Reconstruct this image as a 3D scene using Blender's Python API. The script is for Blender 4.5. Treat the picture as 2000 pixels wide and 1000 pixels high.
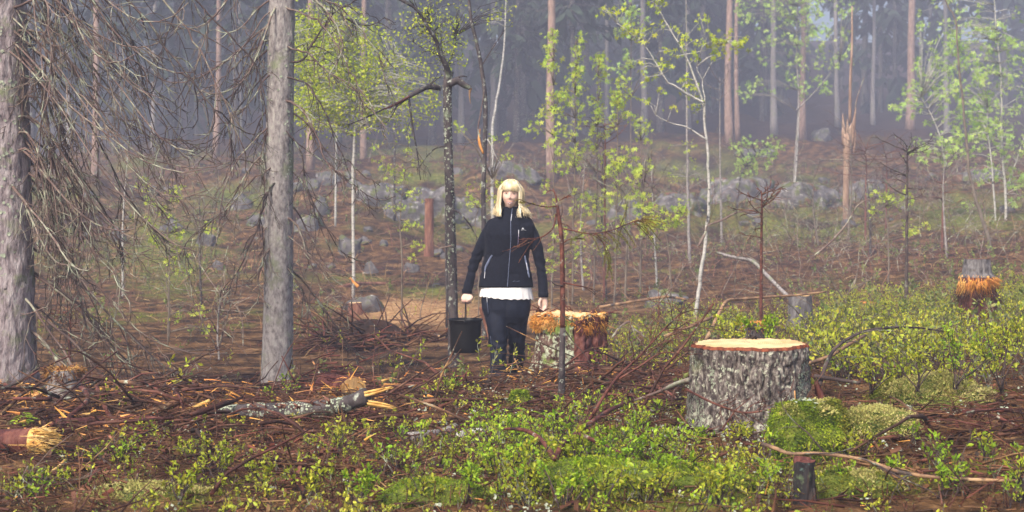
import bpy, math, random
import numpy as np
from mathutils import Vector

for o in list(bpy.data.objects):
    bpy.data.objects.remove(o)
scene = bpy.context.scene
COL = scene.collection
rng = np.random.default_rng(11)
random.seed(5)
PI = math.pi

# ------------------------------------------------------------------ camera
FPX, CX, HY, ZC = 2778.0, 1000.0, 430.0, 1.45      # focal length and horizon in photo pixels, eye height
cam_data = bpy.data.cameras.new('camera')
cam = bpy.data.objects.new('camera', cam_data); COL.objects.link(cam)
cam.location = (0, 0, ZC); cam.rotation_euler = (PI/2, 0, 0)
cam_data.sensor_width = 36.0; cam_data.lens = 36.0*FPX/2000.0
cam_data.shift_y = -(500.0-HY)/2000.0
cam_data.clip_start = 0.1; cam_data.clip_end = 600
cam_data.dof.use_dof = True; cam_data.dof.focus_distance = 8.6; cam_data.dof.aperture_fstop = 5.0
scene.camera = cam

# ------------------------------------------------------------------ world, sun, exposure
SUN_EL, SUN_AZ = math.radians(46), math.radians(212)   # azimuth: sun behind the camera, a little to its left
world = bpy.data.worlds.new('World'); scene.world = world; world.use_nodes = True
wn = world.node_tree.nodes; wl = world.node_tree.links
sky = wn.new('ShaderNodeTexSky'); sky.sky_type = 'NISHITA'; sky.sun_disc = False
sky.sun_elevation = SUN_EL; sky.sun_rotation = SUN_AZ
sky.air_density = 1.0; sky.dust_density = 4.0; sky.ozone_density = 1.0
wn['Background'].inputs['Strength'].default_value = 0.065
wl.new(sky.outputs[0], wn['Background'].inputs['Color'])
sd = bpy.data.lights.new('sun', 'SUN'); sun = bpy.data.objects.new('sun', sd); COL.objects.link(sun)
sd.energy = 1.5; sd.angle = math.radians(11); sd.color = (1.0, 0.90, 0.75)
sdir = Vector((math.sin(SUN_AZ)*math.cos(SUN_EL), math.cos(SUN_AZ)*math.cos(SUN_EL), math.sin(SUN_EL)))
sun.rotation_euler = (-sdir).to_track_quat('-Z', 'Y').to_euler()
vs = scene.view_settings
vs.view_transform = 'Standard'; vs.look = 'None'; vs.gamma = 1.0; vs.use_curve_mapping = False
vs.exposure = 1.85
scene.cycles.max_bounces = 6; scene.cycles.diffuse_bounces = 3; scene.cycles.glossy_bounces = 2
scene.cycles.transparent_max_bounces = 8; scene.cycles.transmission_bounces = 3; scene.cycles.volume_bounces = 0
scene.cycles.use_denoising = True
HAZE_DENSITY = 0.0056

# ------------------------------------------------------------------ numeric helpers
def norm(a):
    return a/np.maximum(np.linalg.norm(a, axis=-1, keepdims=True), 1e-9)

def _hash(i, j, k, s):
    h = (i*374761393 + j*668265263 + k*2147483647 + s*974711) & 0xffffffff
    h = ((h ^ (h >> 13))*1274126177) & 0xffffffff
    h = ((h ^ (h >> 16))*2246822519) & 0xffffffff
    return ((h ^ (h >> 15)) & 0xffffff)/float(0xffffff)

def vnoise(p, s=0):
    """value noise in -1..1 at points p (n,3)"""
    p = np.asarray(p, float); f = np.floor(p); t = p-f; t = t*t*(3-2*t); f = f.astype(np.int64)
    out = 0
    for a in (0, 1):
        for b in (0, 1):
            for c in (0, 1):
                w = (t[:, 0] if a else 1-t[:, 0])*(t[:, 1] if b else 1-t[:, 1])*(t[:, 2] if c else 1-t[:, 2])
                out = out + w*_hash(f[:, 0]+a, f[:, 1]+b, f[:, 2]+c, s)
    return out*2-1

def fbm(p, o=4, s=0):
    p = np.asarray(p, float); a, r = 1.0, 0
    for k in range(o):
        r = r + a*vnoise(p, s+k*17); p = p*2.03+3.1; a *= .5
    return r/1.9

def n2(x, y, sc, s=0, o=3):
    x = np.atleast_1d(np.asarray(x, float)); y = np.atleast_1d(np.asarray(y, float))
    return fbm(np.stack([x*sc, y*sc, np.full_like(x, .37)], -1), o, s)

def smooth(a, b, x):
    t = np.clip((x-a)/(b-a), 0, 1); return t*t*(3-2*t)

# ------------------------------------------------------------------ terrain height
_D = np.array([-30, 0, 2.5, 4, 5.5, 7, 8.5, 10, 11.7, 14, 18, 24, 32, 42, 55, 70, 90, 130, 180, 260.])
_U = np.array([-600, 0, 250, 500, 700, 860, 1000, 1120, 1250, 1500, 1800, 2000, 2600.])
_PY = np.array([   # ground row (photo pixel) at distances 5.5 .. 180 for each column
    [1000, 880, 800, 770, 770, 712, 645, 575, 505, 430, 365, 318, 290, 215, 120],
    [1000, 885, 808, 772, 772, 715, 650, 580, 508, 430, 360, 312, 285, 210, 115],
    [1000, 888, 808, 775, 778, 722, 655, 582, 510, 430, 355, 310, 280, 205, 110],
    [1000, 888, 806, 776, 778, 722, 655, 590, 520, 435, 355, 305, 275, 200, 105],
    [1000, 885, 806, 768, 768, 720, 658, 603, 533, 440, 352, 297, 268, 193, 98],
    [1000, 888, 808, 758, 756, 710, 648, 598, 540, 450, 360, 297, 264, 189, 94],
    [1000, 888, 808, 748, 750, 702, 640, 592, 540, 458, 368, 297, 260, 185, 90],
    [1000, 885, 805, 745, 735, 690, 636, 588, 540, 462, 376, 295, 256, 181, 86],
    [1000, 880, 800, 745, 722, 682, 634, 585, 540, 462, 385, 292, 254, 179, 84],
    [1000, 862, 786, 735, 700, 665, 620, 570, 522, 462, 405, 292, 252, 177, 82],
    [990, 835, 765, 715, 680, 645, 600, 548, 500, 445, 385, 300, 254, 179, 84],
    [985, 815, 742, 692, 655, 618, 572, 530, 488, 440, 380, 305, 258, 183, 88],
    [985, 810, 735, 685, 645, 605, 560, 520, 480, 435, 380, 305, 258, 183, 88]], float)
_PY[:, 8:12] -= np.array([15., 42., 25., 8.])        # the bank steepens behind the clearing
_Z = np.zeros((len(_U), len(_D)))
_Z[:, 4:19] = ZC-(_PY-HY)*_D[4:19][None]/FPX
_Z[:, 19] = _Z[:, 18]+6
_Z[:, 3] = _Z[:, 4]-.12; _Z[:, 2] = _Z[:, 4]-.22; _Z[:, 1] = 0.0; _Z[:, 0] = -.1

def gz(x, y, fine=True):
    x = np.atleast_1d(np.asarray(x, float)); y = np.atleast_1d(np.asarray(y, float))
    u = np.clip(x/np.maximum(y, 2.0)*FPX+CX, -600, 2600)
    a = np.clip(np.searchsorted(_U, u)-1, 0, len(_U)-2); tu = np.clip((u-_U[a])/(_U[a+1]-_U[a]), 0, 1); tu = tu*tu*(3-2*tu)
    b = np.clip(np.searchsorted(_D, y)-1, 0, len(_D)-2); td = np.clip((y-_D[b])/(_D[b+1]-_D[b]), 0, 1)
    z = (_Z[a, b]*(1-tu)+_Z[a+1, b]*tu)*(1-td)+(_Z[a, b+1]*(1-tu)+_Z[a+1, b+1]*tu)*td
    amp = .05+.12*smooth(12, 28, y)+.50*smooth(28, 45, y)
    z = z+amp*n2(x, y, 1.1, 3, 2)*.6+amp*2.0*smooth(15, 40, y)*n2(x, y, .22, 9, 2)
    if fine:
        z = z+.045*n2(x, y, 4.0, 21, 3)*(1+.8*smooth(16, 40, y))
    return z

def gpt(x, y, lift=0.0):
    return np.array([x, y, float(gz(x, y)[0])+lift])

def P(px, py, d):
    """world point of a photo pixel at distance d"""
    return np.array([(px-CX)/FPX*d, d, ZC-(py-HY)/FPX*d])

def G(px, py, dmin=4.6, dmax=120):
    """ground point seen at a photo pixel: march outwards along the sight line"""
    d = dmin*np.exp(np.linspace(0, math.log(dmax/dmin), 900))
    z = gz((px-CX)/FPX*d, d); ray = ZC-(py-HY)/FPX*d
    k = np.nonzero(ray <= z)[0]
    i = k[0] if len(k) else int(np.argmin(ray-z))
    return np.array([(px-CX)/FPX*d[i], d[i], z[i]])

def catmull(pts, k):
    p = np.asarray(pts, float)
    if len(p) < 3:
        t = np.linspace(0, 1, k*(len(p)-1)+1)[:, None]; return p[0]*(1-t)+p[-1]*t
    q = np.vstack([2*p[0]-p[1], p, 2*p[-1]-p[-2]]); out = []
    for i in range(1, len(q)-2):
        for t in np.linspace(0, 1, k, endpoint=False):
            a, b, c, d = q[i-1], q[i], q[i+1], q[i+2]
            out.append(.5*((2*b)+(c-a)*t+(2*a-5*b+4*c-d)*t*t+(3*b-a-3*c+d)*t**3))
    out.append(p[-1]); return np.array(out)

# ------------------------------------------------------------------ mesh collector
class MB:
    def __init__(self):
        self.v = []; self.n = 0; self.f = []
    def add(self, V, F, mi=0):
        V = np.asarray(V, float).reshape(-1, 3); F = np.asarray(F, np.int64)
        self.v.append(V); self.f.append((F+self.n, mi)); self.n += len(V); return self
    def tubes(self, Pt, R, n=4, mi=0, flat=1.0, cap=True):
        """Pt (N,k,3), R (N,k): N tapered tubes of n sides"""
        Pt = np.asarray(Pt, float); R = np.asarray(R, float); N, k, _ = Pt.shape
        if N == 0: return self
        T = np.empty_like(Pt); T[:, 1:-1] = Pt[:, 2:]-Pt[:, :-2]; T[:, 0] = Pt[:, 1]-Pt[:, 0]; T[:, -1] = Pt[:, -1]-Pt[:, -2]
        T = norm(T); mt = np.abs(norm(T.mean(1)))
        ref = np.eye(3)[np.argmin(mt, 1)][:, None, :]
        A = norm(np.cross(T, np.broadcast_to(ref, T.shape))); B = np.cross(T, A)
        ang = np.arange(n)/n*2*PI
        V = Pt[:, :, None, :]+R[:, :, None, None]*(np.cos(ang)[None, None, :, None]*A[:, :, None, :]+flat*np.sin(ang)[None, None, :, None]*B[:, :, None, :])
        i = np.arange(k-1)[:, None]*n; j = np.arange(n)[None]; j2 = (j+1) % n
        q = np.stack([i+j, i+j2, i+n+j2, i+n+j], -1).reshape(-1, 4)
        off = (np.arange(N)*k*n)[:, None, None]
        base = self.n
        self.add(V.reshape(-1, 3), (q[None]+off).reshape(-1, 4), mi)
        if cap and n >= 3:
            c0 = (np.arange(n)[::-1][None]+off[:, :, 0]); c1 = (np.arange(n)[None]+(k-1)*n+off[:, :, 0])
            self.f.append((np.vstack([c0, c1])+base, mi))
        return self
    def tube(self, pts, rad, n=8, mi=0, k=4, flat=1.0, sm=True):
        pts = np.asarray(pts, float); rad = np.asarray(rad, float)
        if rad.ndim == 0: rad = np.full(len(pts), float(rad))
        if sm and len(pts) > 1:
            c = catmull(pts, k); t = np.linspace(0, len(pts)-1, len(c)); r = np.interp(t, np.arange(len(pts)), rad)
        else: c, r = pts, rad
        return self.tubes(c[None], r[None], n, mi, flat)
    def loft(self, rings, mi=0, cap=True):
        R = np.asarray(rings, float); k, n, _ = R.shape
        i = np.arange(k-1)[:, None]*n; j = np.arange(n)[None]; j2 = (j+1) % n
        q = np.stack([i+j, i+j2, i+n+j2, i+n+j], -1).reshape(-1, 4); b = self.n
        self.add(R.reshape(-1, 3), q, mi)
        if cap:
            self.f.append((np.array([np.arange(n)[::-1]])+b, mi)); self.f.append((np.array([np.arange(n)+(k-1)*n])+b, mi))
        return self
    def inst(self, tmpl, Mx, T):
        """copies of a template (list of (V,F,mi)) with matrices Mx (N,3,3) and offsets T (N,3)"""
        N = len(T)
        if N == 0: return self
        for V, F, mi in tmpl:
            W = np.einsum('nij,vj->nvi', Mx, V)+T[:, None, :]
            self.add(W.reshape(-1, 3), (F[None]+(np.arange(N)*len(V))[:, None, None]).reshape(-1, F.shape[1]), mi)
        return self
    def arrays(self):
        return np.vstack(self.v), self.f
    def build(self, name, mats, parent=None, smooth_shade=True, kind=None, origin=None):
        V = np.vstack(self.v)
        og = np.array(origin if origin is not None else (root_origin(parent) if parent is not None else (0, 0, 0)), float)
        me = bpy.data.meshes.new(name); V = (V-og).astype(np.float32)
        me.vertices.add(len(V)); me.vertices.foreach_set('co', V.ravel())
        li = np.concatenate([F.ravel() for F, _ in self.f]); tot = np.concatenate([np.full(len(F), F.shape[1]) for F, _ in self.f])
        mi = np.concatenate([np.full(len(F), m) for F, m in self.f])
        me.loops.add(len(li)); me.loops.foreach_set('vertex_index', li.astype(np.int32))
        me.polygons.add(len(tot)); st = np.concatenate([[0], np.cumsum(tot)[:-1]])
        me.polygons.foreach_set('loop_start', st.astype(np.int32))
        me.polygons.foreach_set('material_index', mi.astype(np.int32))
        me.polygons.foreach_set('use_smooth', np.full(len(tot), bool(smooth_shade)))
        for m in (mats if isinstance(mats, (list, tuple)) else [mats]): me.materials.append(m)
        me.update(calc_edges=True)
        o = bpy.data.objects.new(name, me); COL.objects.link(o)
        if parent is not None: o.parent = parent
        else: o.location = og
        if kind: o['kind'] = kind
        return o

_ORG = {}
def root_origin(o):
    while o.parent is not None: o = o.parent
    return _ORG.get(o.name, (0, 0, 0))

def thing(name, label, cat, loc, group=None):
    o = bpy.data.objects.new(name, None); COL.objects.link(o); o.location = tuple(float(c) for c in loc)
    o.empty_display_size = .1
    _ORG[o.name] = tuple(float(c) for c in loc)
    return tag(o, label, cat, group)

def tag(o, label, cat, group=None):
    o['label'] = label; o['category'] = cat
    if group: o['group'] = group
    return o

def single(mb, name, mats, label, cat, loc, group=None, smooth_shade=True):
    return tag(mb.build(name, mats, None, smooth_shade, origin=loc), label, cat, group)

def copy_thing(src, loc, label, group, rz=0.0, sc=1.0):
    r = src.copy(); COL.objects.link(r); r.location = tuple(float(c) for c in loc); r.rotation_euler = (0, 0, rz); r.scale = (sc,)*3
    r['label'] = label; r['group'] = group
    for c in src.children:
        d = c.copy(); COL.objects.link(d); d.parent = r
        for g in c.children:
            e = g.copy(); COL.objects.link(e); e.parent = d
    return r

def grow(P0, D0, L, k, droop=0.0, wob=.15, curl=0.0, r=None):
    """N wandering polylines of k points"""
    r = r or rng
    P0 = np.asarray(P0, float); D = norm(np.asarray(D0, float)); N = len(P0); L = np.broadcast_to(np.asarray(L, float), (N,))
    out = np.empty((N, k, 3)); out[:, 0] = P0; p = P0.copy(); st = (L/(k-1))[:, None]
    dr = np.broadcast_to(np.asarray(droop, float), (N,))[:, None]
    for i in range(1, k):
        D = norm(D+wob*r.normal(size=(N, 3))+np.array([0, 0, -1.0])*dr/(k-1)+np.array([0, 0, 1.0])*curl*(i/(k-1))**2)
        p = p+D*st; out[:, i] = p
    return out

def taper(N, k, r0, r1, pw=1.0):
    r0 = np.broadcast_to(np.asarray(r0, float), (N,))[:, None]; r1 = np.broadcast_to(np.asarray(r1, float), (N,))[:, None]
    t = np.linspace(0, 1, k)[None]**pw
    return r0*(1-t)+r1*t

def at_t(Pl, idx, t):
    """points and tangents on polylines Pl[idx] at parameters t"""
    k = Pl.shape[1]; s = t*(k-1); i = np.clip(s.astype(int), 0, k-2); f = (s-i)[:, None]
    a = Pl[idx, i]; b = Pl[idx, i+1]
    return a*(1-f)+b*f, norm(b-a)

def rotz(a):
    c, s = np.cos(a), np.sin(a); M = np.zeros((len(a), 3, 3)); M[:, 0, 0] = c; M[:, 0, 1] = -s; M[:, 1, 0] = s; M[:, 1, 1] = c; M[:, 2, 2] = 1
    return M

def rand_rot(N, tilt=.4, scale=(.8, 1.2), r=None):
    r = r or rng
    az = r.uniform(0, 2*PI, N); M = rotz(az)
    tx = r.normal(0, tilt, N); c, s = np.cos(tx), np.sin(tx)
    X = np.zeros((N, 3, 3)); X[:, 0, 0] = 1; X[:, 1, 1] = c; X[:, 1, 2] = -s; X[:, 2, 1] = s; X[:, 2, 2] = c
    return np.einsum('nij,njk->nik', X, M)*r.uniform(*scale, N)[:, None, None]

def frames(z, spin, scale):
    """matrices whose x axis runs along z-argument directions (leaf axes)"""
    z = norm(z); ref = np.where(np.abs(z[:, 2:3]) < .9, np.array([[0, 0, 1.0]]), np.array([[1.0, 0, 0]]))
    a = norm(np.cross(ref, z)); b = np.cross(z, a)
    c, s = np.cos(spin)[:, None], np.sin(spin)[:, None]
    u = a*c+b*s; w = np.cross(z, u)
    return np.stack([z, u, w], -1)*np.asarray(scale)[:, None, None]

def remesh(mb, voxel, sm=2):
    o = mb.build('remesh_source', [], None)
    m = o.modifiers.new('r', 'REMESH'); m.mode = 'VOXEL'; m.voxel_size = voxel
    if sm:
        s = o.modifiers.new('s', 'SMOOTH'); s.iterations = sm; s.factor = .5
    dg = bpy.context.evaluated_depsgraph_get(); dg.update()
    me = bpy.data.meshes.new_from_object(o.evaluated_get(dg))
    V = np.empty(len(me.vertices)*3, np.float32); me.vertices.foreach_get('co', V); V = V.reshape(-1, 3).astype(float)
    N = np.empty(len(me.vertices)*3, np.float32); me.vertices.foreach_get('normal', N); N = N.reshape(-1, 3).astype(float)
    lt = np.empty(len(me.polygons), np.int32); me.polygons.foreach_get('loop_total', lt)
    li = np.empty(len(me.loops), np.int32); me.loops.foreach_get('vertex_index', li)
    st = np.concatenate([[0], np.cumsum(lt)[:-1]])
    F = {}
    for n in np.unique(lt):
        s0 = st[lt == n]; F[int(n)] = li[s0[:, None]+np.arange(n)[None]]
    bpy.data.meshes.remove(me); od = o.data; bpy.data.objects.remove(o); bpy.data.meshes.remove(od)
    return V, N, F

# ------------------------------------------------------------------ materials
def material(name, ramp, scale=6.0, stretch=(1, 1, 1), detail=5, rough=.8, bump=.35, bscale=None, bdist=.01, island=0.0, hue=0.0,
             objrand=0.0, transl=0.0, spots=(), spec=.3, sheen=0.0):
    m = bpy.data.materials.new(name); m.use_nodes = True; nt = m.node_tree; N = nt.nodes; L = nt.links
    b = N['Principled BSDF']; out = N['Material Output']
    tc = N.new('ShaderNodeTexCoord'); mp = N.new('ShaderNodeMapping'); mp.inputs['Scale'].default_value = stretch
    L.new(tc.outputs['Object'], mp.inputs['Vector'])
    nz = N.new('ShaderNodeTexNoise'); nz.inputs['Scale'].default_value = scale; nz.inputs['Detail'].default_value = detail; nz.inputs['Roughness'].default_value = .6
    L.new(mp.outputs[0], nz.inputs['Vector'])
    cr = N.new('ShaderNodeValToRGB'); L.new(nz.outputs['Fac'], cr.inputs['Fac'])
    e = cr.color_ramp.elements
    while len(e) > 1: e.remove(e[-1])
    e[0].position = ramp[0][0]; e[0].color = (*ramp[0][1], 1)
    for p, c in ramp[1:]:
        x = e.new(p); x.color = (*c, 1)
    col = cr.outputs[0]
    for (c, sc, lo, hi) in spots:
        n3 = N.new('ShaderNodeTexNoise'); n3.inputs['Scale'].default_value = sc; n3.inputs['Detail'].default_value = 4; n3.inputs['Roughness'].default_value = .65
        L.new(tc.outputs['Object'], n3.inputs['Vector'])
        mr = N.new('ShaderNodeMapRange'); mr.inputs['From Min'].default_value = lo; mr.inputs['From Max'].default_value = hi
        L.new(n3.outputs['Fac'], mr.inputs['Value'])
        mx = N.new('ShaderNodeMix'); mx.data_type = 'RGBA'; L.new(mr.outputs[0], mx.inputs[0]); L.new(col, mx.inputs[6]); mx.inputs[7].default_value = (*c, 1)
        col = mx.outputs[2]
    if island or hue or objrand:
        hs = N.new('ShaderNodeHueSaturation')
        if objrand:
            src = N.new('ShaderNodeObjectInfo').outputs['Random']; amt = objrand
        else:
            src = N.new('ShaderNodeNewGeometry').outputs['Random Per Island']; amt = island
        mv = N.new('ShaderNodeMapRange'); mv.inputs['To Min'].default_value = 1-amt; mv.inputs['To Max'].default_value = 1+amt
        L.new(src, mv.inputs['Value']); L.new(mv.outputs[0], hs.inputs['Value'])
        if hue:
            ma = N.new('ShaderNodeMath'); ma.operation = 'MULTIPLY'; ma.inputs[1].default_value = 7.13; L.new(src, ma.inputs[0])
            fr = N.new('ShaderNodeMath'); fr.operation = 'FRACT'; L.new(ma.outputs[0], fr.inputs[0])
            mh = N.new('ShaderNodeMapRange'); mh.inputs['To Min'].default_value = .5-hue; mh.inputs['To Max'].default_value = .5+hue
            L.new(fr.outputs[0], mh.inputs['Value']); L.new(mh.outputs[0], hs.inputs['Hue'])
        L.new(col, hs.inputs['Color']); col = hs.outputs[0]
    L.new(col, b.inputs['Base Color']); b.inputs['Roughness'].default_value = rough
    b.inputs['Specular IOR Level'].default_value = spec
    if sheen:
        b.inputs['Sheen Weight'].default_value = sheen
    if bump:
        n4 = N.new('ShaderNodeTexNoise'); n4.inputs['Scale'].default_value = bscale or scale*3; n4.inputs['Detail'].default_value = 5
        L.new(mp.outputs[0], n4.inputs['Vector'])
        bp = N.new('ShaderNodeBump'); bp.inputs['Strength'].default_value = bump; bp.inputs['Distance'].default_value = bdist
        L.new(n4.outputs['Fac'], bp.inputs['Height']); L.new(bp.outputs[0], b.inputs['Normal'])
    if transl:
        tr = N.new('ShaderNodeBsdfTranslucent'); L.new(col, tr.inputs['Color'])
        ms = N.new('ShaderNodeMixShader'); ms.inputs[0].default_value = transl
        L.new(b.outputs[0], ms.inputs[1]); L.new(tr.outputs[0], ms.inputs[2]); L.new(ms.outputs[0], out.inputs['Surface'])
    return m

LICH = (.36, .40, .30); PALE = (.46, .48, .42)
mat = {}
mat['spruce_bark'] = material('spruce_bark', [(.3, (.06, .045, .05)), (.45, (.25, .205, .215)), (.62, (.38, .335, .345)), (.8, (.50, .47, .46))], 26, (1, 1, .35), 8, .9, .9, 45, .02,
                              spots=[((.20, .22, .13), 5, .54, .68), ((.42, .46, .36), 30, .64, .72), ((.05, .04, .04), 13, .66, .74)])
mat['grey_bark'] = material('grey_bark', [(.3, (.12, .105, .105)), (.5, (.30, .27, .265)), (.7, (.43, .41, .38))], 34, (1, 1, .5), 8, .9, .7, 60, .012,
                            spots=[((.23, .25, .16), 4, .54, .68), ((.05, .045, .045), 22, .66, .74)])
mat['dead_twig'] = material('dead_twig', [(.3, (.065, .042, .036)), (.5, (.17, .12, .10)), (.7, (.30, .25, .20))], 3.5, bump=.3, island=.4, hue=.02,
                            spots=[((.34, .37, .27), 7, .51, .64)])
mat['dark_twig'] = material('dark_twig', [(.35, (.028, .02, .022)), (.6, (.095, .065, .058))], 14, bump=.8, bscale=60, bdist=.005, island=.3, spots=[((.26, .30, .22), 9, .54, .66)])
mat['red_twig'] = material('red_twig', [(.3, (.022, .010, .008)), (.48, (.095, .034, .021)), (.6, (.17, .068, .040)), (.74, (.30, .16, .10))], 16, detail=8, bump=.9, bscale=70, bdist=.006, island=.3, hue=.015, rough=.6, spots=[((.32, .33, .26), 17, .60, .68), ((.03, .016, .016), 9, .56, .66)])
mat['slash'] = material('slash', [(.3, (.015, .007, .005)), (.48, (.072, .027, .014)), (.6, (.16, .068, .032)), (.7, (.27, .15, .075)), (.84, (.48, .31, .15))], 2.6, bump=0, island=.55, hue=.025, rough=.65)
mat['slash_bark'] = material('slash_bark', [(.3, (.014, .007, .006)), (.46, (.055, .022, .014)), (.58, (.125, .050, .030)), (.68, (.20, .11, .065)), (.8, (.34, .26, .19))], 5, detail=8, bump=.9, bscale=60, bdist=.005, island=.5, hue=.02, rough=.7, spots=[((.36, .38, .30), 13, .62, .70), ((.42, .22, .08), 3, .66, .70)])
mat['snag_wood'] = material('snag_wood', [(.3, (.17, .10, .075)), (.5, (.34, .22, .155)), (.7, (.48, .35, .26))], 10, (1, 1, .2), 7, .8, .8, 24, .02)
mat['litter_fine'] = material('litter_fine', [(.3, (.028, .011, .006)), (.48, (.11, .045, .020)), (.6, (.21, .105, .042)), (.76, (.42, .29, .12))], 1.1, bump=0, island=.5, hue=.025, rough=.8)
mat['straw'] = material('straw', [(.3, (.17, .10, .05)), (.5, (.33, .19, .09)), (.7, (.46, .33, .17))], 1.2, bump=0, island=.35, hue=.02)
mat['heath'] = material('heath', [(.3, (.07, .03, .02)), (.5, (.17, .08, .05)), (.7, (.30, .18, .10))], .7, bump=0, island=.45, hue=.025)
mat['pine_bark'] = material('pine_bark', [(.3, (.17, .105, .082)), (.5, (.33, .22, .175)), (.7, (.44, .32, .26))], 9, (1, 1, .4), 7, .85, .6, 20, .03, spots=[((.25, .2, .18), 3, .56, .7)])
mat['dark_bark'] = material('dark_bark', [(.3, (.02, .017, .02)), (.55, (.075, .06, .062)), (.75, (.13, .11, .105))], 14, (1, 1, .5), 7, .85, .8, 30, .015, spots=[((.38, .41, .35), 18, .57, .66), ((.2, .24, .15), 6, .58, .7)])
mat['birch_bark'] = material('birch_bark', [(.3, (.20, .19, .18)), (.45, (.44, .43, .40)), (.7, (.60, .58, .54))], 8, (1, 1, 3), 6, .8, .3, spots=[((.04, .035, .035), 9, .60, .66), ((.25, .29, .2), 4, .55, .7)])
mat['red_wood'] = material('red_wood', [(.3, (.10, .042, .03)), (.5, (.23, .10, .068)), (.7, (.38, .21, .14))], 10, (1, 1, .25), 6, .8, .7, 24, .02)
mat['orange_fibre'] = material('orange_fibre', [(.3, (.42, .15, .025)), (.5, (.66, .30, .06)), (.7, (.82, .50, .17))], 9, bump=.3, island=.35, hue=.015, rough=.6)
mat['yellow_wood'] = material('yellow_wood', [(.3, (.42, .20, .04)), (.5, (.70, .44, .13)), (.7, (.86, .66, .32))], 10, (1, 3, 3), 5, .6, .4, 40, .006, island=.15)
mat['chip'] = material('chip', [(.3, (.50, .22, .06)), (.5, (.74, .44, .17)), (.7, (.85, .63, .34))], 6, bump=.2, objrand=.3, rough=.65)
mat['tan_wood'] = material('tan_wood', [(.3, (.07, .045, .035)), (.46, (.22, .13, .08)), (.58, (.38, .23, .12)), (.72, (.55, .38, .22))], 9, detail=8, bump=.8, bscale=60, bdist=.005, rough=.7, spots=[((.06, .045, .04), 5, .55, .62)])
mat['blue_leaf'] = material('blue_leaf', [(.3, (.20, .24, .015)), (.5, (.43, .47, .03)), (.7, (.64, .62, .08))], 1.3, bump=0, island=.35, hue=.03, transl=.35, rough=.5, spec=.4)
mat['green_leaf'] = material('green_leaf', [(.3, (.14, .24, .012)), (.5, (.32, .47, .025)), (.7, (.48, .60, .05))], 1.5, bump=0, island=.35, hue=.025, transl=.35, rough=.5)
mat['dull_leaf'] = material('dull_leaf', [(.3, (.10, .13, .03)), (.5, (.20, .24, .06)), (.7, (.30, .30, .10))], 1.5, bump=0, island=.4, hue=.04, transl=.25, rough=.55)
mat['birch_leaf'] = material('birch_leaf', [(.3, (.36, .46, .015)), (.5, (.52, .62, .03)), (.7, (.66, .70, .07))], 2, bump=0, island=.3, hue=.02, transl=.4, rough=.5)
mat['maple_leaf'] = material('maple_leaf', [(.3, (.36, .48, .04)), (.5, (.52, .66, .075)), (.7, (.66, .74, .13))], 1.2, bump=0, island=.25, hue=.025, transl=.4, rough=.5)
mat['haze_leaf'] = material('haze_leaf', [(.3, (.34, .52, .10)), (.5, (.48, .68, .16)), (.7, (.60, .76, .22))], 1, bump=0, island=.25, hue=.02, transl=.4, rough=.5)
mat['needle'] = material('needle', [(.3, (.05, .075, .012)), (.5, (.14, .18, .025)), (.7, (.28, .29, .05))], 2, bump=0, island=.4, hue=.03, rough=.6)
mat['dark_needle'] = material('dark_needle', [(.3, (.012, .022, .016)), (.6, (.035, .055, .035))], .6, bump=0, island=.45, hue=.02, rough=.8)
mat['moss'] = material('moss', [(.3, (.05, .065, .006)), (.5, (.17, .185, .014)), (.7, (.38, .35, .045))], 6, bump=0, island=.4, hue=.03, rough=.85, transl=.15)
mat['moss_pale'] = material('moss_pale', [(.3, (.25, .24, .06)), (.5, (.44, .41, .13)), (.7, (.56, .48, .22))], 5, bump=0, island=.3, hue=.03, rough=.85, transl=.15)
mat['moss_base'] = material('moss_base', [(.3, (.03, .05, .01)), (.5, (.09, .12, .015)), (.7, (.2, .21, .04))], 14, bump=.9, bscale=70, bdist=.01, rough=.95)
mat['rock'] = material('rock', [(.3, (.04, .037, .04)), (.5, (.12, .11, .113)), (.7, (.29, .27, .265))], 3.2, detail=9, bump=.8, bscale=9, bdist=.05, rough=.85,
                       spots=[((.10, .12, .03), 1.9, .49, .57), ((.5, .5, .47), 6, .60, .70), ((.16, .07, .04), 1.1, .54, .62)])
mat['lichen'] = material('lichen', [(.3, (.22, .27, .19)), (.6, (.44, .48, .37))], 8, bump=0, island=.2, rough=.9)
mat['soil'] = material('soil', [(.3, (.010, .006, .005)), (.6, (.045, .022, .016))], 9, bump=.8, rough=.95)
# ================================================================== SETTING
def blobs(px, py, lst):
    r = np.zeros_like(px, dtype=float)
    for (cx, cy, rx, ry, w) in lst:
        r = np.maximum(r, w*np.exp(-(((px-cx)/rx)**2+((py-cy)/ry)**2)))
    return r

MOSS_Z = [(480, 380, 130, 40, .8), (820, 350, 150, 30, .7), (1200, 400, 120, 50, .7), (1620, 440, 160, 40, .7), (1900, 420, 160, 60, .8), (1350, 330, 150, 30, .8), (230, 620, 160, 30, .6), (1250, 930, 330, 75, 1.0), (1150, 860, 120, 40, .7), (1590, 850, 110, 60, 1), (1850, 775, 160, 30, .9), (1800, 930, 250, 60, .6), (300, 960, 420, 50, .65),
          (700, 950, 160, 50, .6), (980, 800, 80, 30, .6), (860, 870, 90, 30, .5), (1330, 790, 80, 40, .6), (330, 500, 160, 130, .75), (120, 400, 150, 80, .6), (520, 620, 120, 40, .45),
          (1250, 640, 90, 30, .6), (1500, 440, 330, 50, .65), (830, 570, 90, 16, .7), (1800, 620, 300, 60, .6), (1480, 320, 240, 30, .45), (420, 300, 300, 25, .5), (60, 640, 100, 50, .5), (640, 600, 60, 20, .5)]
PALE_Z = [(820, 610, 190, 34, 1.0), (1050, 620, 150, 30, .8), (330, 965, 260, 30, .5), (1730, 840, 120, 50, .75), (1250, 600, 120, 30, .5), (650, 480, 140, 60, .35), (1480, 300, 250, 20, .4)]
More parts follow.
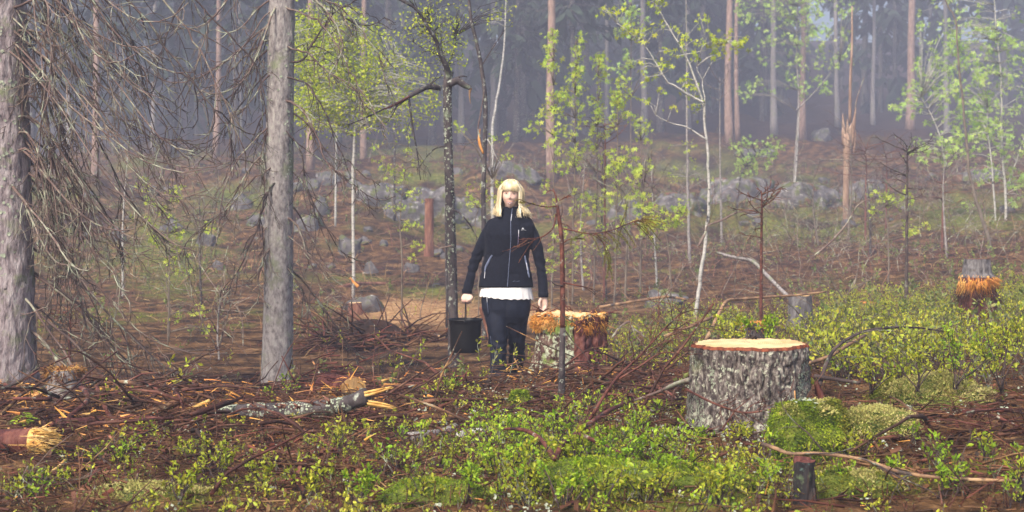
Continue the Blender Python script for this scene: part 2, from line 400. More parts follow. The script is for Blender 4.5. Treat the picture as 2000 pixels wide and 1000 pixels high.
DARK_Z = [(730, 672, 90, 30, 1.0), (100, 880, 220, 26, .8), (1330, 900, 180, 30, .7), (1800, 800, 220, 30, .7), (400, 740, 380, 26, .6), (1000, 760, 110, 18, .6), (1560, 560, 120, 50, .4)]

def zone(x, y, z):
    yy = np.maximum(y, 1.0); px = CX+x/yy*FPX; py = HY+(ZC-z)/yy*FPX
    nz = n2(x, y, 1.6, 40, 3)*.45+n2(x, y, 6.0, 44, 2)*.25
    m = np.clip(smooth(.35, .75, blobs(px, py, MOSS_Z)+nz), 0, 1)
    p = np.clip(smooth(.35, .8, blobs(px, py, PALE_Z)+nz*.8), 0, 1)
    d = np.clip(smooth(.3, .8, blobs(px, py, DARK_Z)+nz*.5), 0, 1)
    fr_ = smooth(22, 32, y); m = np.maximum(m, .85*fr_*smooth(.08, .4, n2(x, y, .33, 81, 3))); d = np.maximum(d, .9*fr_*smooth(.12, .42, n2(x, y, .7, 91, 3)))
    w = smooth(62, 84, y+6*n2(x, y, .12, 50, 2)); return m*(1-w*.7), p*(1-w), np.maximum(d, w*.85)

# ground: one sheet
gm = bpy.data.materials.new('forest_floor'); gm.use_nodes = True
nt = gm.node_tree; N = nt.nodes; L = nt.links; b = N['Principled BSDF']; b.inputs['Roughness'].default_value = .95; b.inputs['Specular IOR Level'].default_value = .15
tc = N.new('ShaderNodeTexCoord'); at = N.new('ShaderNodeAttribute'); at.attribute_name = 'zone'
sx = N.new('ShaderNodeSeparateColor'); L.new(at.outputs['Color'], sx.inputs[0])
def nramp(scale, ramp, detail=8):
    n = N.new('ShaderNodeTexNoise'); n.inputs['Scale'].default_value = scale; n.inputs['Detail'].default_value = detail; n.inputs['Roughness'].default_value = .68
    L.new(tc.outputs['Object'], n.inputs['Vector']); c = N.new('ShaderNodeValToRGB'); L.new(n.outputs['Fac'], c.inputs['Fac']); e = c.color_ramp.elements
    e[0].position, e[0].color = ramp[0][0], (*ramp[0][1], 1); e[1].position, e[1].color = ramp[-1][0], (*ramp[-1][1], 1)
    for p, q in ramp[1:-1]:
        k = e.new(p); k.color = (*q, 1)
    return c.outputs[0]
def mixc(f, a, c):
    m = N.new('ShaderNodeMix'); m.data_type = 'RGBA'; L.new(f, m.inputs[0]); L.new(a, m.inputs[6]); L.new(c, m.inputs[7]); return m.outputs[2]
base = nramp(3.2, [(.34, (.009, .005, .003)), (.45, (.050, .025, .011)), (.56, (.14, .072, .030)), (.70, (.34, .21, .10))])
mossc = nramp(9, [(.3, (.03, .045, .01)), (.5, (.12, .14, .022)), (.7, (.28, .26, .05))])
palec = nramp(7, [(.3, (.20, .10, .05)), (.5, (.40, .23, .11)), (.7, (.54, .37, .19))])
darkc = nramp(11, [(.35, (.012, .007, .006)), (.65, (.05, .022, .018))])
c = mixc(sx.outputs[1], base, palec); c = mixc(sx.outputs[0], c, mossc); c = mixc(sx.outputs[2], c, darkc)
L.new(c, b.inputs['Base Color'])
nb = N.new('ShaderNodeTexNoise'); nb.inputs['Scale'].default_value = 22; nb.inputs['Detail'].default_value = 8; L.new(tc.outputs['Object'], nb.inputs['Vector'])
bp = N.new('ShaderNodeBump'); bp.inputs['Strength'].default_value = .9; bp.inputs['Distance'].default_value = .05; L.new(nb.outputs['Fac'], bp.inputs['Height']); L.new(bp.outputs[0], b.inputs['Normal'])

ys = np.concatenate([np.linspace(-18, 3.5, 12), np.geomspace(4, 14, 190), np.geomspace(14.15, 70, 190), np.geomspace(71, 215, 46)])
s = np.linspace(-1, 1, 271); s = np.sign(s)*(.55*np.abs(s)+.45*np.abs(s)**3)
X = s[None, :]*(4+.62*np.abs(ys))[:, None]; Y = np.repeat(ys[:, None], len(s), 1)
Z = gz(X.ravel(), Y.ravel())
nx, ny = len(s), len(ys)
i, j = np.meshgrid(np.arange(nx-1), np.arange(ny-1)); a = (j*nx+i).ravel()
g = MB().add(np.stack([X.ravel(), Y.ravel(), Z], -1), np.stack([a, a+1, a+nx+1, a+nx], -1))
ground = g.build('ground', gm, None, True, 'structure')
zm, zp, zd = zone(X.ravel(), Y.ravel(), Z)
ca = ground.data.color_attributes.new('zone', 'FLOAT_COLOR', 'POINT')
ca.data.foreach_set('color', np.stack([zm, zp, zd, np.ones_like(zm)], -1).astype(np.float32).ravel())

# haze: one closed box of even density round camera and scene
hz = MB().loft([[(-150, -25, h), (150, -25, h), (150, 230, h), (-150, 230, h)] for h in (-3.0, 36.0)])
hm = bpy.data.materials.new('haze_air'); hm.use_nodes = True; hn = hm.node_tree.nodes; hn.remove(hn['Principled BSDF'])
pv = hn.new('ShaderNodeVolumePrincipled'); pv.inputs['Density'].default_value = HAZE_DENSITY; pv.inputs['Color'].default_value = (.74, .78, 1.0, 1); pv.inputs['Anisotropy'].default_value = .1
hm.node_tree.links.new(pv.outputs[0], hn['Material Output'].inputs['Volume'])
hz.build('haze', hm, None, False, 'stuff')

# ================================================================== FOREST
def spruce_crown(mb, h0, h1, rmax, nb, r, mi=0, m=7, big=1.45, bk=4):
    """drooping flat sprays round a stem from height h0 to h1"""
    z = r.uniform(0, 1, nb)**.9; H = h0+(h1-h0)*z; az = r.uniform(0, 2*PI, nb); Ln = rmax*(1-z)**.75*r.uniform(.65, 1.15, nb)+.25
    P0 = np.stack([np.zeros(nb), np.zeros(nb), H], -1); D0 = np.stack([np.cos(az), np.sin(az), np.full(nb, .05)], -1)
    B = grow(P0, D0, Ln, bk, .75, .06, .5, r)
    mb.tubes(B, taper(nb, bk, .028, .008), 3, 1, cap=False)
    idx = np.repeat(np.arange(nb), m); t = r.uniform(.15, 1, nb*m)
    p, tg = at_t(B, idx, t); side = norm(np.cross(tg, np.array([[0, 0, 1.0]])))*np.where(r.random(len(t)) < .5, -1, 1)[:, None]
    d = norm(tg*.5+side*r.uniform(.2, 1, len(t))[:, None]+np.array([[0, 0, -1.0]])*r.uniform(.3, 1.2, len(t))[:, None])
    ln = big*(.30+.35*(1-t))*np.minimum(Ln[idx], 2)*.55*r.uniform(.6, 1.3, len(t)); w = norm(np.cross(d, r.normal(size=d.shape)))*(ln*.13+.03)[:, None]
    V = np.stack([p-w*.6, p+w*.6, p+d*ln[:, None]*.6+w, p+d*ln[:, None], p+d*ln[:, None]*.6-w], 1)
    o = np.arange(len(t))[:, None]*5
    mb.add(V.reshape(-1, 3), np.vstack([o+np.array([[0, 1, 2]]), o+np.array([[0, 2, 4]]), o+np.array([[4, 2, 3]])]), mi)

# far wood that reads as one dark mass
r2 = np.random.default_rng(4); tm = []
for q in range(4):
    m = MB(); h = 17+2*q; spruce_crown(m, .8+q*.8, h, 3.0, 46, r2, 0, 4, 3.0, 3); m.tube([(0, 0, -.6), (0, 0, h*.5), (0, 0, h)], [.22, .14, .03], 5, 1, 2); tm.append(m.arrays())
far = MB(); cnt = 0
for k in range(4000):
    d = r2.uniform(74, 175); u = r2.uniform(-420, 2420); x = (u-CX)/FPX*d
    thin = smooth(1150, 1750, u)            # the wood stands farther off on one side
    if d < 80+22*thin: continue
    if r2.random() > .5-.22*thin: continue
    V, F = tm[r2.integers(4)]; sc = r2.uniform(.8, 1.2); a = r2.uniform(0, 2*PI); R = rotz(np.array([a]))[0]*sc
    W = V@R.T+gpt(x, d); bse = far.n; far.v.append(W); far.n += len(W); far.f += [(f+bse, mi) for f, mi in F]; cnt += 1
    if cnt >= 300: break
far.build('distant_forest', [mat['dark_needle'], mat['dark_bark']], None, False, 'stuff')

GT = 'forest trunks standing on the misty slope'
def bg_tree(name, label, px, py, d, w, m, top, lean=0.0, crown=None, dead=14, seed=0, cat='tree', group=GT):
    r = np.random.default_rng(1000+int(px)+seed); x = (px-CX)/FPX*d; b = gpt(x, d, -.15); rad = w/2/FPX*d
    t = thing(name, label, cat, b, group)
    mb = MB(); k = 8; zz = np.linspace(0, top, k); wob = np.cumsum(r.normal(0, .035, (k, 2)), 0); wob[0] = 0
    pts = np.stack([b[0]+wob[:, 0]+lean*zz, b[1]+wob[:, 1], b[2]+zz], -1); rr = rad*(1-.62*zz/top); rr[0] *= 1.3
    mb.tube(pts, rr, 9, 0, 3); mb.build('trunk', mat[m], t)
    if dead:
        hs = r.uniform(1.2, top*.75, dead); az = r.uniform(0, 2*PI, dead); p0 = np.stack([np.interp(hs, zz, pts[:, 0]), np.interp(hs, zz, pts[:, 1]), b[2]+hs], -1)
        B = grow(p0, np.stack([np.cos(az), np.sin(az), r.uniform(-.5, .2, dead)], -1), r.uniform(.5, 1.9, dead), 5, .5, .12, .2, r)
        mm = MB().tubes(B, taper(dead, 5, .016, .005), 3)
        idx = np.repeat(np.arange(dead), 4); p, tg = at_t(B, idx, r.uniform(.3, 1, dead*4)); C = grow(p, tg+r.normal(0, .6, p.shape), r.uniform(.2, .6, len(p)), 3, .5, .2, 0, r)
        mm.tubes(C, taper(len(p), 3, .008, .004), 3); o = mm.build('dead_branches', mat['dark_twig'], t); o['kind'] = 'stuff'
    if crown:
        mc = MB(); spruce_crown(mc, crown[0], crown[1], crown[2], crown[3], r); A, F = mc.arrays()
        mc.v = [A+np.array([pts[-1][0]*0+b[0]+lean*crown[0], b[1], b[2]])]; mc.build('crown', [mat['needle' if m == 'pine_bark' else 'dark_needle'], mat['dark_bark']], t, False)
    return t

PIN = 'tall pinkish barked pine trunk '
SPR = 'misty grey spruce trunk '
for k, (px, py, d, w, m, lean, lab) in enumerate([
    (186, 345, 50, 14, 'pine_bark', .0, PIN+'seen between the bare branches beside the big grey trunk'),
    (421, 300, 58, 12, 'pine_bark', .0, PIN+'behind the hanging bare branches'),
    (606, 365, 52, 15, 'pine_bark', .0, PIN+'in front of the yellow green birch crown'),
    (710, 310, 60, 12, 'pine_bark', .002, PIN+'rising out of the lower edge of the yellow birch crown'),
    (1078, 420, 50, 18, 'pine_bark', -.001, PIN+'thickest one, among the green saplings behind the woman'),
    (1425, 262, 70, 15, 'pine_bark', .0, PIN+'paler one of the close pair upslope of the ledge'),
    (1441, 258, 74, 9, 'pine_bark', .0, PIN+'thinner one of the close pair upslope of the ledge'),
    (1567, 250, 78, 13, 'pine_bark', .0, PIN+'among hazy green leaves beside the broken snag'),
    (1778, 245, 84, 17, 'pine_bark', .0, 'broad fog faded pine trunk standing alone in the dark gap'),
    (1258, 260, 74, 13, 'grey_bark', .0, SPR+'behind the tall leafy saplings'),
    (1512, 250, 82, 13, 'grey_bark', .0, SPR+'left of the leafy hazy trunk, above the pale rocks'),
    (1636, 245, 92, 10, 'grey_bark', .0, SPR+'faint and thin just left of the broken snag top'),
    (900, 285, 76, 12, 'grey_bark', .0, SPR+'just right of the black snag with the broken crown'),
    (872, 285, 80, 9, 'grey_bark', .0, SPR+'hidden partly by the black snag'),
    (961, 270, 84, 14, 'grey_bark', .0, SPR+'behind the slender white birch'),
    (787, 290, 78, 10, 'grey_bark', .0, SPR+'between the yellow birch crown and the black snag'),
    (300, 290, 70, 10, 'grey_bark', .0, SPR+'in the gap right of the first pink pine'),
    (232, 300, 74, 8, 'grey_bark', .0, SPR+'slim one close beside the first pink pine'),
    (135, 300, 76, 11, 'grey_bark', .0, SPR+'next to the big grey trunk, deep in the dark wood'),
    (470, 290, 78, 9, 'grey_bark', .0, SPR+'just left of the middle grey trunk'),
    (555, 300, 70, 10, 'grey_bark', .0, SPR+'behind the middle grey trunk'),
    (1185, 265, 80, 9, 'grey_bark', .0, SPR+'between the upright saplings'),
    (1345, 255, 88, 10, 'grey_bark', .0, SPR+'faint, behind the lichened sapling'),
    (1705, 245, 96, 9, 'grey_bark', .0, SPR+'faintest one right of the broken snag'),
    (1850, 245, 90, 11, 'grey_bark', .0, SPR+'behind the hazy leafy tree at the edge of the wood'),
]):
    pine = m == 'pine_bark'
    bg_tree('pine_tree' if pine else 'spruce_tree', lab, px, py, d, w, m, 21 if pine else 19, lean, (12.5, 22, 2.6, 46) if pine else (9.0, 20, 2.4, 80), 10 if pine else 26, k)

# nearer dark spruces whose drooping sprays hang into the view
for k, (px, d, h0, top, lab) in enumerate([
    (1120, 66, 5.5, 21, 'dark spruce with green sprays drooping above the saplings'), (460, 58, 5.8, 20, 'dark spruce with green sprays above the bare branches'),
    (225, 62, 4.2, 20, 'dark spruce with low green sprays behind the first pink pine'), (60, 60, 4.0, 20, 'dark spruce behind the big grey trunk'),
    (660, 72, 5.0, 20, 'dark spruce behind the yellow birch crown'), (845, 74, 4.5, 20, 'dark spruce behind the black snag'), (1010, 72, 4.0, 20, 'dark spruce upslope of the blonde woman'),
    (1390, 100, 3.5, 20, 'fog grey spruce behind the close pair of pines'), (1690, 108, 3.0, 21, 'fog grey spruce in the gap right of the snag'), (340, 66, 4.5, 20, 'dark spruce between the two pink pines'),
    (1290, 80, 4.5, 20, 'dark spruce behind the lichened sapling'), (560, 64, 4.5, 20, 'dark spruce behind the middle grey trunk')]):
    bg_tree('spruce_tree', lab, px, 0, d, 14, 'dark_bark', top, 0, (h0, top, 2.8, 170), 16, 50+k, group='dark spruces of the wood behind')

# ------------------------------------------------------------------ boulders and ledges
def rock_mesh(c, sx, sy, sz, seed, rz=0.0, n=15, det=20, box=0):
    r = np.random.default_rng(seed); th = np.linspace(0, PI, det); ph = np.linspace(0, 2*PI, det*2, endpoint=False)
    V = np.stack([(np.sin(th)[:, None]*np.cos(ph)), (np.sin(th)[:, None]*np.sin(ph)), np.repeat(np.cos(th)[:, None], det*2, 1)], -1)
    W = V.reshape(-1, 3)
    if box: W = W/((np.abs(W)**box).sum(-1, keepdims=True)**(1/box))
    for k in range(n if not box else 6):
        nn = norm(r.normal(size=3)); h = r.uniform(.5, .85) if not box else r.uniform(.8, 1.05); dd = W@nn; W = W-np.outer(np.maximum(dd-h, 0)*.92, nn)
    W = W*(1+.22*fbm(W*2.2+seed, 5, seed)[:, None]-.10*(1-np.abs(vnoise(W*3.1+seed, seed+2)))[:, None]**5); W = W*np.array([sx, sy, sz]); ca, sa = math.cos(rz), math.sin(rz)
    W = W@np.array([[ca, sa, 0], [-sa, ca, 0], [0, 0, 1]])+np.asarray(c)
    return MB().loft(W.reshape(det, det*2, 3))

GB = 'grey boulders in the needle covered slope'
for k, (px, py, w, h, lab) in enumerate([
    (680, 482, 62, 52, 'jagged pale boulder with white lichen on the needle slope'), (724, 527, 36, 28, 'small squarish tan boulder below the jagged pale one'),
    (801, 520, 32, 36, 'small upright grey boulder beside the black snag'), (708, 598, 100, 42, 'long low grey boulder with a small sawn stump before it'),
    (625, 400, 46, 60, 'tall grey boulder behind the middle trunk with a mossy top'), (600, 440, 90, 46, 'flat dark boulder right of the middle trunk'),
    (745, 385, 90, 60, 'broad grey ledge block at the top of the needle slope'), (850, 400, 90, 80, 'steep grey ledge block behind the black snag'),
    (790, 415, 70, 60, 'ledge block left of the black snag'), (905, 415, 70, 66, 'ledge block between the black snag and the thin dead stem'),
    (1450, 372, 120, 66, 'long pale cliff block behind the lichened sapling'), (1570, 380, 130, 62, 'widest pale cliff block left of the broken snag'),
    (1690, 372, 70, 50, 'pale cliff block right of the broken snag'), (1610, 262, 46, 36, 'two peaked pale boulder up on the crest'), (1480, 300, 60, 26, 'low boulder above the cliff blocks'),
    (1330, 395, 90, 50, 'mossy cliff block behind the green saplings'), (1300, 585, 90, 44, 'rounded lichened boulder in the misty clearing'),
    (400, 468, 46, 40, 'pale boulder under the hanging bare branches'), (232, 460, 30, 44, 'thin pale upright stone under the hanging branches'), (330, 440, 60, 36, 'mossy boulder on the slope under the branches'),
    (640, 350, 90, 40, 'grey ledge at the foot of the pink pine'), (500, 430, 60, 40, 'grey boulder left of the middle trunk'), (1230, 420, 80, 50, 'dark mossy block behind the tall saplings'), (1000, 330, 120, 40, 'mossy outcrop upslope of the blonde woman'),
    (1920, 340, 120, 40, 'hazy mossy outcrop behind the leafy tree'), (470, 400, 50, 34, 'low pale stone upslope left of the middle trunk'), (420, 520, 40, 20, 'flat mossy stone in the brown litter'), (560, 560, 46, 22, 'half buried stone left of the long low boulder')]):
    p = G(px, py+h*.35, 12); s = p[1]/FPX
    mb = rock_mesh((p[0], p[1]+w*s*.35, p[2]+h*s*.02), w*s*.60, w*s*.5, h*s*.88, 60+k, (k*.7) % 1.2-.6) if not ('cliff' in lab or 'ledge' in lab) else rock_mesh((p[0], p[1]+w*s*.5, p[2]-h*s*.05), w*s*.62, w*s*.55, h*s*.78, 60+k, (k*.37) % .5-.25, 12, 30, 5)
    single(mb, 'boulder', mat['rock'], lab, 'boulder', p, GB)

# smaller stones strewn over the bank
LS_ = [(186, 345, 'the first pink pine'), (421, 320, 'the pine behind the hanging branches'), (606, 365, 'the pine before the yellow birch'), (880, 400, 'the black snag'), (1078, 420, 'the thickest pink pine'), (1380, 440, 'the leaning sapling'), (1655, 400, 'the broken snag'), (1920, 400, 'the biggest hazy leafy tree'), (708, 598, 'the long low boulder'), (680, 482, 'the jagged pale boulder'), (1570, 380, 'the widest pale cliff block'), (945, 420, 'the thin dead stem'), (1770, 450, 'the blackish bare young spruce'), (1180, 500, 'the upright sapling group'), (541, 500, 'the middle grey trunk')]
rr_ = np.random.default_rng(5); seen_ = {}; protos_ = []
ST = [(rr_.uniform(120, 1000), rr_.uniform(335, 470)) for _ in range(24)]+[(rr_.uniform(1150, 1980), rr_.uniform(330, 450)) for _ in range(22)]+[(rr_.uniform(560, 900), rr_.uniform(470, 580)) for _ in range(10)]
ORD = ('nearest', 'second nearest', 'third nearest', 'fourth nearest', 'fifth nearest', 'sixth nearest', 'seventh nearest', 'eighth nearest', 'ninth nearest')
for k, (px, py) in enumerate(ST):
    p = G(px, py, 12); s = p[1]/FPX; w = rr_.uniform(14, 46)*s; h = w*rr_.uniform(.35, .8); mb = rock_mesh((p[0], p[1]+w*.2, p[2]+h*.15), w*.5, w*.45, h*.62, 200+k, rr_.uniform(0, 3), 13, 14)
    o = mb.build('boulder', mat['rock'], None, True, origin=p); o['category'] = 'boulder'; o['group'] = 'small stones on the bank'
    lx, ly, ln = min(LS_, key=lambda q: (q[0]-px)**2+(q[1]-py)**2); sd_ = ('left' if px < lx else 'right'); seen_.setdefault((ln, sd_), []).append((math.hypot(px-lx, py-ly), o))
for (ln, sd_), L_ in seen_.items():
    L_.sort(key=lambda q: q[0])
    for k, (_, o) in enumerate(L_): o['label'] = 'small bank stone '+ORD[k]+' to the '+sd_+' of '+ln
# ================================================================== STUMPS
def stump_side(base, prof, nseg, seed, amp=.012, fl=.16, lobes=7, tilt=(0, 0), topn=0.0, plate=1.0, rowk=70):
    """bark surface of a stump: prof = [(height, radius)...]; furrowed plates, flared root lobes"""
    r = np.random.default_rng(seed); hs = np.array([p[0] for p in prof]); rs = np.array([p[1] for p in prof])
    z = np.linspace(hs[0], hs[-1], rowk); R = np.interp(z, hs, rs); a = np.linspace(0, 2*PI, nseg, endpoint=False)
    Z, A = np.meshgrid(z, a, indexing='ij'); RR = np.repeat(R[:, None], nseg, 1)
    ph = r.uniform(0, 6, 3); low = 1-smooth(hs[0], hs[0]+(hs[-1]-hs[0])*.65, Z)
    RR = RR*(1+fl*low*(np.sin(lobes*A+ph[0])*.6+np.sin((lobes-3)*A+ph[1])*.5)+.03*np.sin(3*A+ph[2]))
    p = np.stack([np.cos(A)*RR, np.sin(A)*RR, Z], -1).reshape(-1, 3)
    n = vnoise(np.stack([p[:, 0]*34, p[:, 1]*34, p[:, 2]*11], -1), seed); n2_ = vnoise(np.stack([p[:, 0]*80, p[:, 1]*80, p[:, 2]*34], -1), seed+5)
    furrow = 1-np.abs(n)*2.2
    disp = (-amp*np.clip(furrow, 0, 1)+amp*.45*n2_)*plate
    zt = (Z.reshape(-1)-hs[0])/(hs[-1]-hs[0])
    rad = np.stack([np.cos(A).ravel(), np.sin(A).ravel(), np.zeros(A.size)], -1)
    p = p+rad*disp[:, None]; p[:, 2] += zt*(p[:, 0]*tilt[0]+p[:, 1]*tilt[1])+topn*smooth(.8, 1, zt)*vnoise(p*np.array([22, 22, 0])+seed, 9)
    p = p+np.asarray(base); return p.reshape(rowk, nseg, 3)

def side_mesh(S):
    return MB().loft(S, 0, False)

def cut_disc(ring, dz=.0, inset=.97, rough=.002, seed=0, rings=14):
    c = ring.mean(0); out = []
    for t in np.linspace(inset, 0.02, rings):
        q = c+(ring-c)*t; q = q+np.stack([np.zeros(len(q)), np.zeros(len(q)), dz+rough*vnoise(q*np.array([9, 60, 1]), seed)], -1); out.append(q)
    m = MB().loft(out, 0, False); b = m.n-len(ring); m.f.append((np.array([np.arange(len(ring))])+b, 0)); return m

def rings_mat(name, cols, sc):
    m = bpy.data.materials.new(name); m.use_nodes = True; nt = m.node_tree; N = nt.nodes; L = nt.links; b = N['Principled BSDF']
    tc = N.new('ShaderNodeTexCoord'); w = N.new('ShaderNodeTexWave'); w.wave_type = 'RINGS'; w.rings_direction = 'Z'
    w.inputs['Scale'].default_value = sc; w.inputs['Distortion'].default_value = 1.2; w.inputs['Detail Scale'].default_value = 2; L.new(tc.outputs['Object'], w.inputs['Vector'])
    n = N.new('ShaderNodeTexNoise'); n.inputs['Scale'].default_value = 9; n.inputs['Detail'].default_value = 6; L.new(tc.outputs['Object'], n.inputs['Vector'])
    ad = N.new('ShaderNodeMath'); ad.operation = 'MULTIPLY_ADD'; ad.inputs[1].default_value = .35; L.new(w.outputs['Fac'], ad.inputs[0]); L.new(n.outputs['Fac'], ad.inputs[2])
    c = N.new('ShaderNodeValToRGB'); L.new(ad.outputs[0], c.inputs['Fac']); e = c.color_ramp.elements
    e[0].position = .3; e[0].color = (*cols[0], 1); e[1].position = .85; e[1].color = (*cols[1], 1)
    n5 = N.new('ShaderNodeTexNoise'); n5.inputs['Scale'].default_value = 5; n5.inputs['Detail'].default_value = 8; n5.inputs['Roughness'].default_value = .7; L.new(tc.outputs['Object'], n5.inputs['Vector'])
    mr = N.new('ShaderNodeMapRange'); mr.inputs['From Min'].default_value = .5; mr.inputs['From Max'].default_value = .72; L.new(n5.outputs['Fac'], mr.inputs['Value'])
    mx = N.new('ShaderNodeMix'); mx.data_type = 'RGBA'; L.new(mr.outputs[0], mx.inputs[0]); L.new(c.outputs[0], mx.inputs[6]); mx.inputs[7].default_value = (cols[0][0]*.75, cols[0][1]*.62, cols[0][2]*.5, 1)
    mp = N.new('ShaderNodeMapping'); mp.inputs['Scale'].default_value = (14, 130, 1); mp.inputs['Rotation'].default_value = (0, 0, .5); L.new(tc.outputs['Object'], mp.inputs['Vector']); n6 = N.new('ShaderNodeTexNoise'); n6.inputs['Scale'].default_value = 1; n6.inputs['Detail'].default_value = 4; L.new(mp.outputs[0], n6.inputs['Vector'])
    bp = N.new('ShaderNodeBump'); bp.inputs['Strength'].default_value = .9; bp.inputs['Distance'].default_value = .006; L.new(n6.outputs['Fac'], bp.inputs['Height']); L.new(bp.outputs[0], b.inputs['Normal'])
    L.new(mx.outputs[2], b.inputs['Base Color']); b.inputs['Roughness'].default_value = .6; return m
mat['cut'] = rings_mat('cut_wood', [(.62, .36, .13), (.92, .70, .38)], 30)
mat['cut_brown'] = rings_mat('cut_wood_brown', [(.42, .22, .08), (.70, .46, .20)], 30)
mat['red_inner'] = material('red_inner_bark', [(.3, (.06, .014, .008)), (.6, (.24, .06, .022))], 30, bump=.5, rough=.6)
mat['big_bark'] = material('big_stump_bark', [(.32, (.016, .011, .012)), (.45, (.085, .066, .062)), (.56, (.20, .17, .155)), (.70, (.42, .39, .33))], 52, (1, 1, .45), 10, .8, 1.0, 80, .02,
                           spots=[((.46, .47, .37), 34, .57, .63), ((.26, .30, .14), 3.2, .60, .70), ((.022, .012, .014), 2.6, .53, .66)])
mat['torn_bark'] = material('torn_bark', [(.3, (.018, .008, .007)), (.48, (.065, .028, .022)), (.6, (.13, .075, .058)), (.74, (.30, .22, .17))], 16, (1, 1, .3), 8, .7, .9, 40, .02, spots=[((.40, .43, .31), 24, .49, .58), ((.17, .24, .05), 5, .54, .64)])
mat['raw_red'] = material('raw_red_wood', [(.3, (.022, .007, .008)), (.48, (.085, .022, .018)), (.6, (.15, .05, .035)), (.74, (.26, .11, .07))], 12, (1, 1, .25), 7, .6, .9, 36, .02)

def fibres(mb, ring, n, L, out, down, r, a0=0, a1=2*PI, w=.006, mi=0, k=3, sp=.35):
    """shreds of torn wood fibre standing out from a rim"""
    c = ring.mean(0); ang = r.uniform(a0, a1, n); i = ((ang % (2*PI))/(2*PI)*len(ring)).astype(int) % len(ring); p = ring[i]*.96+c*.04
    d = norm(p-c); d[:, 2] = 0; D = norm(d*out+np.array([0, 0, -1.0])*down+r.normal(0, sp, p.shape))
    p = p+np.array([0, 0, 1])*r.uniform(-.06, .01, n)[:, None]; ln = L*r.uniform(.4, 1.25, n)
    B = grow(p-D*ln[:, None]*.25, D, ln*1.25, k, 1.1, .16+.3*(sp > .5), 0, r); mb.tubes(B, taper(n, k, w*r.uniform(.6, 1.4, n), w*.25), 3, mi, .5); return mb

mat['weathered'] = material('weathered_grey', [(.3, (.05, .045, .048)), (.5, (.13, .12, .125)), (.7, (.24, .23, .23))], 30, (1, 1, .3), 8, .85, .8, 50, .01)
r3 = np.random.default_rng(33)
# the big sawn stump
d0 = 7.6; sc = d0/FPX; base = np.array([(1467-CX)*sc, d0, ZC-(856-HY)*sc])
h = (856-676)*sc
SB = stump_side(base, [(-.12, .43), (0, .375), (h*.25, .335), (h*.55, .322), (h, .312)], 336, 2, .019, .10, 7, (0.012, .0), .004, rowk=136)
t = thing('tree_stump', 'widest sawn spruce stump with clean pale top and grey lichened bark', 'stump', base, 'sawn stumps of the clearing')
side_mesh(SB).build('bark', mat['big_bark'], t)
top = SB[-1]; ct = top.mean(0)
rim = MB().loft([top+(top-ct)*.002, top*.99+ct*.01+np.array([0, 0, .014]), top*.955+ct*.045+np.array([0, 0, .015])], 0, False); rim.build('inner_bark_ring', mat['red_inner'], t)
cut_disc(top*.958+ct*.042+np.array([0, 0, .0165]), 0, 1.0, .003, 3).build('cut_face', mat['cut'], t)
for k in range(5):       # drying cracks running out from the heart
    a_ = r3.uniform(0, 6.3); L_ = r3.uniform(.06, .16); q0 = ct+np.array([.02, .03, .0172]); v_ = np.array([math.cos(a_), math.sin(a_), 0]); MB().tube([q0+v_*.02, q0+v_*L_*.5+r3.normal(0, .004, 3)*[1, 1, 0], q0+v_*L_], [.0012, .0016, .0004], 4, 0, 3, .3).build('crack', mat['dark_bark'], t)
m = MB(); p = ct+np.array([.04, .24, .02]); B = grow(np.repeat(p[None], 40, 0)+r3.normal(0, .016, (40, 3)), r3.normal(size=(40, 3))+[0, 0, .5], .04, 3, 0, .3, 0, r3); m.tubes(B, taper(40, 3, .005, .003), 3)
m.build('bark_scrap', mat['dark_bark'], t)
# torn hinge strip of red bark at its side
m = MB(); q = SB[69, 336-10]+np.array([.015, 0, .02])
for k in range(9):
    a = q+np.array([.01*k*.4, -.02+.01*k, .10-.02*k]); m.tube([a, a+np.array([.03, -.01, -.08]), a+np.array([.05+.01*k, -.02, -.16-.01*k])], [.012, .018, .006], 5, 0, 3, .4)
m.build('torn_bark', mat['raw_red'], t)
m = MB(); n = 9000; i = r3.integers(16, 131, n); j = r3.integers(160, 336, n); wgt = vnoise(SB[i, j]*6, 4)+.9*vnoise(SB[i, j]*22, 6)+.75*np.exp(-((j-294)/30.0)**2)+.5*np.exp(-((j-178)/21.0)**2)+.5*(1-i/80.); wgt = wgt-1.4*np.exp(-((j-245)/27.0)**2); keep = wgt > .5; i, j = i[keep], j[keep]
Q = SB[i, j]; dq = norm(Q-np.array([base[0], base[1], 0])*np.array([1, 1, 0])-np.array([0, 0, 1])*Q[:, 2:3])
V = np.array([[0, 0, 0], [1, 0, .25], [.6, .8, .3], [-.4, .7, .2], [-.8, .1, .3], [-.2, -.8, .25]]); F = np.array([[0, 1, 2], [0, 2, 3], [0, 3, 4], [0, 4, 5], [0, 5, 1]])
m.inst([(V[:, [2, 0, 1]], F, 0)], frames(dq, r3.uniform(0, 6.3, len(Q)), r3.uniform(.0018, .0062, len(Q))), Q+dq*.001); m.build('lichen', mat['lichen'], t)['kind'] = 'stuff'
m = MB().tube([SB[90, 282]+[0.0, -.012, .0], SB[78, 282]+[0, -.014, 0]], [.004, .004], 5, 0, 2, .6); m.build('resin_chip', mat['chip'], t)

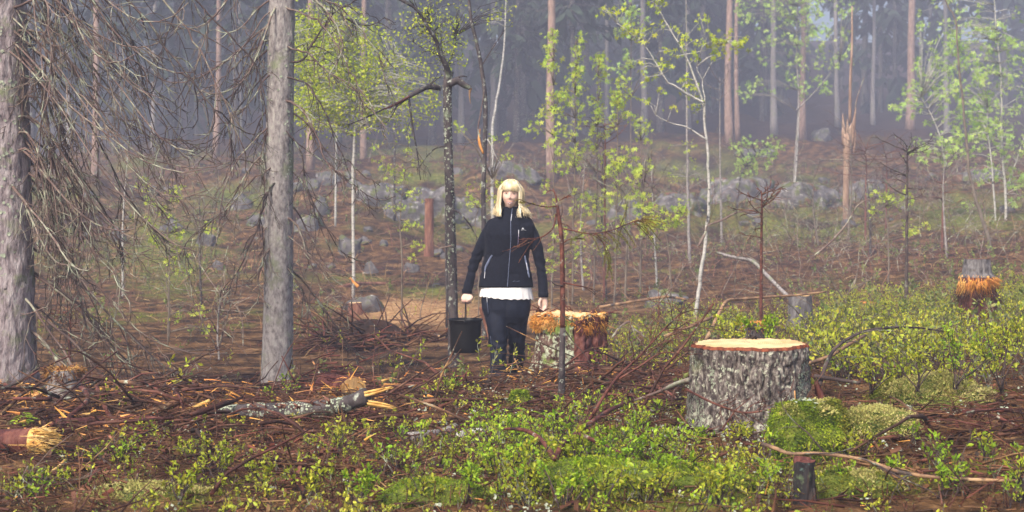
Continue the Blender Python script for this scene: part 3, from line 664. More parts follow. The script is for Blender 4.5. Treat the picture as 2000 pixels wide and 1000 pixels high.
# torn stump behind the woman's bucket arm
d1 = 10.6; s1 = d1/FPX; b1 = np.array([(1117-CX)*s1, d1+.25, ZC-(742-HY)*s1]); h1 = (742-618)*s1
S1 = stump_side(b1, [(-.15, .40), (0, .335), (h1*.3, .285), (h1*.7, .262), (h1, .262)], 220, 5, .018, .22, 6, (-.01, 0), .02, rowk=80)
t = thing('tree_stump', 'torn stump with a ragged orange fibre collar beside the blonde woman', 'stump', b1, 'sawn stumps of the clearing')
side_mesh(S1).build('bark', mat['torn_bark'], t)
S1b = S1[26:78, :]; aa = np.arange(220)/220*2*PI; selr = np.nonzero((aa > 4.75) & (aa < 6.2))[0]; c1 = S1[:, :].mean((0, 1)); patch = S1b[:, selr]
pc = np.array([b1[0], b1[1], 0]); ra = patch-pc; ra[..., 2] = 0; ra = norm(ra); edge = np.minimum(np.arange(len(selr)), np.arange(len(selr))[::-1])[None, :]
patch = patch+ra*(.006+.012*np.clip(edge/6, 0, 1))[..., None]+ra*(.012*vnoise((patch*np.array([50, 50, 9])).reshape(-1, 3), 6).reshape(patch.shape[:2]))[..., None]
a_, b_ = patch.shape[:2]; ii, jj = np.meshgrid(np.arange(a_-1), np.arange(b_-1), indexing='ij'); k0 = (ii*b_+jj).ravel()
MB().add(patch.reshape(-1, 3), np.stack([k0, k0+1, k0+b_+1, k0+b_], -1)).build('bare_red_wood', mat['raw_red'], t)
T1 = S1[-1]; cut_disc(T1, .004, 1.0, .006, 8).build('cut_face', mat['cut'], t)
m = MB(); fibres(m, T1, 1500, .035, .7, .15, r3, 3.0, 6.5, .0065, sp=.8); fibres(m, T1+[0, 0, -.03], 700, .07, .3, .9, r3, 5.05, 6.0, .006, sp=.6); fibres(m, T1+[-.02, 0, -.025], 1300, .05, .9, .12, r3, 2.9, 4.25, .0075, sp=.8); fibres(m, T1, 240, .04, 1, .2, r3, 0, 3, .006, sp=.7)
m.build('fibre_collar', mat['orange_fibre'], t)['kind'] = 'stuff'
m = MB(); B = grow(T1[r3.integers(0, 110, 24)]+[0, 0, .012], r3.normal(size=(24, 3))*[1, 1, .1], .12, 4, .2, .3, 0, r3); m.tubes(B, taper(24, 4, .007, .004), 3); m.build('bark_crumb', mat['raw_red'], t)

# far torn stump in the blueberry
d2 = 14.2; s2 = d2/FPX; b2 = np.array([(1921-CX)*s2, d2+.2, ZC-(630-HY)*s2]); h2 = (630-507)*s2
S2 = stump_side(b2, [(-.2, .26), (0, .182), (h2*.4, .172), (h2*.72, .175), (h2*.77, .150), (h2, .122)], 120, 9, .014, .25, 5, rowk=60)
t = thing('tree_stump', 'two tiered stump with grey top block and orange torn band among blueberry', 'stump', b2, 'sawn stumps of the clearing')
side_mesh(S2[:47]).build('bark', mat['raw_red'], t); side_mesh(S2[46:]).build('top_block', mat['weathered'], t)
cut_disc(S2[-1], .003, 1.0).build('cut_face', mat['red_wood'], t)
m = MB(); fibres(m, S2[45], 360, .12, .25, 1.1, r3, 2.9, 5.3, .008); fibres(m, S2[46], 160, .08, .9, -.1, r3, 4.9, 6.3, .007); m.build('fibre_band', mat['orange_fibre'], t)['kind'] = 'stuff'
m = MB(); fibres(m, S2[38], 220, .14, .7, .6, r3, 2.6, 6.8, .007); m.build('torn_splinters', mat['red_twig'], t)['kind'] = 'stuff'

def small_stump(px, py, topy, w, d, label, bark, cutm, cap=None, seed=0, flare=1.25, back=.1):
    s = d/FPX; b = np.array([(px-CX)*s, d+back, ZC-(py-HY)*s]); h = (py-topy)*s; R = w/2*s
    S = stump_side(b, [(-.25, R*flare*1.1), (0, R*flare), (h*.4, R*1.06), (h, R)], 90, seed, R*.035, .14, 5, (.02, .02), R*.05, rowk=44)
    t = thing('tree_stump', label, 'stump', b, 'sawn stumps of the clearing'); side_mesh(S).build('bark', mat[bark], t)
    cut_disc(S[-1], .003, 1.0).build('cut_face', mat[cutm], t)
    if cap:
        m = MB(); fibres(m, S[-1]+[0, 0, .004], cap[0]*2, cap[1]*R*1.3, 1, .3, r3, 0, 6.28, R*.06, k=3)
        nb = np.repeat(S[-1].mean(0)[None], cap[0]*2, 0)+r3.normal(0, R*.5, (cap[0]*2, 3))*[1, 1, .06]; B = grow(nb, r3.normal(size=nb.shape)*[1, 1, .12]+[-.3, 0, 0], R*.45, 4, .2, .25, 0, r3)
        m.tubes(B, taper(len(nb), 4, R*.07, R*.03), 3, 0, .5); m.build('fibre_cap', mat[cap[2]], t)['kind'] = 'stuff'
    return t
mat['cap_fibre'] = material('cap_fibre', [(.3, (.10, .045, .015)), (.5, (.26, .12, .035)), (.72, (.58, .34, .10))], 9, bump=.3, island=.45, hue=.015)
small_stump(116, 792, 724, 62, 9.3, 'little pale barked stump under a shaggy brown cap beside the big grey trunk', 'grey_bark', 'cut_brown', (150, .36, 'cap_fibre'), 3, 1.1)
small_stump(692, 617, 592, 26, 22, 'tiny sawn red stump in front of the long low boulder', 'red_wood', 'cut', None, 4)
small_stump(1476, 690, 632, 42, 9.6, 'mossy stump with orange torn top in the bright shrubs, a dead stem over it', 'dark_bark', 'cut_brown', (80, .35, 'orange_fibre'), 5)
small_stump(1566, 650, 578, 46, 15.5, 'plain weathered grey stump in the mist beyond the widest stump', 'weathered', 'cut_brown', None, 6, 1.4)
small_stump(838, 478, 388, 17, 30, 'broken reddish trunk stub standing on the slope behind the bucket', 'red_wood', 'red_wood', (26, .6, 'red_twig'), 7, 1.1)
small_stump(1240, 610, 588, 40, 24, 'low grey mossy stump in the clearing behind the torn stump', 'dark_bark', 'cut_brown', None, 8, 1.5)
small_stump(1700, 612, 592, 30, 18, 'small orange topped stump among blueberry', 'red_wood', 'cut', (60, .5, 'orange_fibre'), 9, 1.2)

# sawn butt of a log pointing at the camera
lp = G(682, 770); ld = 9.6; c0 = P(690, 762, ld); ax = norm(np.array([.42, -.80, -.05])); u = norm(np.cross(ax, [0, 0, 1.0])); w = np.cross(u, ax); a = np.linspace(0, 2*PI, 48, endpoint=False)
def log_ring(c, R, sq=.86, seed=0):
    q = np.stack([np.cos(a)*R, np.sin(a)*R*sq], -1); q = q*(1+.05*np.sin(3*a+seed)[:, None]); return c+q[:, :1]*u+q[:, 1:]*w
rg = [log_ring(c0-ax*.5*t_+np.array([0, 0, -.05*t_]), .088+.004*math.sin(9*t_), 1.05) for t_ in np.linspace(1, 0, 24)]; rg = [q+(norm(q-q.mean(0))*(.008*vnoise(q*40, 2))[:, None]) for q in rg]
t = thing('cut_log', 'sawn off log butt showing its orange brown face behind the lichened log', 'log', (c0[0], c0[1], c0[2]-.1)); side_mesh(np.array(rg)).build('bark', mat['raw_red'], t)
cut_disc(rg[-1], 0, 1.0).build('cut_face', mat['cut_brown'], t)
m = MB(); fibres(m, rg[-2], 60, .08, .8, -.3, r3, .6, 2.4, .007); m.build('torn_fibre', mat['orange_fibre'], t)['kind'] = 'stuff'
m = MB(); pts = rg[10][r3.integers(0, 48, 90)]+r3.normal(0, .07, (90, 3)); B = grow(pts, r3.normal(size=(90, 3))*[1, .6, .25], .22, 4, .3, .2, 0, r3); m.tubes(B, taper(90, 4, .008, .004), 3); m.build('bark_shreds', mat['raw_red'], t)['kind'] = 'stuff'

# weathered post at the lower edge
d5 = 5.5; s5 = d5/FPX; t = thing('wooden_post', 'rotten dark wooden post with green algae standing close by the mossy hummock', 'post', P(1572, 1060, d5+.1))
SP = stump_side(P(1570, 1075, d5+.1), [(0, .046), (.2, .045), (.355, .043)], 90, 12, .006, .02, 4, (.0, .1), .012, 1, 70)
mat['post_wood'] = material('post_wood', [(.3, (.008, .008, .010)), (.5, (.032, .028, .030)), (.7, (.11, .07, .05))], 20, (1, 1, .15), 8, .8, .9, 50, .012, spots=[((.14, .20, .10), 9, .56, .66), ((.10, .16, .15), 16, .62, .7)])
side_mesh(SP).build('post_shaft', mat['post_wood'], t); cut_disc(SP[-1], -.004, 1.0, .014, 5).build('rotten_top', mat['raw_red'], t)
m = MB(); q = P(1594, 1070, d5+.08); m.tube([q, q+[0.0, 0, .10], q+[-.012, 0, .235]], [.022, .021, .006], 7, 0, 4, .6); m.build('split_side', mat['post_wood'], t)

# broken snag with jagged top far upslope
d6 = 40; s6 = d6/FPX; b6 = gpt((1652-CX)*s6, d6, -.2)
t = thing('broken_snag', 'tall splintered orange brown snag with a thin spike, in front of the dark wood', 'tree', b6)
m = MB().tube([b6, P(1652, 440, d6), P(1653, 340, d6), P(1655, 262, d6)], [.10, .085, .09, .12], 10, 0, 6); m.build('trunk', mat['snag_wood'], t)
for (x, y0, y1, x1, w_) in [(1650, 275, 222, 1646, .05), (1656, 275, 232, 1655, .055), (1664, 272, 210, 1672, .055), (1659, 270, 240, 1663, .06), (1647, 268, 250, 1645, .04), (1668, 285, 255, 1672, .035)]:
    MB().tube([P(x, y0+14, d6-.05), P((x+x1)/2, (y0+y1)/2, d6-.05), P(x1, y1, d6-.05)], [w_, w_, .006], 5, 0, 3, .5).build('splinter', mat['snag_wood'], t)
MB().tube([P(1660, 240, d6), P(1661, 160, d6), P(1664, 90, d6), P(1664, 12, d6)], [.045, .04, .034, .02], 6, 0, 4).build('spike', mat['snag_wood'], t)
MB().tube([P(1668, 250, d6+.2), P(1672, 200, d6), P(1688, 150, d6)], [.025, .02, .008], 5, 0, 4).build('branch', mat['dead_twig'], t)

# ================================================================== LARGE NEAR TRUNKS WITH DEAD BRANCHES
def trunk_mesh(pts, rad, seed, n=64, k=26, amp=.010, fr=(24, 24, 12)):
    c = catmull(pts, k); r_ = np.interp(np.linspace(0, len(pts)-1, len(c)), np.arange(len(pts)), rad); an = np.linspace(0, 2*PI, n, endpoint=False)
    V = np.stack([c[:, None, 0]+np.cos(an)*r_[:, None], c[:, None, 1]+np.sin(an)*r_[:, None], np.repeat(c[:, 2:3], n, 1)], -1)
    q = V.reshape(-1, 3); dsp = amp*vnoise(q*np.array(fr), seed)+amp*.7*vnoise(q*np.array(fr)*2.3, seed+1)
    dd = np.stack([np.tile(np.cos(an), len(c)), np.tile(np.sin(an), len(c)), np.zeros(len(c)*n)], -1); return MB().loft((q+dd*dsp[:, None]).reshape(len(c), n, 3), 0, False)

def dead_branch(main, r0, r, ns=12, sl=.38, nt_=3, droop=2.2, tw=1.0, smin=.12):
    """main (k,3) polyline -> branch with hanging side twigs"""
    m = MB(); k = len(main); m.tubes(main[None], (np.linspace(r0, .0035, k)[None]), 6, 0)
    Lm = np.linalg.norm(np.diff(main, axis=0), axis=1).sum()
    tt = r.uniform(smin, 1, ns); p, tg = at_t(main[None], np.zeros(ns, int), tt); sd = r.normal(size=(ns, 3))*[.8, .8, .5]
    ln = np.clip(sl*Lm*(1.15-.75*tt)*r.uniform(.5, 1.3, ns), .12, 1.0)
    S = grow(p, norm(tg*1.1+sd*.8), ln, 9, droop, .15, .7, r); m.tubes(S, taper(ns, 9, np.minimum(r0*.42, .0075), .0022)*tw, 4)
    idx = np.repeat(np.arange(ns), nt_); p, tg = at_t(S, idx, r.uniform(.15, .95, ns*nt_)); T = grow(p, norm(tg*.9+r.normal(0, .5, p.shape)), ln[idx]*r.uniform(.2, .6, len(p)), 5, 1.1, .2, .35, r)
    m.tubes(T, taper(len(p), 5, .0034, .0017)*tw, 3); return m

def trunk_axis(pts):
    z = np.array([p[2] for p in pts]); o = np.argsort(z); z = z[o]; q = np.array(pts)[o]
    return lambda h: np.array([np.interp(h, z, q[:, 0]), np.interp(h, z, q[:, 1]), h])

rb = np.random.default_rng(77)
# --- big grey trunk at the edge
dA = 11.0; ptsA = [gpt((16-CX)/FPX*dA, dA, -.2)+[0, .1, 0], P(17, 700, dA), P(18, 500, dA), P(14, 300, dA), P(8, 100, dA), P(2, -120, dA), P(-6, -420, dA), P(-14, -900, dA)]
tA = thing('spruce_tree', 'biggest grey spruce trunk with a curtain of drooping dead branches', 'tree', ptsA[0])
trunk_mesh(ptsA, [.26, .205, .178, .172, .178, .17, .15, .12], 3).build('trunk', mat['spruce_bark'], tA)
axA = trunk_axis(ptsA)
def px_branch(pp, d, r0, **kw):
    d = np.linspace(d[0], d[1], len(pp)) if isinstance(d, tuple) else np.full(len(pp), d)
    c = catmull(np.array([P(x, y, q) for (x, y), q in zip(pp, d)]), 5); c = c+rb.normal(0, .006, c.shape)
    return dead_branch(c, r0, rb, **kw)
MAIN_A = [
    [(60, -60), (110, 0), (130, 30), (175, 68), (240, 140), (285, 195), (330, 250)], [(20, 10), (75, 40), (120, 75), (180, 145), (225, 195), (262, 230), (330, 325), (368, 420)],
    [(10, 40), (62, 92), (95, 120), (140, 170), (190, 222), (240, 290), (290, 370), (318, 420)], [(20, 130), (60, 120), (95, 170), (120, 260), (150, 330), (190, 400), (238, 480)],
    [(20, 150), (70, 160), (105, 230), (130, 300), (175, 370), (215, 430), (240, 500)], [(20, 200), (66, 190), (90, 240), (105, 320), (130, 400), (180, 470), (200, 560)],
    [(20, 60), (80, 70), (88, 150), (95, 260), (100, 360), (85, 450), (75, 560)], [(10, 20), (85, 0), (95, 60), (100, 150), (82, 240), (70, 360)],
    [(15, -30), (90, -40), (180, 20), (250, 100), (300, 170), (360, 260)], [(20, 230), (70, 240), (130, 350), (160, 450), (150, 560), (170, 640)],
    [(20, 260), (60, 270), (110, 380), (175, 480), (225, 540), (255, 600)], [(10, -80), (140, -80), (260, 10), (330, 100), (400, 190), (455, 260)],
    [(10, -120), (170, -120), (300, -20), (380, 80), (430, 180), (480, 300)], [(10, -140), (190, -150), (320, -60), (430, 50), (500, 130), (520, 240)], [(16, 300), (64, 300), (95, 420), (110, 520), (90, 620)]]
for pp in MAIN_A:
    dl = dA-.12+rb.uniform(-.5, .5); px_branch(pp, (dA-.1, dl), rb.uniform(.009, .015), ns=13, nt_=2, sl=.32).build('branch', mat['dark_twig' if rb.random() < .3 else 'dead_twig'], tA)
for k in range(36):       # bundles of finer hanging branches
    zt = rb.uniform(.55, 3.9)**1.0; az = rb.uniform(-1.1, 1.1); p = axA(zt)+np.array([math.cos(az), math.sin(az), 0])*.16; L_ = rb.uniform(.9, 2.5)*(.75+.12*zt)
    c = grow(p[None], np.array([[math.cos(az)*1.0+.45, math.sin(az)*.7, -.75]]), L_*.92, 14, 1.7, .07, .45, rb)[0]
    dead_branch(c, rb.uniform(.006, .012), rb, ns=11, nt_=2).build('branch', mat['dead_twig' if rb.random() < .62 else 'dark_twig'], tA)
for k in range(18):       # steep curtain hanging close along the trunk
    zt = rb.uniform(1.5, 3.9); az = rb.uniform(-.8, .7); p = axA(zt)+np.array([math.cos(az), math.sin(az), 0])*.16
    c = grow(p[None], np.array([[math.cos(az)*.8+.35, math.sin(az)*.6, -.9]]), rb.uniform(.6, 1.3), 14, 3.2, .08, .3, rb)[0]
    dead_branch(c, rb.uniform(.006, .010), rb, ns=11, nt_=2, droop=3).build('branch', mat['dead_twig' if rb.random() < .6 else 'dark_twig'], tA)
MBl = MB(); q = np.array([axA(z) for z in rb.uniform(.3, 3.0, 260)]); an = rb.normal(-1.6, .8, 260); nn = np.stack([np.cos(an), np.sin(an), np.zeros(260)], -1); LV = (V[:, [2, 0, 1]], F, 0)
MBl.inst([LV], frames(nn, rb.uniform(0, 6, 260), rb.uniform(.008, .022, 260)), q+nn*.175); MBl.build('lichen', mat['lichen'], tA)['kind'] = 'stuff'

# --- middle grey trunk
dB = 12.3; ptsB = [gpt((541-CX)/FPX*dB, dB, -.25), P(541, 760, dB), P(544, 560, dB), P(546, 300, dB), P(549, 100, dB), P(552, -150, dB), P(555, -500, dB), P(558, -900, dB)]
tB = thing('spruce_tree', 'smooth grey spruce trunk with curling lichened dead twigs, left of the woman', 'tree', ptsB[0])
trunk_mesh(ptsB, [.17, .140, .124, .118, .113, .11, .10, .08], 5, amp=.006).build('trunk', mat['grey_bark'], tB)
axB = trunk_axis(ptsB)
MAIN_B = [
    [(548, 62), (500, 95), (460, 130), (425, 160), (395, 180)], [(546, 320), (500, 345), (450, 400), (420, 425), (380, 455), (350, 500)], [(552, 10), (620, 40), (660, 90), (690, 150), (720, 200), (760, 260)],
    [(552, 90), (600, 105), (640, 140), (690, 170), (720, 215)], [(550, 150), (600, 165), (640, 230), (660, 290), (700, 335), (742, 362)], [(550, 190), (590, 215), (620, 270), (640, 320), (680, 345)],
    [(550, -40), (600, -20), (650, 40), (670, 90), (640, 150)], [(553, -20), (640, 0), (700, 50), (740, 110), (755, 170)], [(546, 240), (520, 260), (515, 330), (522, 420), (510, 500)], [(546, 350), (520, 380), (500, 450), (470, 520), (440, 570)],
    [(550, 250), (585, 290), (600, 370), (620, 430), (650, 500)], [(548, 420), (580, 440), (610, 520), (640, 570), (690, 620)], [(546, -60), (480, -40), (420, 30), (390, 100), (370, 180)], [(546, -90), (450, -80), (360, 0), (320, 90), (300, 180)],
    [(550, 120), (590, 118), (625, 60), (660, 20), (700, 0)], [(545, 470), (515, 500), (505, 560), (520, 600)]]
for pp in MAIN_B:
    dl = dB-.05+rb.uniform(-.5, .4); px_branch(pp, (dB-.08, dl), rb.uniform(.007, .013), ns=11, nt_=2, sl=.34).build('branch', mat['dark_twig' if rb.random() < .4 else 'dead_twig'], tB)
for k in range(27):
    zt = rb.uniform(.9, 4.1); az = rb.choice([rb.normal(PI+.3, .55), rb.normal(-.25, .5), rb.uniform(0, 6.3)], p=[.5, .3, .2]); p = axB(zt)+np.array([math.cos(az), math.sin(az), 0])*.11
    c = grow(p[None], np.array([[math.cos(az), math.sin(az)*.7, -.65]]), rb.uniform(.5, 1.55), 13, 1.9, .09, .6, rb)[0]
    dead_branch(c, rb.uniform(.005, .010), rb, ns=9, nt_=2).build('branch', mat['dead_twig' if rb.random() < .7 else 'dark_twig'], tB)
MBl = MB(); q = np.array([axB(z) for z in rb.uniform(.2, 3.2, 420)]); an = np.concatenate([rb.normal(-.5, .3, 260), rb.normal(-2.7, .3, 160)]); nn = np.stack([np.cos(an), np.sin(an), np.zeros(420)], -1)
MBl.inst([LV], frames(nn, rb.uniform(0, 6, 420), rb.uniform(.006, .016, 420)), q+nn*.117); MBl.build('lichen', mat['lichen'], tB)['kind'] = 'stuff'

# --- black lichened snag with the broken crown
dC = 13.4; ptsC = [gpt((886-CX)/FPX*dC, dC, -.25), P(886, 700, dC), P(884, 560, dC), P(880, 420, dC), P(876, 300, dC), P(874, 220, dC), P(874, 165, dC), P(878, 140, dC)]
tC = thing('dead_tree', 'black lichened snag with a snapped crooked crown, behind the bucket', 'tree', ptsC[0])
trunk_mesh(ptsC, [.07, .052, .046, .043, .042, .040, .042, .036], 8, 28, 14, .004).build('trunk', mat['dark_bark'], tC)
def stick(root, pp, d, rad, m, n=6, name='branch', ns=0):
    d = np.linspace(d[0], d[1], len(pp)) if isinstance(d, tuple) else np.full(len(pp), d)
    q = np.array([P(x, y, z) for (x, y), z in zip(pp, d)]); rd = np.interp(np.linspace(0, 1, len(pp)), [0, 1], rad) if len(rad) == 2 else np.array(rad)
    mb = MB().tube(q, rd, n, 0, 4)
    if ns:
        c = catmull(q, 4); p, tg = at_t(c[None], np.zeros(ns, int), rb.uniform(.2, 1, ns)); B = grow(p, tg+rb.normal(0, .6, p.shape), np.linalg.norm(c[-1]-c[0])*rb.uniform(.12, .4, ns), 6, .4, .2, .2, rb); mb.tubes(B, taper(ns, 6, rd.min()*.7, .0018), 4)
        idx = np.repeat(np.arange(ns), 2); p, tg = at_t(B, idx, rb.uniform(.3, .9, ns*2)); B2 = grow(p, tg+rb.normal(0, .6, p.shape), .12, 4, .3, .25, 0, rb); mb.tubes(B2, taper(ns*2, 4, .0025, .0015), 3)
    return mb.build(name, mat[m], root)
stick(tC, [(876, 165), (893, 158), (905, 165), (919, 172)], dC-.05, [.036, .034, .030, .022], 'dark_bark', 8)
stick(tC, [(919, 172), (917, 185), (919, 203)], dC-.05, [.016, .009, .002], 'tan_wood', 5, 'splinter')
stick(tC, [(878, 150), (872, 130), (860, 105), (852, 80), (840, 60), (815, 20), (790, 4), (762, -10)], (dC, dC-.4), [.030, .026, .022, .018, .016, .014, .012, .008], 'dark_bark', 6, 'branch', 9)
stick(tC, [(860, 172), (835, 170), (810, 182), (780, 200), (750, 212)], (dC, dC-.3), [.028, .026, .022, .016, .010], 'dark_bark', 7, 'branch', 5)
stick(tC, [(750, 212), (710, 232), (680, 243)], dC-.3, [.010, .007, .003], 'dark_bark', 5, 'branch', 3)
stick(tC, [(798, 190), (806, 250), (815, 300), (821, 352)], dC-.3, [.012, .009, .007, .003], 'dark_bark', 5, 'branch', 3)
stick(tC, [(800, 188), (770, 205), (748, 214)], dC-.33, [.010, .012, .004], 'raw_red', 5, 'torn_bark')
stick(tC, [(884, 410), (900, 418), (918, 440), (925, 452)], dC-.1, [.011, .004], 'dark_bark', 5, 'branch', 2)
stick(tC, [(882, 480), (866, 483), (856, 486)], dC-.1, [.009, .004], 'dead_twig', 5, 'branch')
stick(tC, [(876, 165), (886, 155), (902, 149), (912, 150)], dC, [.016, .005], 'dark_bark', 5, 'branch')
stick(tC, [(874, 285), (850, 290), (830, 310), (818, 330)], dC+.1, [.009, .003], 'dark_bark', 5, 'branch', 3)
axC = trunk_axis(ptsC); m = MB(); an = rb.uniform(PI, 2*PI, 260); nn = np.stack([np.cos(an), np.sin(an), 0*an], -1); q = np.array([axC(z) for z in rb.uniform(.4, 2.7, 260)])+nn*.042; m.inst([LV], frames(nn, rb.uniform(0, 6, 260), rb.uniform(.005, .013, 260)), q); m.build('lichen', mat['lichen'], tC)['kind'] = 'stuff'

# --- thin dead stem broken in the middle
dD = 16.5; b = gpt((946-CX)/FPX*dD, dD, -.2); tD = thing('dead_tree', 'thin crooked dead stem with an orange split, right of the black snag', 'tree', b)
q = [b, P(946, 500, dD), P(944, 400, dD), P(946, 300, dD), P(948, 200, dD), P(940, 130, dD), P(930, 80, dD), P(920, 35, dD), P(912, -40, dD)]
trunk_mesh(q, [.034, .03, .028, .026, .026, .024, .022, .02, .014], 12, 14, 8, .003).build('trunk', mat['dark_bark'], tD)
stick(tD, [(944, 300), (937, 280), (936, 262), (938, 252)], dD-.03, [.012, .018, .013, .003], 'orange_fibre', 5, 'splinter')
stick(tD, [(938, 270), (934, 250), (940, 215), (946, 175)], dD-.04, [.010, .009, .008, .003], 'dead_twig', 5, 'branch')
stick(tD, [(952, 272), (960, 285), (968, 305), (980, 322)], dD-.1, [.008, .003], 'birch_bark', 5, 'branch', 1)
stick(tD, [(936, 262), (930, 275), (912, 280), (890, 281)], dD, [.007, .002], 'dead_twig', 5, 'branch', 2)
stick(tD, [(940, 130), (965, 90), (985, 60)], dD, [.008, .003], 'dark_twig', 5, 'branch', 4)
# ================================================================== PERSON
dW = 11.7; sW = dW/FPX
mat['skin'] = material('skin', [(.3, (.68, .44, .35)), (.6, (.76, .53, .43))], 18, bump=.05, rough=.5, spec=.35, spots=[((.74, .36, .30), 9, .58, .72)])
mat['softshell'] = material('navy_softshell', [(.3, (.004, .0048, .010)), (.6, (.008, .010, .020))], 60, bump=.25, bscale=300, bdist=.002, rough=.85, sheen=.04, spec=.15)
mat['trouser'] = material('navy_trouser', [(.3, (.005, .007, .015)), (.6, (.010, .014, .030))], 30, bump=.2, bscale=200, bdist=.002, rough=.65, spec=.25)
mat['zip'] = material('zip_tape', [(.3, (.10, .12, .20)), (.6, (.16, .19, .29))], 40, bump=.3, rough=.5)
mat['zip_violet'] = material('zip_violet', [(.3, (.16, .13, .22)), (.6, (.25, .21, .34))], 40, bump=.3, rough=.5)
mat['pale_metal'] = material('pale_pull', [(.3, (.5, .52, .58)), (.6, (.7, .72, .78))], 40, bump=0, rough=.4)
mat['white_cloth'] = material('white_cloth', [(.3, (.72, .70, .70)), (.6, (.84, .83, .82))], 40, (1, 1, .4), bump=.5, bscale=50, bdist=.006, rough=.9)
mat['hair'] = material('blonde_hair', [(.3, (.60, .45, .23)), (.5, (.80, .69, .45)), (.7, (.92, .85, .66))], 30, (1, 1, .06), bump=.3, rough=.45, island=.14, spec=.4)
mat['eye_white'] = material('eye_white', [(.3, (.82, .81, .79)), (.6, (.88, .87, .85))], 5, bump=0, rough=.2)
mat['iris'] = material('iris', [(.3, (.03, .045, .06)), (.6, (.06, .08, .10))], 5, bump=0, rough=.2)
mat['lip'] = material('lip', [(.3, (.52, .17, .16)), (.6, (.60, .23, .21))], 20, bump=0, rough=.35)
mat['brow'] = material('brow', [(.3, (.30, .19, .11)), (.6, (.42, .29, .17))], 40, bump=0, rough=.8)
mat['black_plastic'] = material('black_plastic', [(.3, (.003, .003, .004)), (.6, (.006, .006, .007))], 9, bump=.08, bscale=14, rough=.42, spec=.35, spots=[((.03, .028, .026), 22, .68, .8)])
mat['boot'] = material('boot', [(.3, (.015, .014, .014)), (.6, (.03, .027, .025))], 20, bump=.3, rough=.7)

def W(px, py, dy=0.0):
    return np.array([(px-CX)*sW, dW+dy, ZC-(py-HY)*sW])
def ell(c, hx, hy, n=36, pw=2.3, rot=0.0):
    a = np.linspace(0, 2*PI, n, endpoint=False); ca, sa = np.cos(a), np.sin(a)
    x = np.sign(ca)*np.abs(ca)**(2/pw)*hx; y = np.sign(sa)*np.abs(sa)**(2/pw)*hy
    return np.stack([c[0]+x*math.cos(rot)-y*math.sin(rot), c[1]+x*math.sin(rot)+y*math.cos(rot), np.full(n, c[2])], -1)
def limb(mb, pts, rad, n=18, flat=1.0):
    return mb.tube(pts, rad, n, 0, 5, flat)
gW = gpt(W(985, 0)[0], dW)
person = thing('person', 'smiling blonde woman in a navy softshell jacket carrying a black bucket', 'person', (W(988, 0)[0], dW, gW[2]))

# head: sculpted sphere, turned a touch
HC = W(997.5, 381.5, -.012)
th = np.linspace(.02, PI-.02, 70); ph = np.linspace(0, 2*PI, 96, endpoint=False)
X = np.sin(th)[:, None]*np.cos(ph); Y = np.sin(th)[:, None]*np.sin(ph); Z = np.repeat(np.cos(th)[:, None], 96, 1)
def gau(x, z, cx, cz, rx, rz): return np.exp(-((x-cx)/rx)**2-((z-cz)/rz)**2)
fr = np.clip(-Y, 0, 1)
xs = X*.0745; ysv = Y*.092; zs = Z*.112
jaw = smooth(.02, -1.0, Z); xs = xs*(1-.30*jaw); ysv = np.where(Y > 0, ysv*(1-.35*jaw), ysv*np.where(Z < 0, np.clip(np.sin(th)[:, None], .42, 1)**-.42, 1))
f3 = smooth(.15, .75, fr)
ysv = ysv-f3*(.016*gau(xs, zs, 0, -.021, .0085, .012)+.010*gau(xs, zs, 0, .000, .006, .022)+.006*gau(np.abs(xs), zs, .014, -.026, .009, .009)   # nose
              + .004*gau(xs, zs, 0, -.098, .024, .016)+.006*gau(np.abs(xs), zs, .036, -.028, .018, .018)+.005*gau(np.abs(xs), zs, .030, .030, .022, .009)  # chin, cheeks, brow
              - .009*gau(np.abs(xs), zs, .031, .010, .016, .011)-.004*gau(np.abs(xs), zs, .030, -.058, .010, .016)+.004*gau(xs, zs, 0, -.055, .028, .014))
tz = math.radians(-4); tn = math.radians(3)      # small turn and tilt
def headxf(p):
    p = np.asarray(p, float); x = p[..., 0]*math.cos(tz)-p[..., 1]*math.sin(tz); y = p[..., 0]*math.sin(tz)+p[..., 1]*math.cos(tz); z = p[..., 2]
    return np.stack([x*math.cos(tn)+z*math.sin(tn), y, -x*math.sin(tn)+z*math.cos(tn)], -1)+HC
body = MB(); body.loft(headxf(np.stack([xs, ysv, zs], -1)))
for sgn in (-1, 1):      # ears
    body.loft([headxf(np.stack([sgn*(.068+.010*np.sin(np.linspace(0, 2*PI, 12, endpoint=False))*0+k*.004)+0*np.zeros(12), .008+.016*(1-abs(k-1)*.3)*np.cos(np.linspace(0, 2*PI, 12, endpoint=False)), -.005+.029*(1-abs(k-1)*.25)*np.sin(np.linspace(0, 2*PI, 12, endpoint=False))], -1)) for k in range(3)])
limb(body, [HC+[0, .02, -.06], W(1000, 415, .02), W(998, 432, .03)], [.055, .053, .062])
body.loft([ell(W(997, y, .02), hx*sW, hy, 30) for y, hx, hy in [(428, 30, .06), (440, 33, .07), (470, 34, .085), (510, 31, .08), (550, 36, .09), (590, 38, .09), (604, 34, .08)]])
limb(body, [W(966, 448, .02), W(943, 476, .03), W(928, 508, .035), W(919, 540, 0), W(913, 572, -.03)], [.034, .032, .029, .028, .026])
limb(body, [W(1028, 450, .02), W(1046, 477, .02), W(1054, 510, .02), W(1059, 545, .0), W(1061, 580, -.03)], [.034, .032, .029, .028, .026])
limb(body, [W(968, 598), W(970, 640), W(971.5, 690), W(972, 745, .02)], [.06, .048, .040, .034]); limb(body, [W(1010, 598, .02), W(1012, 640, .055), W(1011, 678, .13), W(1009, 708, .225), W(1006, 736, .33)], [.06, .046, .038, .036, .034])
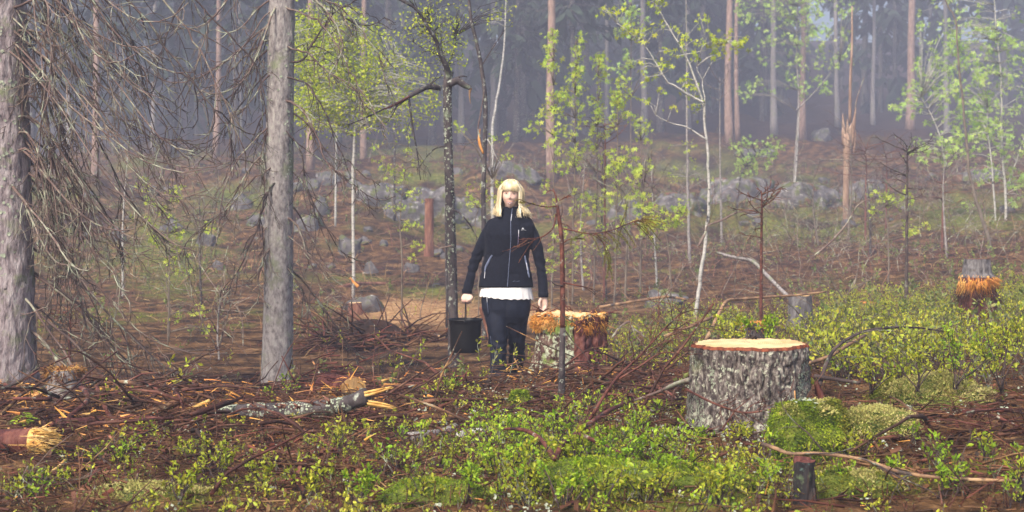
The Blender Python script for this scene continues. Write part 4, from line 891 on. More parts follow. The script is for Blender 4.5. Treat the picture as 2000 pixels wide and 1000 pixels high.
# relaxed hand: palm, four unequal fingers, thumb
H0 = W(1061, 580, -.03)
body.loft([ell(H0+[.0, 0, -z], hx, hy, 16, 2.6, -.5) for z, hx, hy in [(-.02, .024, .022), (0, .028, .020), (.03, .037, .019), (.06, .040, .017), (.075, .038, .014)]])
for k, (ox, L_, cu) in enumerate([(-.027, .066, .30), (-.010, .078, .36), (.008, .074, .44), (.024, .058, .52)]):
    p = H0+[ox*.85, -ox*.5, -.066]; q = [p]; a = .15
    for s_ in (.45, .32, .25):
        a += cu; q.append(q[-1]+np.array([-.18*math.sin(a), -math.sin(a), -math.cos(a)])*L_*s_)
    limb(body, q, [.0098, .0092, .0085, .007], 10)
limb(body, [H0+[-.018, -.016, -.012], H0+[-.032, -.034, -.032], H0+[-.034, -.046, -.054], H0+[-.028, -.052, -.074]], [.014, .012, .0105, .008], 10)
# fist round the bucket handle
K0 = W(912, 572, -.04); GRIP = W(910.5, 587, -.07)
body.loft([ell(K0+[-.003*k, -.010*k, -.0125*k], hx, hy, 16, 2.6) for k, (hx, hy) in enumerate([(.024, .024), (.030, .024), (.036, .024), (.037, .022), (.034, .018)])])
for k, ox in enumerate((-.031, -.011, .009, .028)):      # knuckles towards the camera, fingers curling under the handle
    p = K0+[ox, -.055, -.028-.002*abs(k-1)]; L_ = (.9, 1.0, .97, .82)[k]
    q = [p+[0, .012, .006], p+[0, -.008, -.012*L_], p+[0, -.010, -.036*L_], p+[0, .012, -.050*L_], p+[0, .032, -.042*L_], p+[0, .036, -.026]]
    limb(body, q, [.011, .0108, .0102, .0096, .009, .0075], 10)
limb(body, [K0+[.026, -.02, -.018], K0+[.042, -.046, -.034], K0+[.032, -.066, -.048], K0+[.012, -.074, -.054]], [.013, .0125, .011, .0085], 10)
Vb, Nb, Fb = remesh(body, .0054, 1)
m = MB(); m.v = [Vb]; m.n = len(Vb); m.f = [(f, 0) for f in Fb.values()]; m.build('body', mat['skin'], person)
# face pieces
def face_y(x, z):
    i = np.argmin((xs-x)**2+(zs-z)**2+np.where(Y < -.1, 0, 9)); return ysv.ravel()[i]
for sgn in (-1, 1):
    ex, ez = sgn*.0305, .011; y0 = face_y(ex, ez)
    a = np.linspace(0, 2*PI, 18, endpoint=False)
    def lens(hw, hh, dz, dep, ox=0): return [headxf(np.stack([ex+ox+np.cos(a)*hw*t_, np.full(18, y0-dep*(1-t_*t_)-.0008), ez+dz+np.sin(a)*hh*t_*np.where(np.sin(a) < 0, .75, 1)], -1)) for t_ in (1, .7, .4, .06)]
    e = MB().loft(lens(.0135, .0055, 0, .003)).build('eye', mat['eye_white'], person)
    MB().loft(lens(.0058, .0054, 0, .0018, .001)).build('iris', mat['iris'], e); e.children[0].location = (0, -.0024, 0)
    MB().tube([headxf([ex-sgn*.014, y0-.001, ez+.001]), headxf([ex, y0-.004, ez+.0066]), headxf([ex+sgn*.015, y0-.0005, ez+.001])], [.0014, .0028, .0018], 5).build('eyelash', mat['brow'], person)
    MB().tube([headxf([ex-sgn*.014, face_y(ex-sgn*.014, .029)-.001, .027]), headxf([ex+sgn*.002, face_y(ex, .032)-.001, .032]), headxf([ex+sgn*.020, face_y(ex+sgn*.02, .027)-.001, .026])], [.0022, .0026, .0012], 5).build('eyebrow', mat['brow'], person)
def mouth_pt(x, z, o): return headxf([x, face_y(x, z)-o, z])
up = lambda x: -.0590+.0085*(abs(x)/.027)**2
lo = lambda x: -.0690+.0200*(abs(x)/.027)**2.4
xsm = np.linspace(-.0275, .0275, 13)
lipm = MB(); lipm.tube([mouth_pt(x, up(x)+.001, .0032) for x in xsm], [.0008]+[.0019]*11+[.0008], 6, 0, 2); lipm.tube([mouth_pt(x, lo(x)-.0015, .0034) for x in xsm], [.0008]+[.0027]*11+[.0008], 6, 0, 2); lipm.build('lips', mat['lip'], person)
xt = xsm[1:-1]; lp_ = [(x, up(x)) for x in xt]+[(x, lo(x)) for x in xt[::-1]]
MB().loft([[mouth_pt(x, z, .0036) for x, z in lp_], [mouth_pt(x, z, -.003) for x, z in lp_]]).build('teeth', mat['eye_white'], person, False)

# hair: cap and long locks
rh = np.random.default_rng(8); hm_ = MB()
cap = []
for t_ in np.linspace(.02, 1.75, 22):
    a = np.linspace(0, 2*PI, 40, endpoint=False); front = np.clip(-np.sin(a), 0, 1); tt_ = np.minimum(t_, 1.75-front**1.5*1.05)
    cap.append(headxf(np.stack([np.sin(tt_)*np.cos(a)*.082, np.sin(tt_)*np.sin(a)*.101+.004, np.cos(tt_)*.124], -1)))
hm_.loft(cap, 0, False)
def lock(pts, w, n=4): hm_.tube(np.array(pts), w, n, 0, 3, .42)
for k in range(330):     # long side and back locks
    a = rh.uniform(-.62, PI+.62); sgn = math.cos(a); ca, sa = math.cos(a), math.sin(a); ll = rh.uniform(.88, 1.06)
    part = headxf(np.array([.012*sgn+rh.normal(0, .006), rh.uniform(-.05, .05), .129]))
    q = [part, headxf([ca*.056, sa*.076, .107]), headxf([ca*.085, sa*.104, .045]), headxf([ca*.092, sa*.110+.003, -.02]), headxf([ca*.098+rh.normal(0, .004), sa*.112+.006, -.075]),
         headxf([ca*.108+.022*max(ca, 0)+rh.normal(0, .007), sa*.10+.008+rh.normal(0, .006), -.118*ll]), headxf([ca*.116+.07*max(ca, 0)**2*rh.uniform(.3, 1)-.012*max(-ca, 0)+rh.normal(0, .012), sa*.09+rh.normal(0, .01), -.166*ll])]
    lock(q, np.array([.006, .011, .012, .012, .011, .008, .0015])*rh.uniform(.35, .75))
for k in range(110):      # fringe
    x = rh.uniform(-.064, .064); q = [headxf([x*.35, -.02, .130-3*x*x]), headxf([x*.75, -.068, .112-6*x*x]), headxf([x*.95, -.094+6*x*x, .072]), headxf([x*1.02, -.098+8*x*x, .048]), headxf([x*1.05+rh.normal(0, .003), -.0965+9*x*x, .033+rh.normal(0, .004)-.10*abs(x)])]
    lock(q, np.array([.005, .009, .009, .007, .0012])*rh.uniform(.4, .75))
for sgn in (-1, 1):      # face framing strands
    for k in range(34):
        o = rh.uniform(0, .016); q = [headxf([sgn*.02, -.03, .124]), headxf([sgn*.062, -.066, .085]), headxf([sgn*(.081+o), -.058+o, .03]), headxf([sgn*(.082+o), -.056+o, -.03]), headxf([sgn*(.079+o)+rh.normal(0, .003), -.062+o, -.09]), headxf([sgn*(.072+o*1.3)+rh.normal(0, .006), -.082+o, -.14]), headxf([sgn*(.068+o*1.6)+rh.normal(0, .01), -.088+o, -.182])]
        lock(q, np.array([.004, .009, .010, .010, .009, .007, .0015])*rh.uniform(.35, .75))
for k in range(70):      # loose strands
    a = rh.uniform(-.5, PI+.5); ca, sa = math.cos(a), math.sin(a); o = rh.uniform(.004, .022)
    q = [headxf([ca*.05, sa*.07, .118]), headxf([ca*(.088+o), sa*(.106+o), .05]), headxf([ca*(.094+o), sa*.112, -.05]), headxf([ca*(.105+o*1.5)+rh.normal(0, .01), sa*.105+.006, -.125]), headxf([ca*(.118+o*2)+rh.normal(0, .02)+.02*max(ca, 0), sa*.10+rh.normal(0, .02), -.165+rh.normal(0, .02)])]
    lock(q, np.array([.001, .0018, .0018, .0016, .0006]), 4)
hm_.build('hair', mat['hair'], person)

def cloth(mb, name, m, vox, fold, fs, seed, sm=2, extra=None, hem=None):
    V_, N_, F_ = remesh(mb, vox, sm)
    dsp = fold*fbm(V_*np.array(fs), 3, seed)-fold*1.2*(1-np.abs(vnoise(V_*np.array(fs)*.8+7, seed+3)))**6
    if extra is not None: dsp = dsp+extra(V_)
    if hem is not None: dsp = dsp*smooth(hem, hem+.09, V_[:, 2])
    V_ = V_+N_*dsp[:, None]; o = MB(); o.v = [V_]; o.n = len(V_); o.f = [(f, 0) for f in F_.values()]
    return o.build(name, m, person), V_, N_
jk = MB()
JR = [(561, 988, 53, .128), (556, 988, 53.5, .130), (535, 988, 50.5, .122), (505, 989, 43.5, .110), (480, 991, 45, .116), (458, 994, 50, .128), (440, 996, 50, .112), (430, 997, 44, .095), (423, 999, 33, .085), (416, 1001, 23, .073), (411, 1002, 20.5, .068), (404, 1003, 20, .066)]
jk.loft([ell(W(cx, y, .01), hx*sW, hy, 44, 2.25) for y, cx, hx, hy in JR])
limb(jk, [W(974, 436, .02), W(957, 447, .02), W(942, 476, .03), W(928, 508, .035), W(919, 540, 0), W(912.5, 570, -.03)], [.046, .051, .049, .045, .042, .040], 22)
limb(jk, [W(1020, 438, .02), W(1037, 450, .02), W(1047, 477, .02), W(1054, 510, .02), W(1059, 545, .0), W(1061, 578, -.03)], [.046, .051, .049, .045, .042, .040], 22)
elb = lambda V_: .0045*np.sin(V_[:, 2]*85+9*n2(V_[:, 0], V_[:, 2], 7, 5, 2))*smooth(.20, .26, np.abs(V_[:, 0]-W(993, 0)[0]))*np.exp(-((V_[:, 2]-W(0, 515)[2])/.13)**2)
_, Vj, Nj = cloth(jk, 'jacket', mat['softshell'],   .0085, .006, (11, 11, 9), 31, 3, elb, W(0, 560)[2])
def front(x, z, V_, rad=.012):
    """front surface point of a garment at world x, z"""
    dd = (V_[:, 0]-x)**2+(V_[:, 2]-z)**2; k = np.nonzero(dd < rad*rad)[0]
    if not len(k): k = np.argsort(dd)[:6]
    return np.array([x, V_[k, 1].min(), z])
def strip(pxs, V_, w, o=.0035, th_=.4, n=6):
    q = [front(W(x, y)[0], W(x, y)[2], V_)+[0, -o*.3, 0] for x, y in pxs]; return MB().tube(q, w, n, 0, 3, th_)
zx = lambda y: np.interp(y, [404, 430, 470, 520, 560], [1001, 997.5, 998, 994, 991])
strip([(zx(y), y) for y in np.linspace(407, 559, 24)], Vj, .0075).build('front_zip', mat['zip'], person)
strip([(zx(y)+.6, y) for y in (419, 423, 428, 431)], Vj, .0035, .012, 1).build('zip_pull', mat['pale_metal'], person)
strip([(961.5, 498), (957, 505), (953, 513), (949, 521), (947, 530)], Vj, [.006, .009, .010, .009, .005]).build('pocket_zip', mat['zip'], person)
strip([(947.5, 530), (947, 536), (946.5, 543)], Vj, .003, .01, 1).build('pocket_pull', mat['pale_metal'], person)
strip([(1025, 499), (1027, 510), (1030, 522), (1032, 534), (1034, 542)], Vj, [.005, .008, .007, .008, .005]).build('pocket_zip', mat['zip'], person)
strip([(1028, 513), (1029, 520), (1030, 527)], Vj, .003, .01, 1).build('pocket_pull', mat['pale_metal'], person)
strip([(1013, 451), (1012.5, 460), (1012, 470), (1011, 480)], Vj, [.004, .0065, .0065, .004]).build('chest_zip', mat['zip_violet'], person)
strip([(1013, 449), (1012.8, 455), (1013, 462)], Vj, .0028, .011, 1).build('chest_pull', mat['pale_metal'], person)
em = strip([(1017.5, 449.4), (1020, 448.6), (1023, 448.8), (1027.5, 449.8)], Vj, [.0025, .004, .0045, .002], .006); q0 = front(W(1021, 447)[0], W(1021, 446.9)[2], Vj); em.tube([q0+[-.006, -.002, 0], q0+[0, -.002, .005], q0+[.009, -.002, 0]], [.003, .0045, .002], 6, 0, 3, .4); em.build('chest_emblem', mat['pale_metal'], person)
wm = MB()
for k, x in enumerate(np.linspace(1001.5, 1014.5, 11)):
    h_ = [1.4, 1.2, 2.2, 2.2, .5, 1.2, 1.3, 1.2, 1.3, 2.2, 1.2][k]; q0 = front(W(x, 0)[0], W(0, 549)[2], Vj); wm.tube([q0+[0, -.0016, 0], q0+[.0006, -.0016, h_*.0042]], .0011, 4, 0, 2)
wm.build('hem_lettering', mat['zip'], person)
strip([(936+k*10.4, 557.5) for k in range(11)], Vj, .0022, .003, 1, 4).build('hem_seam', mat['softshell'], person)
for (x, y) in ((912.5, 569), (1061, 576)):     # cuffs
    c_ = W(x, y, -.03); MB().loft([ell(c_+[0, 0, dz], r_, r_, 24, 2) for dz, r_ in ((.022, .041), (.018, .0435), (-.014, .0425), (-.017, .038))]).build('cuff', mat['softshell'], person)

sh = []
for k, y in enumerate(np.linspace(551, 582, 12)):
    e = ell(W(989, y, .01), (47.5+.45*k)*sW, .119+.0014*k, 90, 2.2); a = np.linspace(0, 2*PI, 90, endpoint=False)
    wv = (.0035*np.sin(a*17)+.002*np.sin(a*31+1))*(k/11); dn = np.stack([np.cos(a), np.sin(a), 0*a], -1)
    e = e+dn*wv[:, None]; e[:, 2] += (k/11)*(-.012*np.cos(a)+.004*np.sin(a*23)-.01*(np.sin(a) < 0)*np.sin(a*3)*.4); sh.append(e)
MB().loft(sh, 0, False).build('shirt', mat['white_cloth'], person)

tr = MB(); tr.loft([ell(W(cx, y, .01), hx*sW, hy, 40, 2.3) for y, cx, hx, hy in [(566, 989, 48, .118), (585, 989, 49.5, .124), (603, 989, 48.5, .118), (618, 990, 44, .10), (632, 991, 34, .07)]])
for (pp, rr) in (([W(966.5, 600, .005), W(972, 640, -.01), W(973.5, 678, -.01), W(972.5, 715, .0), W(972, 750, .02)], [.100, .090, .076, .072, .078]), ([W(1012, 600, .02), W(1009.5, 640, .05), W(1009, 678, .12), W(1008.5, 708, .22), W(1006, 738, .33)], [.100, .084, .072, .068, .070])):
    c = catmull(np.array(pp), 6); r_ = np.interp(np.linspace(0, 4, len(c)), np.arange(5), rr); tr.loft([ell(q, r_[k], r_[k]*.95, 30, 2.1) for k, q in enumerate(c[::-1])][::1]) if False else tr.loft([ell(c[k], r_[k], r_[k]*.95, 30, 2.1) for k in range(len(c))])
kn = lambda V_: .005*np.sin(V_[:, 2]*52+14*n2(V_[:, 0]*1.6, V_[:, 2], 4, 8, 2)+V_[:, 0]*18)*np.exp(-((V_[:, 2]-W(0, 700)[2])/.2)**2)
_, Vt, Nt = cloth(tr, 'trousers', mat['trouser'], .009, .007, (10, 10, 7), 51, 5, kn)
strip([(951, 577), (951.5, 583), (951.8, 589)], Vt, .003, .006, 1).build('trouser_zip', mat['pale_metal'], person)
strip([(951.8, 589), (953, 600), (954, 612)], Vt, .006, .003).build('pocket_zip', mat['zip'], person)
strip([(958, 655), (961, 680), (962, 710), (961, 735)], Vt, .0028, .003).build('leg_seam', mat['zip'], person)
for (x, y, dy) in ((970, 760, .0), (1006, 748, .33)):
    g_ = gpt(W(x, 0)[0], dW+dy); top_z = max(ZC-(y-18-HY)*sW, g_[2]+.09)
    b_ = MB(); L_ = np.linspace(.09, -.20, 12); prof = np.interp(L_, [-.20, -.16, -.05, .03, .09], [.045, .07, .085, .12, .10]); wd = np.interp(L_, [-.20, -.15, -.06, .05, .09], [.030, .050, .052, .040, .028])
    b_.loft([[(g_[0]+w_*math.cos(t_), g_[1]+l_, g_[2]+max(0, h_*.5+h_*.55*math.sin(t_))) for t_ in np.linspace(0, 2*PI, 16, endpoint=False)] for l_, h_, w_ in zip(L_, prof, wd)])
    b_.loft([ell(g_+[0, .035, z_], .05, .058, 20, 2) for z_ in (.03, .10, .16, .20)]); b_.build('boot', mat['boot'], person)

# bucket
BC = W(909.5, 0, -.075); zr = W(0, 622)[2]; zb = W(0, 686)[2]
bk = thing('bucket', 'black plastic bucket hanging from the hand of the blonde woman', 'bucket', (BC[0], BC[1], zb)); n = 56
prof = [(.0, .004, .1), (.0, .10, .106), (0, .1, .112)]
rg = [(.002, zb+.006), (.106, zb+.004), (.112, zb), (.1165, zb+.006), (.121, zb+.05), (.131, zr-.045), (.1335, zr-.018), (.137, zr-.016), (.138, zr-.004)]
inn = [(.1335, zr-.004), (.130, zr-.03), (.114, zb+.02), (.105, zb+.012), (.002, zb+.011)]
MB().loft([ell((BC[0], BC[1], z_), r_, r_, n, 2) for r_, z_ in rg+inn], 0, True).build('bucket_shell', mat['black_plastic'], bk)
a = np.linspace(0, 2*PI, 64, endpoint=False); m = MB(); rim_ = [ell((BC[0], BC[1], zr+dz), r_, r_, 64, 2) for dz, r_ in ((-.010, .1385), (-.008, .1425), (.0, .1432), (.003, .140), (.001, .134), (-.006, .1335))]; m.loft(rim_, 0, False).build('rim', mat['black_plastic'], bk)
gz_ = GRIP[2]-.004; gy = K0[1]-.042
hp = [(BC[0], BC[1]-.141, zr-.012)]+[(BC[0]+.002, BC[1]-.141*math.cos(t_)+(gy-BC[1])*math.sin(t_), zr-.012+(gz_-zr+.012)*math.sin(t_)**.85) for t_ in np.linspace(.15, PI-.15, 13)]+[(BC[0], BC[1]+.141, zr-.012)]
MB().tube(np.array(hp), .0068, 8, 0, 4, .55).build('handle', mat['black_plastic'], bk)
for s_ in (-1, 1):
    c_ = np.array([BC[0], BC[1]+s_*.139, zr-.012]); MB().tubes(np.array([[c_-[0, .006, 0], c_+[0, .006, 0]]]), np.array([[.013, .013]]), 14).build('handle_lug', mat['black_plastic'], bk)
# ================================================================== SAPLINGS, LEAFY TREES, DEAD YOUNG SPRUCES
rs = np.random.default_rng(51)
_lf = np.array([[0, 0, 0], [.28, .20, .03], [.62, .24, .02], [1, 0, -.08], [.62, -.24, .02], [.28, -.20, .03], [.5, 0, -.03]])
LEAF = (_lf, np.array([[0, 1, 6], [1, 2, 6], [2, 3, 6], [3, 4, 6], [4, 5, 6], [5, 0, 6]]), 0)
LEAF2 = (np.array([[0, 0, 0], [.5, .3, .05], [1, 0, -.06], [.5, -.3, .05]]), np.array([[0, 1, 2], [0, 2, 3]]), 0)
def lobed(n=5):           # maple like leaf: lobes round a stalk end
    pts = [[0, 0, 0]]; F = []
    for k, a in enumerate(np.linspace(-1.9, 1.9, n)):
        l = [.55, .85, 1.0, .85, .55][k]
        for da, rr in ((-.33, .42), (0, l), (.33, .42)):
            pts.append([math.cos(a+da)*rr, math.sin(a+da)*rr, -.12*rr*rr])
        F += [[0, 1+3*k, 2+3*k], [0, 2+3*k, 3+3*k]]
    return (np.array(pts), np.array(F), 0)
MAPLE = lobed()

def leafy(name, label, stems, d, blobs_, leafm, bark, size, per=5, mode='maple', group='leafing saplings of the clearing', lw=4.0, twig=True, cat='tree', seed=0):
    """stems: pixel polylines with base radius (px); blobs_: (px,py,rx,ry,n clusters)"""
    r = np.random.default_rng(900+seed); s = d/FPX
    b = np.array(P(stems[0][0][0][0], stems[0][0][0][1], d)); b[2] = min(b[2], gz(b[0], d)[0]-.05)
    t = thing(name, label, cat, b, group); axes = []
    for k, (pp, w0) in enumerate(stems):
        dd = d+(0 if k == 0 else r.uniform(-.4, .6)); q = [P(x, y, dd) for x, y in pp]
        if k == 0 or pp[0][1] > 380: q = [np.array([q[0][0], dd, gz(q[0][0], dd)[0]-.1])]+q
        q = catmull(np.array(q), 5); q = q+r.normal(0, .006, q.shape)*[1, 1, 0]; rad = np.linspace(w0*s/2, max(.0035, w0*s*.12), len(q)); axes.append(q)
        MB().tubes(q[None], rad[None], 7).build('trunk' if k == 0 else 'stem', mat[bark], t)
    allp = np.vstack(axes); C = []
    for (px, py, rx, ry, n) in blobs_:
        u = r.normal(size=(n, 2)); u = u/np.maximum(1, np.linalg.norm(u, axis=1, keepdims=True)/1.6)
        C.append(np.stack([(px+u[:, 0]*rx-CX)*s, d+r.normal(0, max(rx, 8)*s*.7, n), ZC-(py+u[:, 1]*ry-HY)*s], -1))
    C = np.vstack(C); n = len(C)
    if twig:
        tp = []
        for c in C:
            dist = np.linalg.norm((allp-c)*[1, 1, .8], axis=1)+np.where(allp[:, 2] > c[2]+.05, .6, 0); a = allp[np.argmin(dist)]
            mid = (a+c)/2+np.array([0, 0, .12*np.linalg.norm(c-a)])+r.normal(0, .02, 3); tp.append([a, mid, c])
        mt = MB().tubes(np.array(tp), taper(n, 3, .0045, .002)*min(2.2, d/14), 4); mt.build('twigs', mat[bark], t)['kind'] = 'stuff'
    m = MB(); idx = np.repeat(np.arange(n), per); N_ = len(idx)
    if mode == 'maple':
        pos = C[idx]+r.normal(0, size*.55, (N_, 3)); ax = r.normal(0, .8, (N_, 3))+[0, -.15, -.75]; m.inst([MAPLE], frames(ax, r.uniform(0, 6.3, N_), size*r.uniform(.42, .95, N_)), pos)
    elif mode == 'rowan':
        pos = C[idx]; ax = norm(r.normal(0, .8, (N_, 3))+[0, 0, .1]); L_ = size*r.uniform(.8, 1.3, N_)
        for f in np.linspace(.25, 1, 4):
            for sg in (-1, 1):
                sd = norm(np.cross(ax, [[0, 0, 1.0]])+1e-6)*sg; p = pos+ax*(L_*f)[:, None]+np.array([0, 0, -.25])*(L_*f*f)[:, None]
                m.inst([LEAF2], frames(norm(sd+ax*.6+r.normal(0, .2, sd.shape)+[0, 0, -.25]), r.uniform(0, 6.3, N_), L_*.5), p)
    else:
        pos = C[idx]+r.normal(0, size*1.6, (N_, 3)); ax = r.normal(0, 1, (N_, 3))+[0, 0, -.5]; m.inst([LEAF2], frames(ax, r.uniform(0, 6.3, N_), size*r.uniform(.7, 1.3, N_)), pos)
    m.build('crown', mat[leafm], t, False); return t

GS = 'leafing saplings of the clearing'
leafy('birch_tree', 'bright yellow green birch crown behind the middle grey trunk', [([(690, 330), (695, 200), (690, 100), (700, 30)], 7), ([(695, 210), (740, 140), (770, 110)], 4), ([(692, 190), (640, 120), (620, 70)], 4), ([(693, 260), (640, 200), (610, 150)], 3)], 25,
      [(650, 90, 55, 45, 300), (630, 170, 42, 45, 190), (700, 140, 60, 50, 200), (770, 170, 55, 35, 100), (660, 220, 50, 22, 100), (620, 60, 30, 26, 70), (760, 230, 50, 18, 30), (600, 215, 18, 20, 40)], 'birch_leaf', 'birch_bark', .055, 10, 'birch', seed=1)
leafy('birch_sapling', 'thin spray of yellow green leaves at the broken crown of the black snag', [([(872, 210), (865, 120), (850, 70), (835, 30)], 5), ([(860, 110), (820, 90), (790, 70)], 3), ([(866, 140), (885, 100), (890, 70)], 3)], 17,
      [(845, 70, 32, 28, 60), (820, 50, 22, 16, 24), (880, 90, 16, 22, 26), (862, 110, 24, 14, 24), (890, 12, 30, 12, 14), (970, 20, 20, 14, 10), (830, 25, 20, 10, 12)], 'birch_leaf', 'dark_bark', .034, 5, 'birch', seed=2)
def upright(label, x0, y0, x1, y1, d, clusters, seed, w=5, leaf='maple_leaf', size=.085, bark='dull_stem', per=6):
    return leafy('maple_sapling', label, [([(x0, y0), ((x0+x1)/2+2, (y0+y1)/2), (x1, y1)], w)], d, clusters, leaf, bark, size, per, 'maple', seed=seed)
mat['dull_stem'] = material('dull_stem', [(.3, (.09, .07, .06)), (.6, (.22, .18, .14))], 8, bump=.3)
upright('upright leafy sapling before the thickest pink pine', 1078, 560, 1080, 70, 22, [(1080, 80, 5, 14, 8), (1079, 130, 7, 22, 10), (1082, 180, 8, 18, 7), (1090, 220, 12, 20, 5), (1062, 220, 14, 14, 5), (1045, 250, 9, 6, 4), (1088, 300, 14, 26, 7), (1070, 370, 12, 20, 5), (1090, 470, 16, 30, 6)], 10)
upright('upright leafy sapling right of the thickest pink pine, narrow at its top', 1118, 570, 1124, 85, 23, [(1134, 80, 6, 8, 4), (1124, 115, 8, 22, 10), (1120, 160, 10, 20, 10), (1118, 190, 14, 12, 9), (1110, 225, 18, 18, 9), (1120, 275, 20, 20, 10), (1108, 330, 16, 18, 5), (1130, 400, 18, 22, 5)], 11)
upright('upright leafy sapling, middle one of the tall bright group', 1160, 575, 1168, 105, 23.5, [(1168, 120, 6, 12, 8), (1172, 150, 8, 16, 7), (1164, 195, 7, 10, 5), (1160, 220, 14, 16, 8), (1165, 260, 16, 20, 9), (1150, 300, 18, 18, 7), (1170, 390, 20, 30, 7)], 12)
upright('densest of the upright leafy saplings, its leaves in long drooping trains', 1200, 580, 1208, 160, 22.5, [(1208, 170, 10, 12, 8), (1210, 200, 12, 18, 10), (1200, 230, 16, 14, 8), (1225, 210, 10, 14, 5), (1212, 300, 12, 22, 10), (1222, 330, 14, 18, 9), (1205, 375, 10, 14, 5), (1230, 390, 14, 14, 5), (1190, 330, 12, 20, 5)], 13)
upright('upright leafy sapling at the outer side of the bright group, low and spreading', 1250, 580, 1252, 240, 24, [(1250, 245, 12, 8, 7), (1256, 270, 8, 10, 4), (1252, 325, 14, 12, 8), (1245, 350, 12, 12, 5), (1262, 400, 8, 8, 4), (1240, 430, 18, 14, 5)], 14)
upright('faint tall sapling with pale leaves behind the bright group', 1228, 520, 1232, -30, 34, [(1238, 10, 16, 20, 9), (1240, 50, 14, 20, 8), (1225, 110, 14, 24, 7), (1205, 140, 14, 18, 6), (1240, 140, 14, 22, 6), (1215, 60, 10, 14, 4)], 15, 4, 'haze_leaf', .11)
leafy('birch_sapling', 'leaning lichened sapling with yellow leaf tips, right of the bright group', [([(1358, 612), (1368, 540), (1378, 470), (1384, 400), (1384, 340), (1378, 250), (1370, 190), (1340, 110), (1310, 60), (1280, 8)], 9), ([(1378, 272), (1345, 250), (1310, 240), (1280, 225)], 4), ([(1374, 200), (1345, 185), (1320, 168), (1300, 155), (1260, 90), (1205, 45)], 5), ([(1378, 230), (1372, 165), (1360, 130)], 3.5), ([(1320, 110), (1370, 100), (1400, 90)], 3)], 19,
      [(1285, 6, 16, 8, 7), (1308, 52, 6, 5, 2), (1270, 62, 18, 10, 6), (1220, 55, 14, 8, 5), (1210, 20, 14, 6, 4), (1180, 18, 10, 4, 3), (1255, 70, 16, 10, 5), (1370, 40, 8, 5, 3), (1375, 75, 14, 6, 4), (1425, 80, 18, 12, 10), (1455, 87, 8, 4, 3), (1405, 95, 16, 10, 6), (1300, 120, 30, 20, 6), (1340, 170, 20, 18, 5), (1300, 180, 26, 24, 5), (1260, 130, 24, 14, 5), (1360, 215, 14, 10, 3), (1325, 80, 14, 12, 4), (1345, 105, 14, 10, 4)], 'birch_leaf', 'birch_bark', .075, 5, 'maple', seed=20)
leafy('young_birch', 'slender white birch trunk leaning over the dark wood behind the woman', [([(962, 265), (966, 220), (975, 170), (984, 100), (987, 40), (990, -30)], 7)], 40, [(985, 20, 10, 10, 5), (960, 25, 14, 12, 6)], 'birch_leaf', 'birch_bark', .06, 5, 'birch', seed=21)
leafy('thin_birch', 'thin pale straight trunk with mossy bark beside the leaning sapling', [([(1347, 520), (1344, 400), (1342, 260), (1341, 130), (1340, -20)], 8)], 32, [(1350, 340, 26, 20, 8), (1335, 290, 18, 20, 5)], 'maple_leaf', 'grey_bark', .08, 5, 'maple', seed=22)
leafy('maple_sapling', 'small bright leafed sapling before the pale cliff blocks', [([(1440, 400), (1448, 340), (1470, 310), (1490, 285)], 5)], 40, [(1480, 300, 26, 18, 34), (1455, 330, 16, 10, 10), (1510, 285, 10, 8, 8), (1445, 285, 10, 6, 7)], 'haze_leaf', 'dark_bark', .12, 5, 'maple', seed=23)
leafy('maple_sapling', 'drooping leaf clusters low before the leaning sapling', [([(1310, 590), (1308, 500), (1300, 440), (1330, 415)], 4)], 20, [(1310, 425, 16, 8, 14), (1328, 408, 8, 6, 6), (1280, 432, 12, 6, 8), (1262, 400, 8, 10, 6), (1265, 440, 10, 8, 5)], 'maple_leaf', 'dull_stem', .075, 6, 'maple', seed=24)
HZG = 'hazy leafing trees at the edge of the wood'
leafy('leafy_tree', 'hazy pale green tree in front of the two faint trunks, upslope of the cliff blocks', [([(1552, 330), (1560, 200), (1556, 90), (1560, -40)], 6), ([(1556, 215), (1600, 170), (1640, 120)], 3)], 52, [(1500, 20, 34, 22, 26), (1560, 40, 30, 30, 26), (1620, 30, 34, 26, 26), (1540, 100, 40, 30, 20), (1590, 110, 30, 20, 14), (1630, 90, 30, 26, 14), (1475, 175, 18, 10, 12), (1500, 10, 40, 14, 14), (1570, 165, 20, 14, 8), (1600, 175, 12, 8, 7)], 'haze_leaf', 'grey_bark', .18, 5, 'maple', HZG, seed=30)
leafy('leafy_tree', 'biggest hazy green leafy tree with several stems, on the misty far side', [([(1962, 500), (1964, 380), (1957, 300), (1955, 150), (1945, 40), (1940, -30)], 7), ([(1948, 490), (1938, 330), (1928, 250), (1930, 210)], 5), ([(1962, 380), (1990, 300), (2010, 240)], 4), ([(1850, 330), (1830, 250), (1800, 190)], 4)], 36,
      [(1860, 60, 40, 40, 40), (1900, 120, 44, 44, 50), (1840, 130, 30, 34, 30), (1870, 200, 44, 30, 44), (1930, 190, 40, 40, 40), (1900, 260, 44, 26, 40), (1960, 270, 36, 26, 30), (1800, 180, 20, 14, 16), (1770, 210, 18, 10, 10), (1960, 60, 30, 40, 26), (1830, 300, 24, 16, 14), (1945, 340, 26, 18, 14), (1990, 150, 20, 40, 16), (1860, 280, 26, 14, 16), (1990, 370, 14, 20, 10), (1795, 290, 12, 10, 6)], 'haze_leaf', 'birch_bark', .13, 6, 'maple', HZG, seed=31)
leafy('bent_sapling', 'long bare bent stem crossing in front of the biggest hazy leafy tree', [([(1932, 470), (1912, 410), (1896, 350), (1888, 280), (1880, 200), (1872, 120), (1866, 40), (1850, 10), (1840, -20)], 8)], 28, [(1890, 400, 10, 10, 3)], 'haze_leaf', 'dull_stem', .08, 4, 'maple', HZG, seed=32)
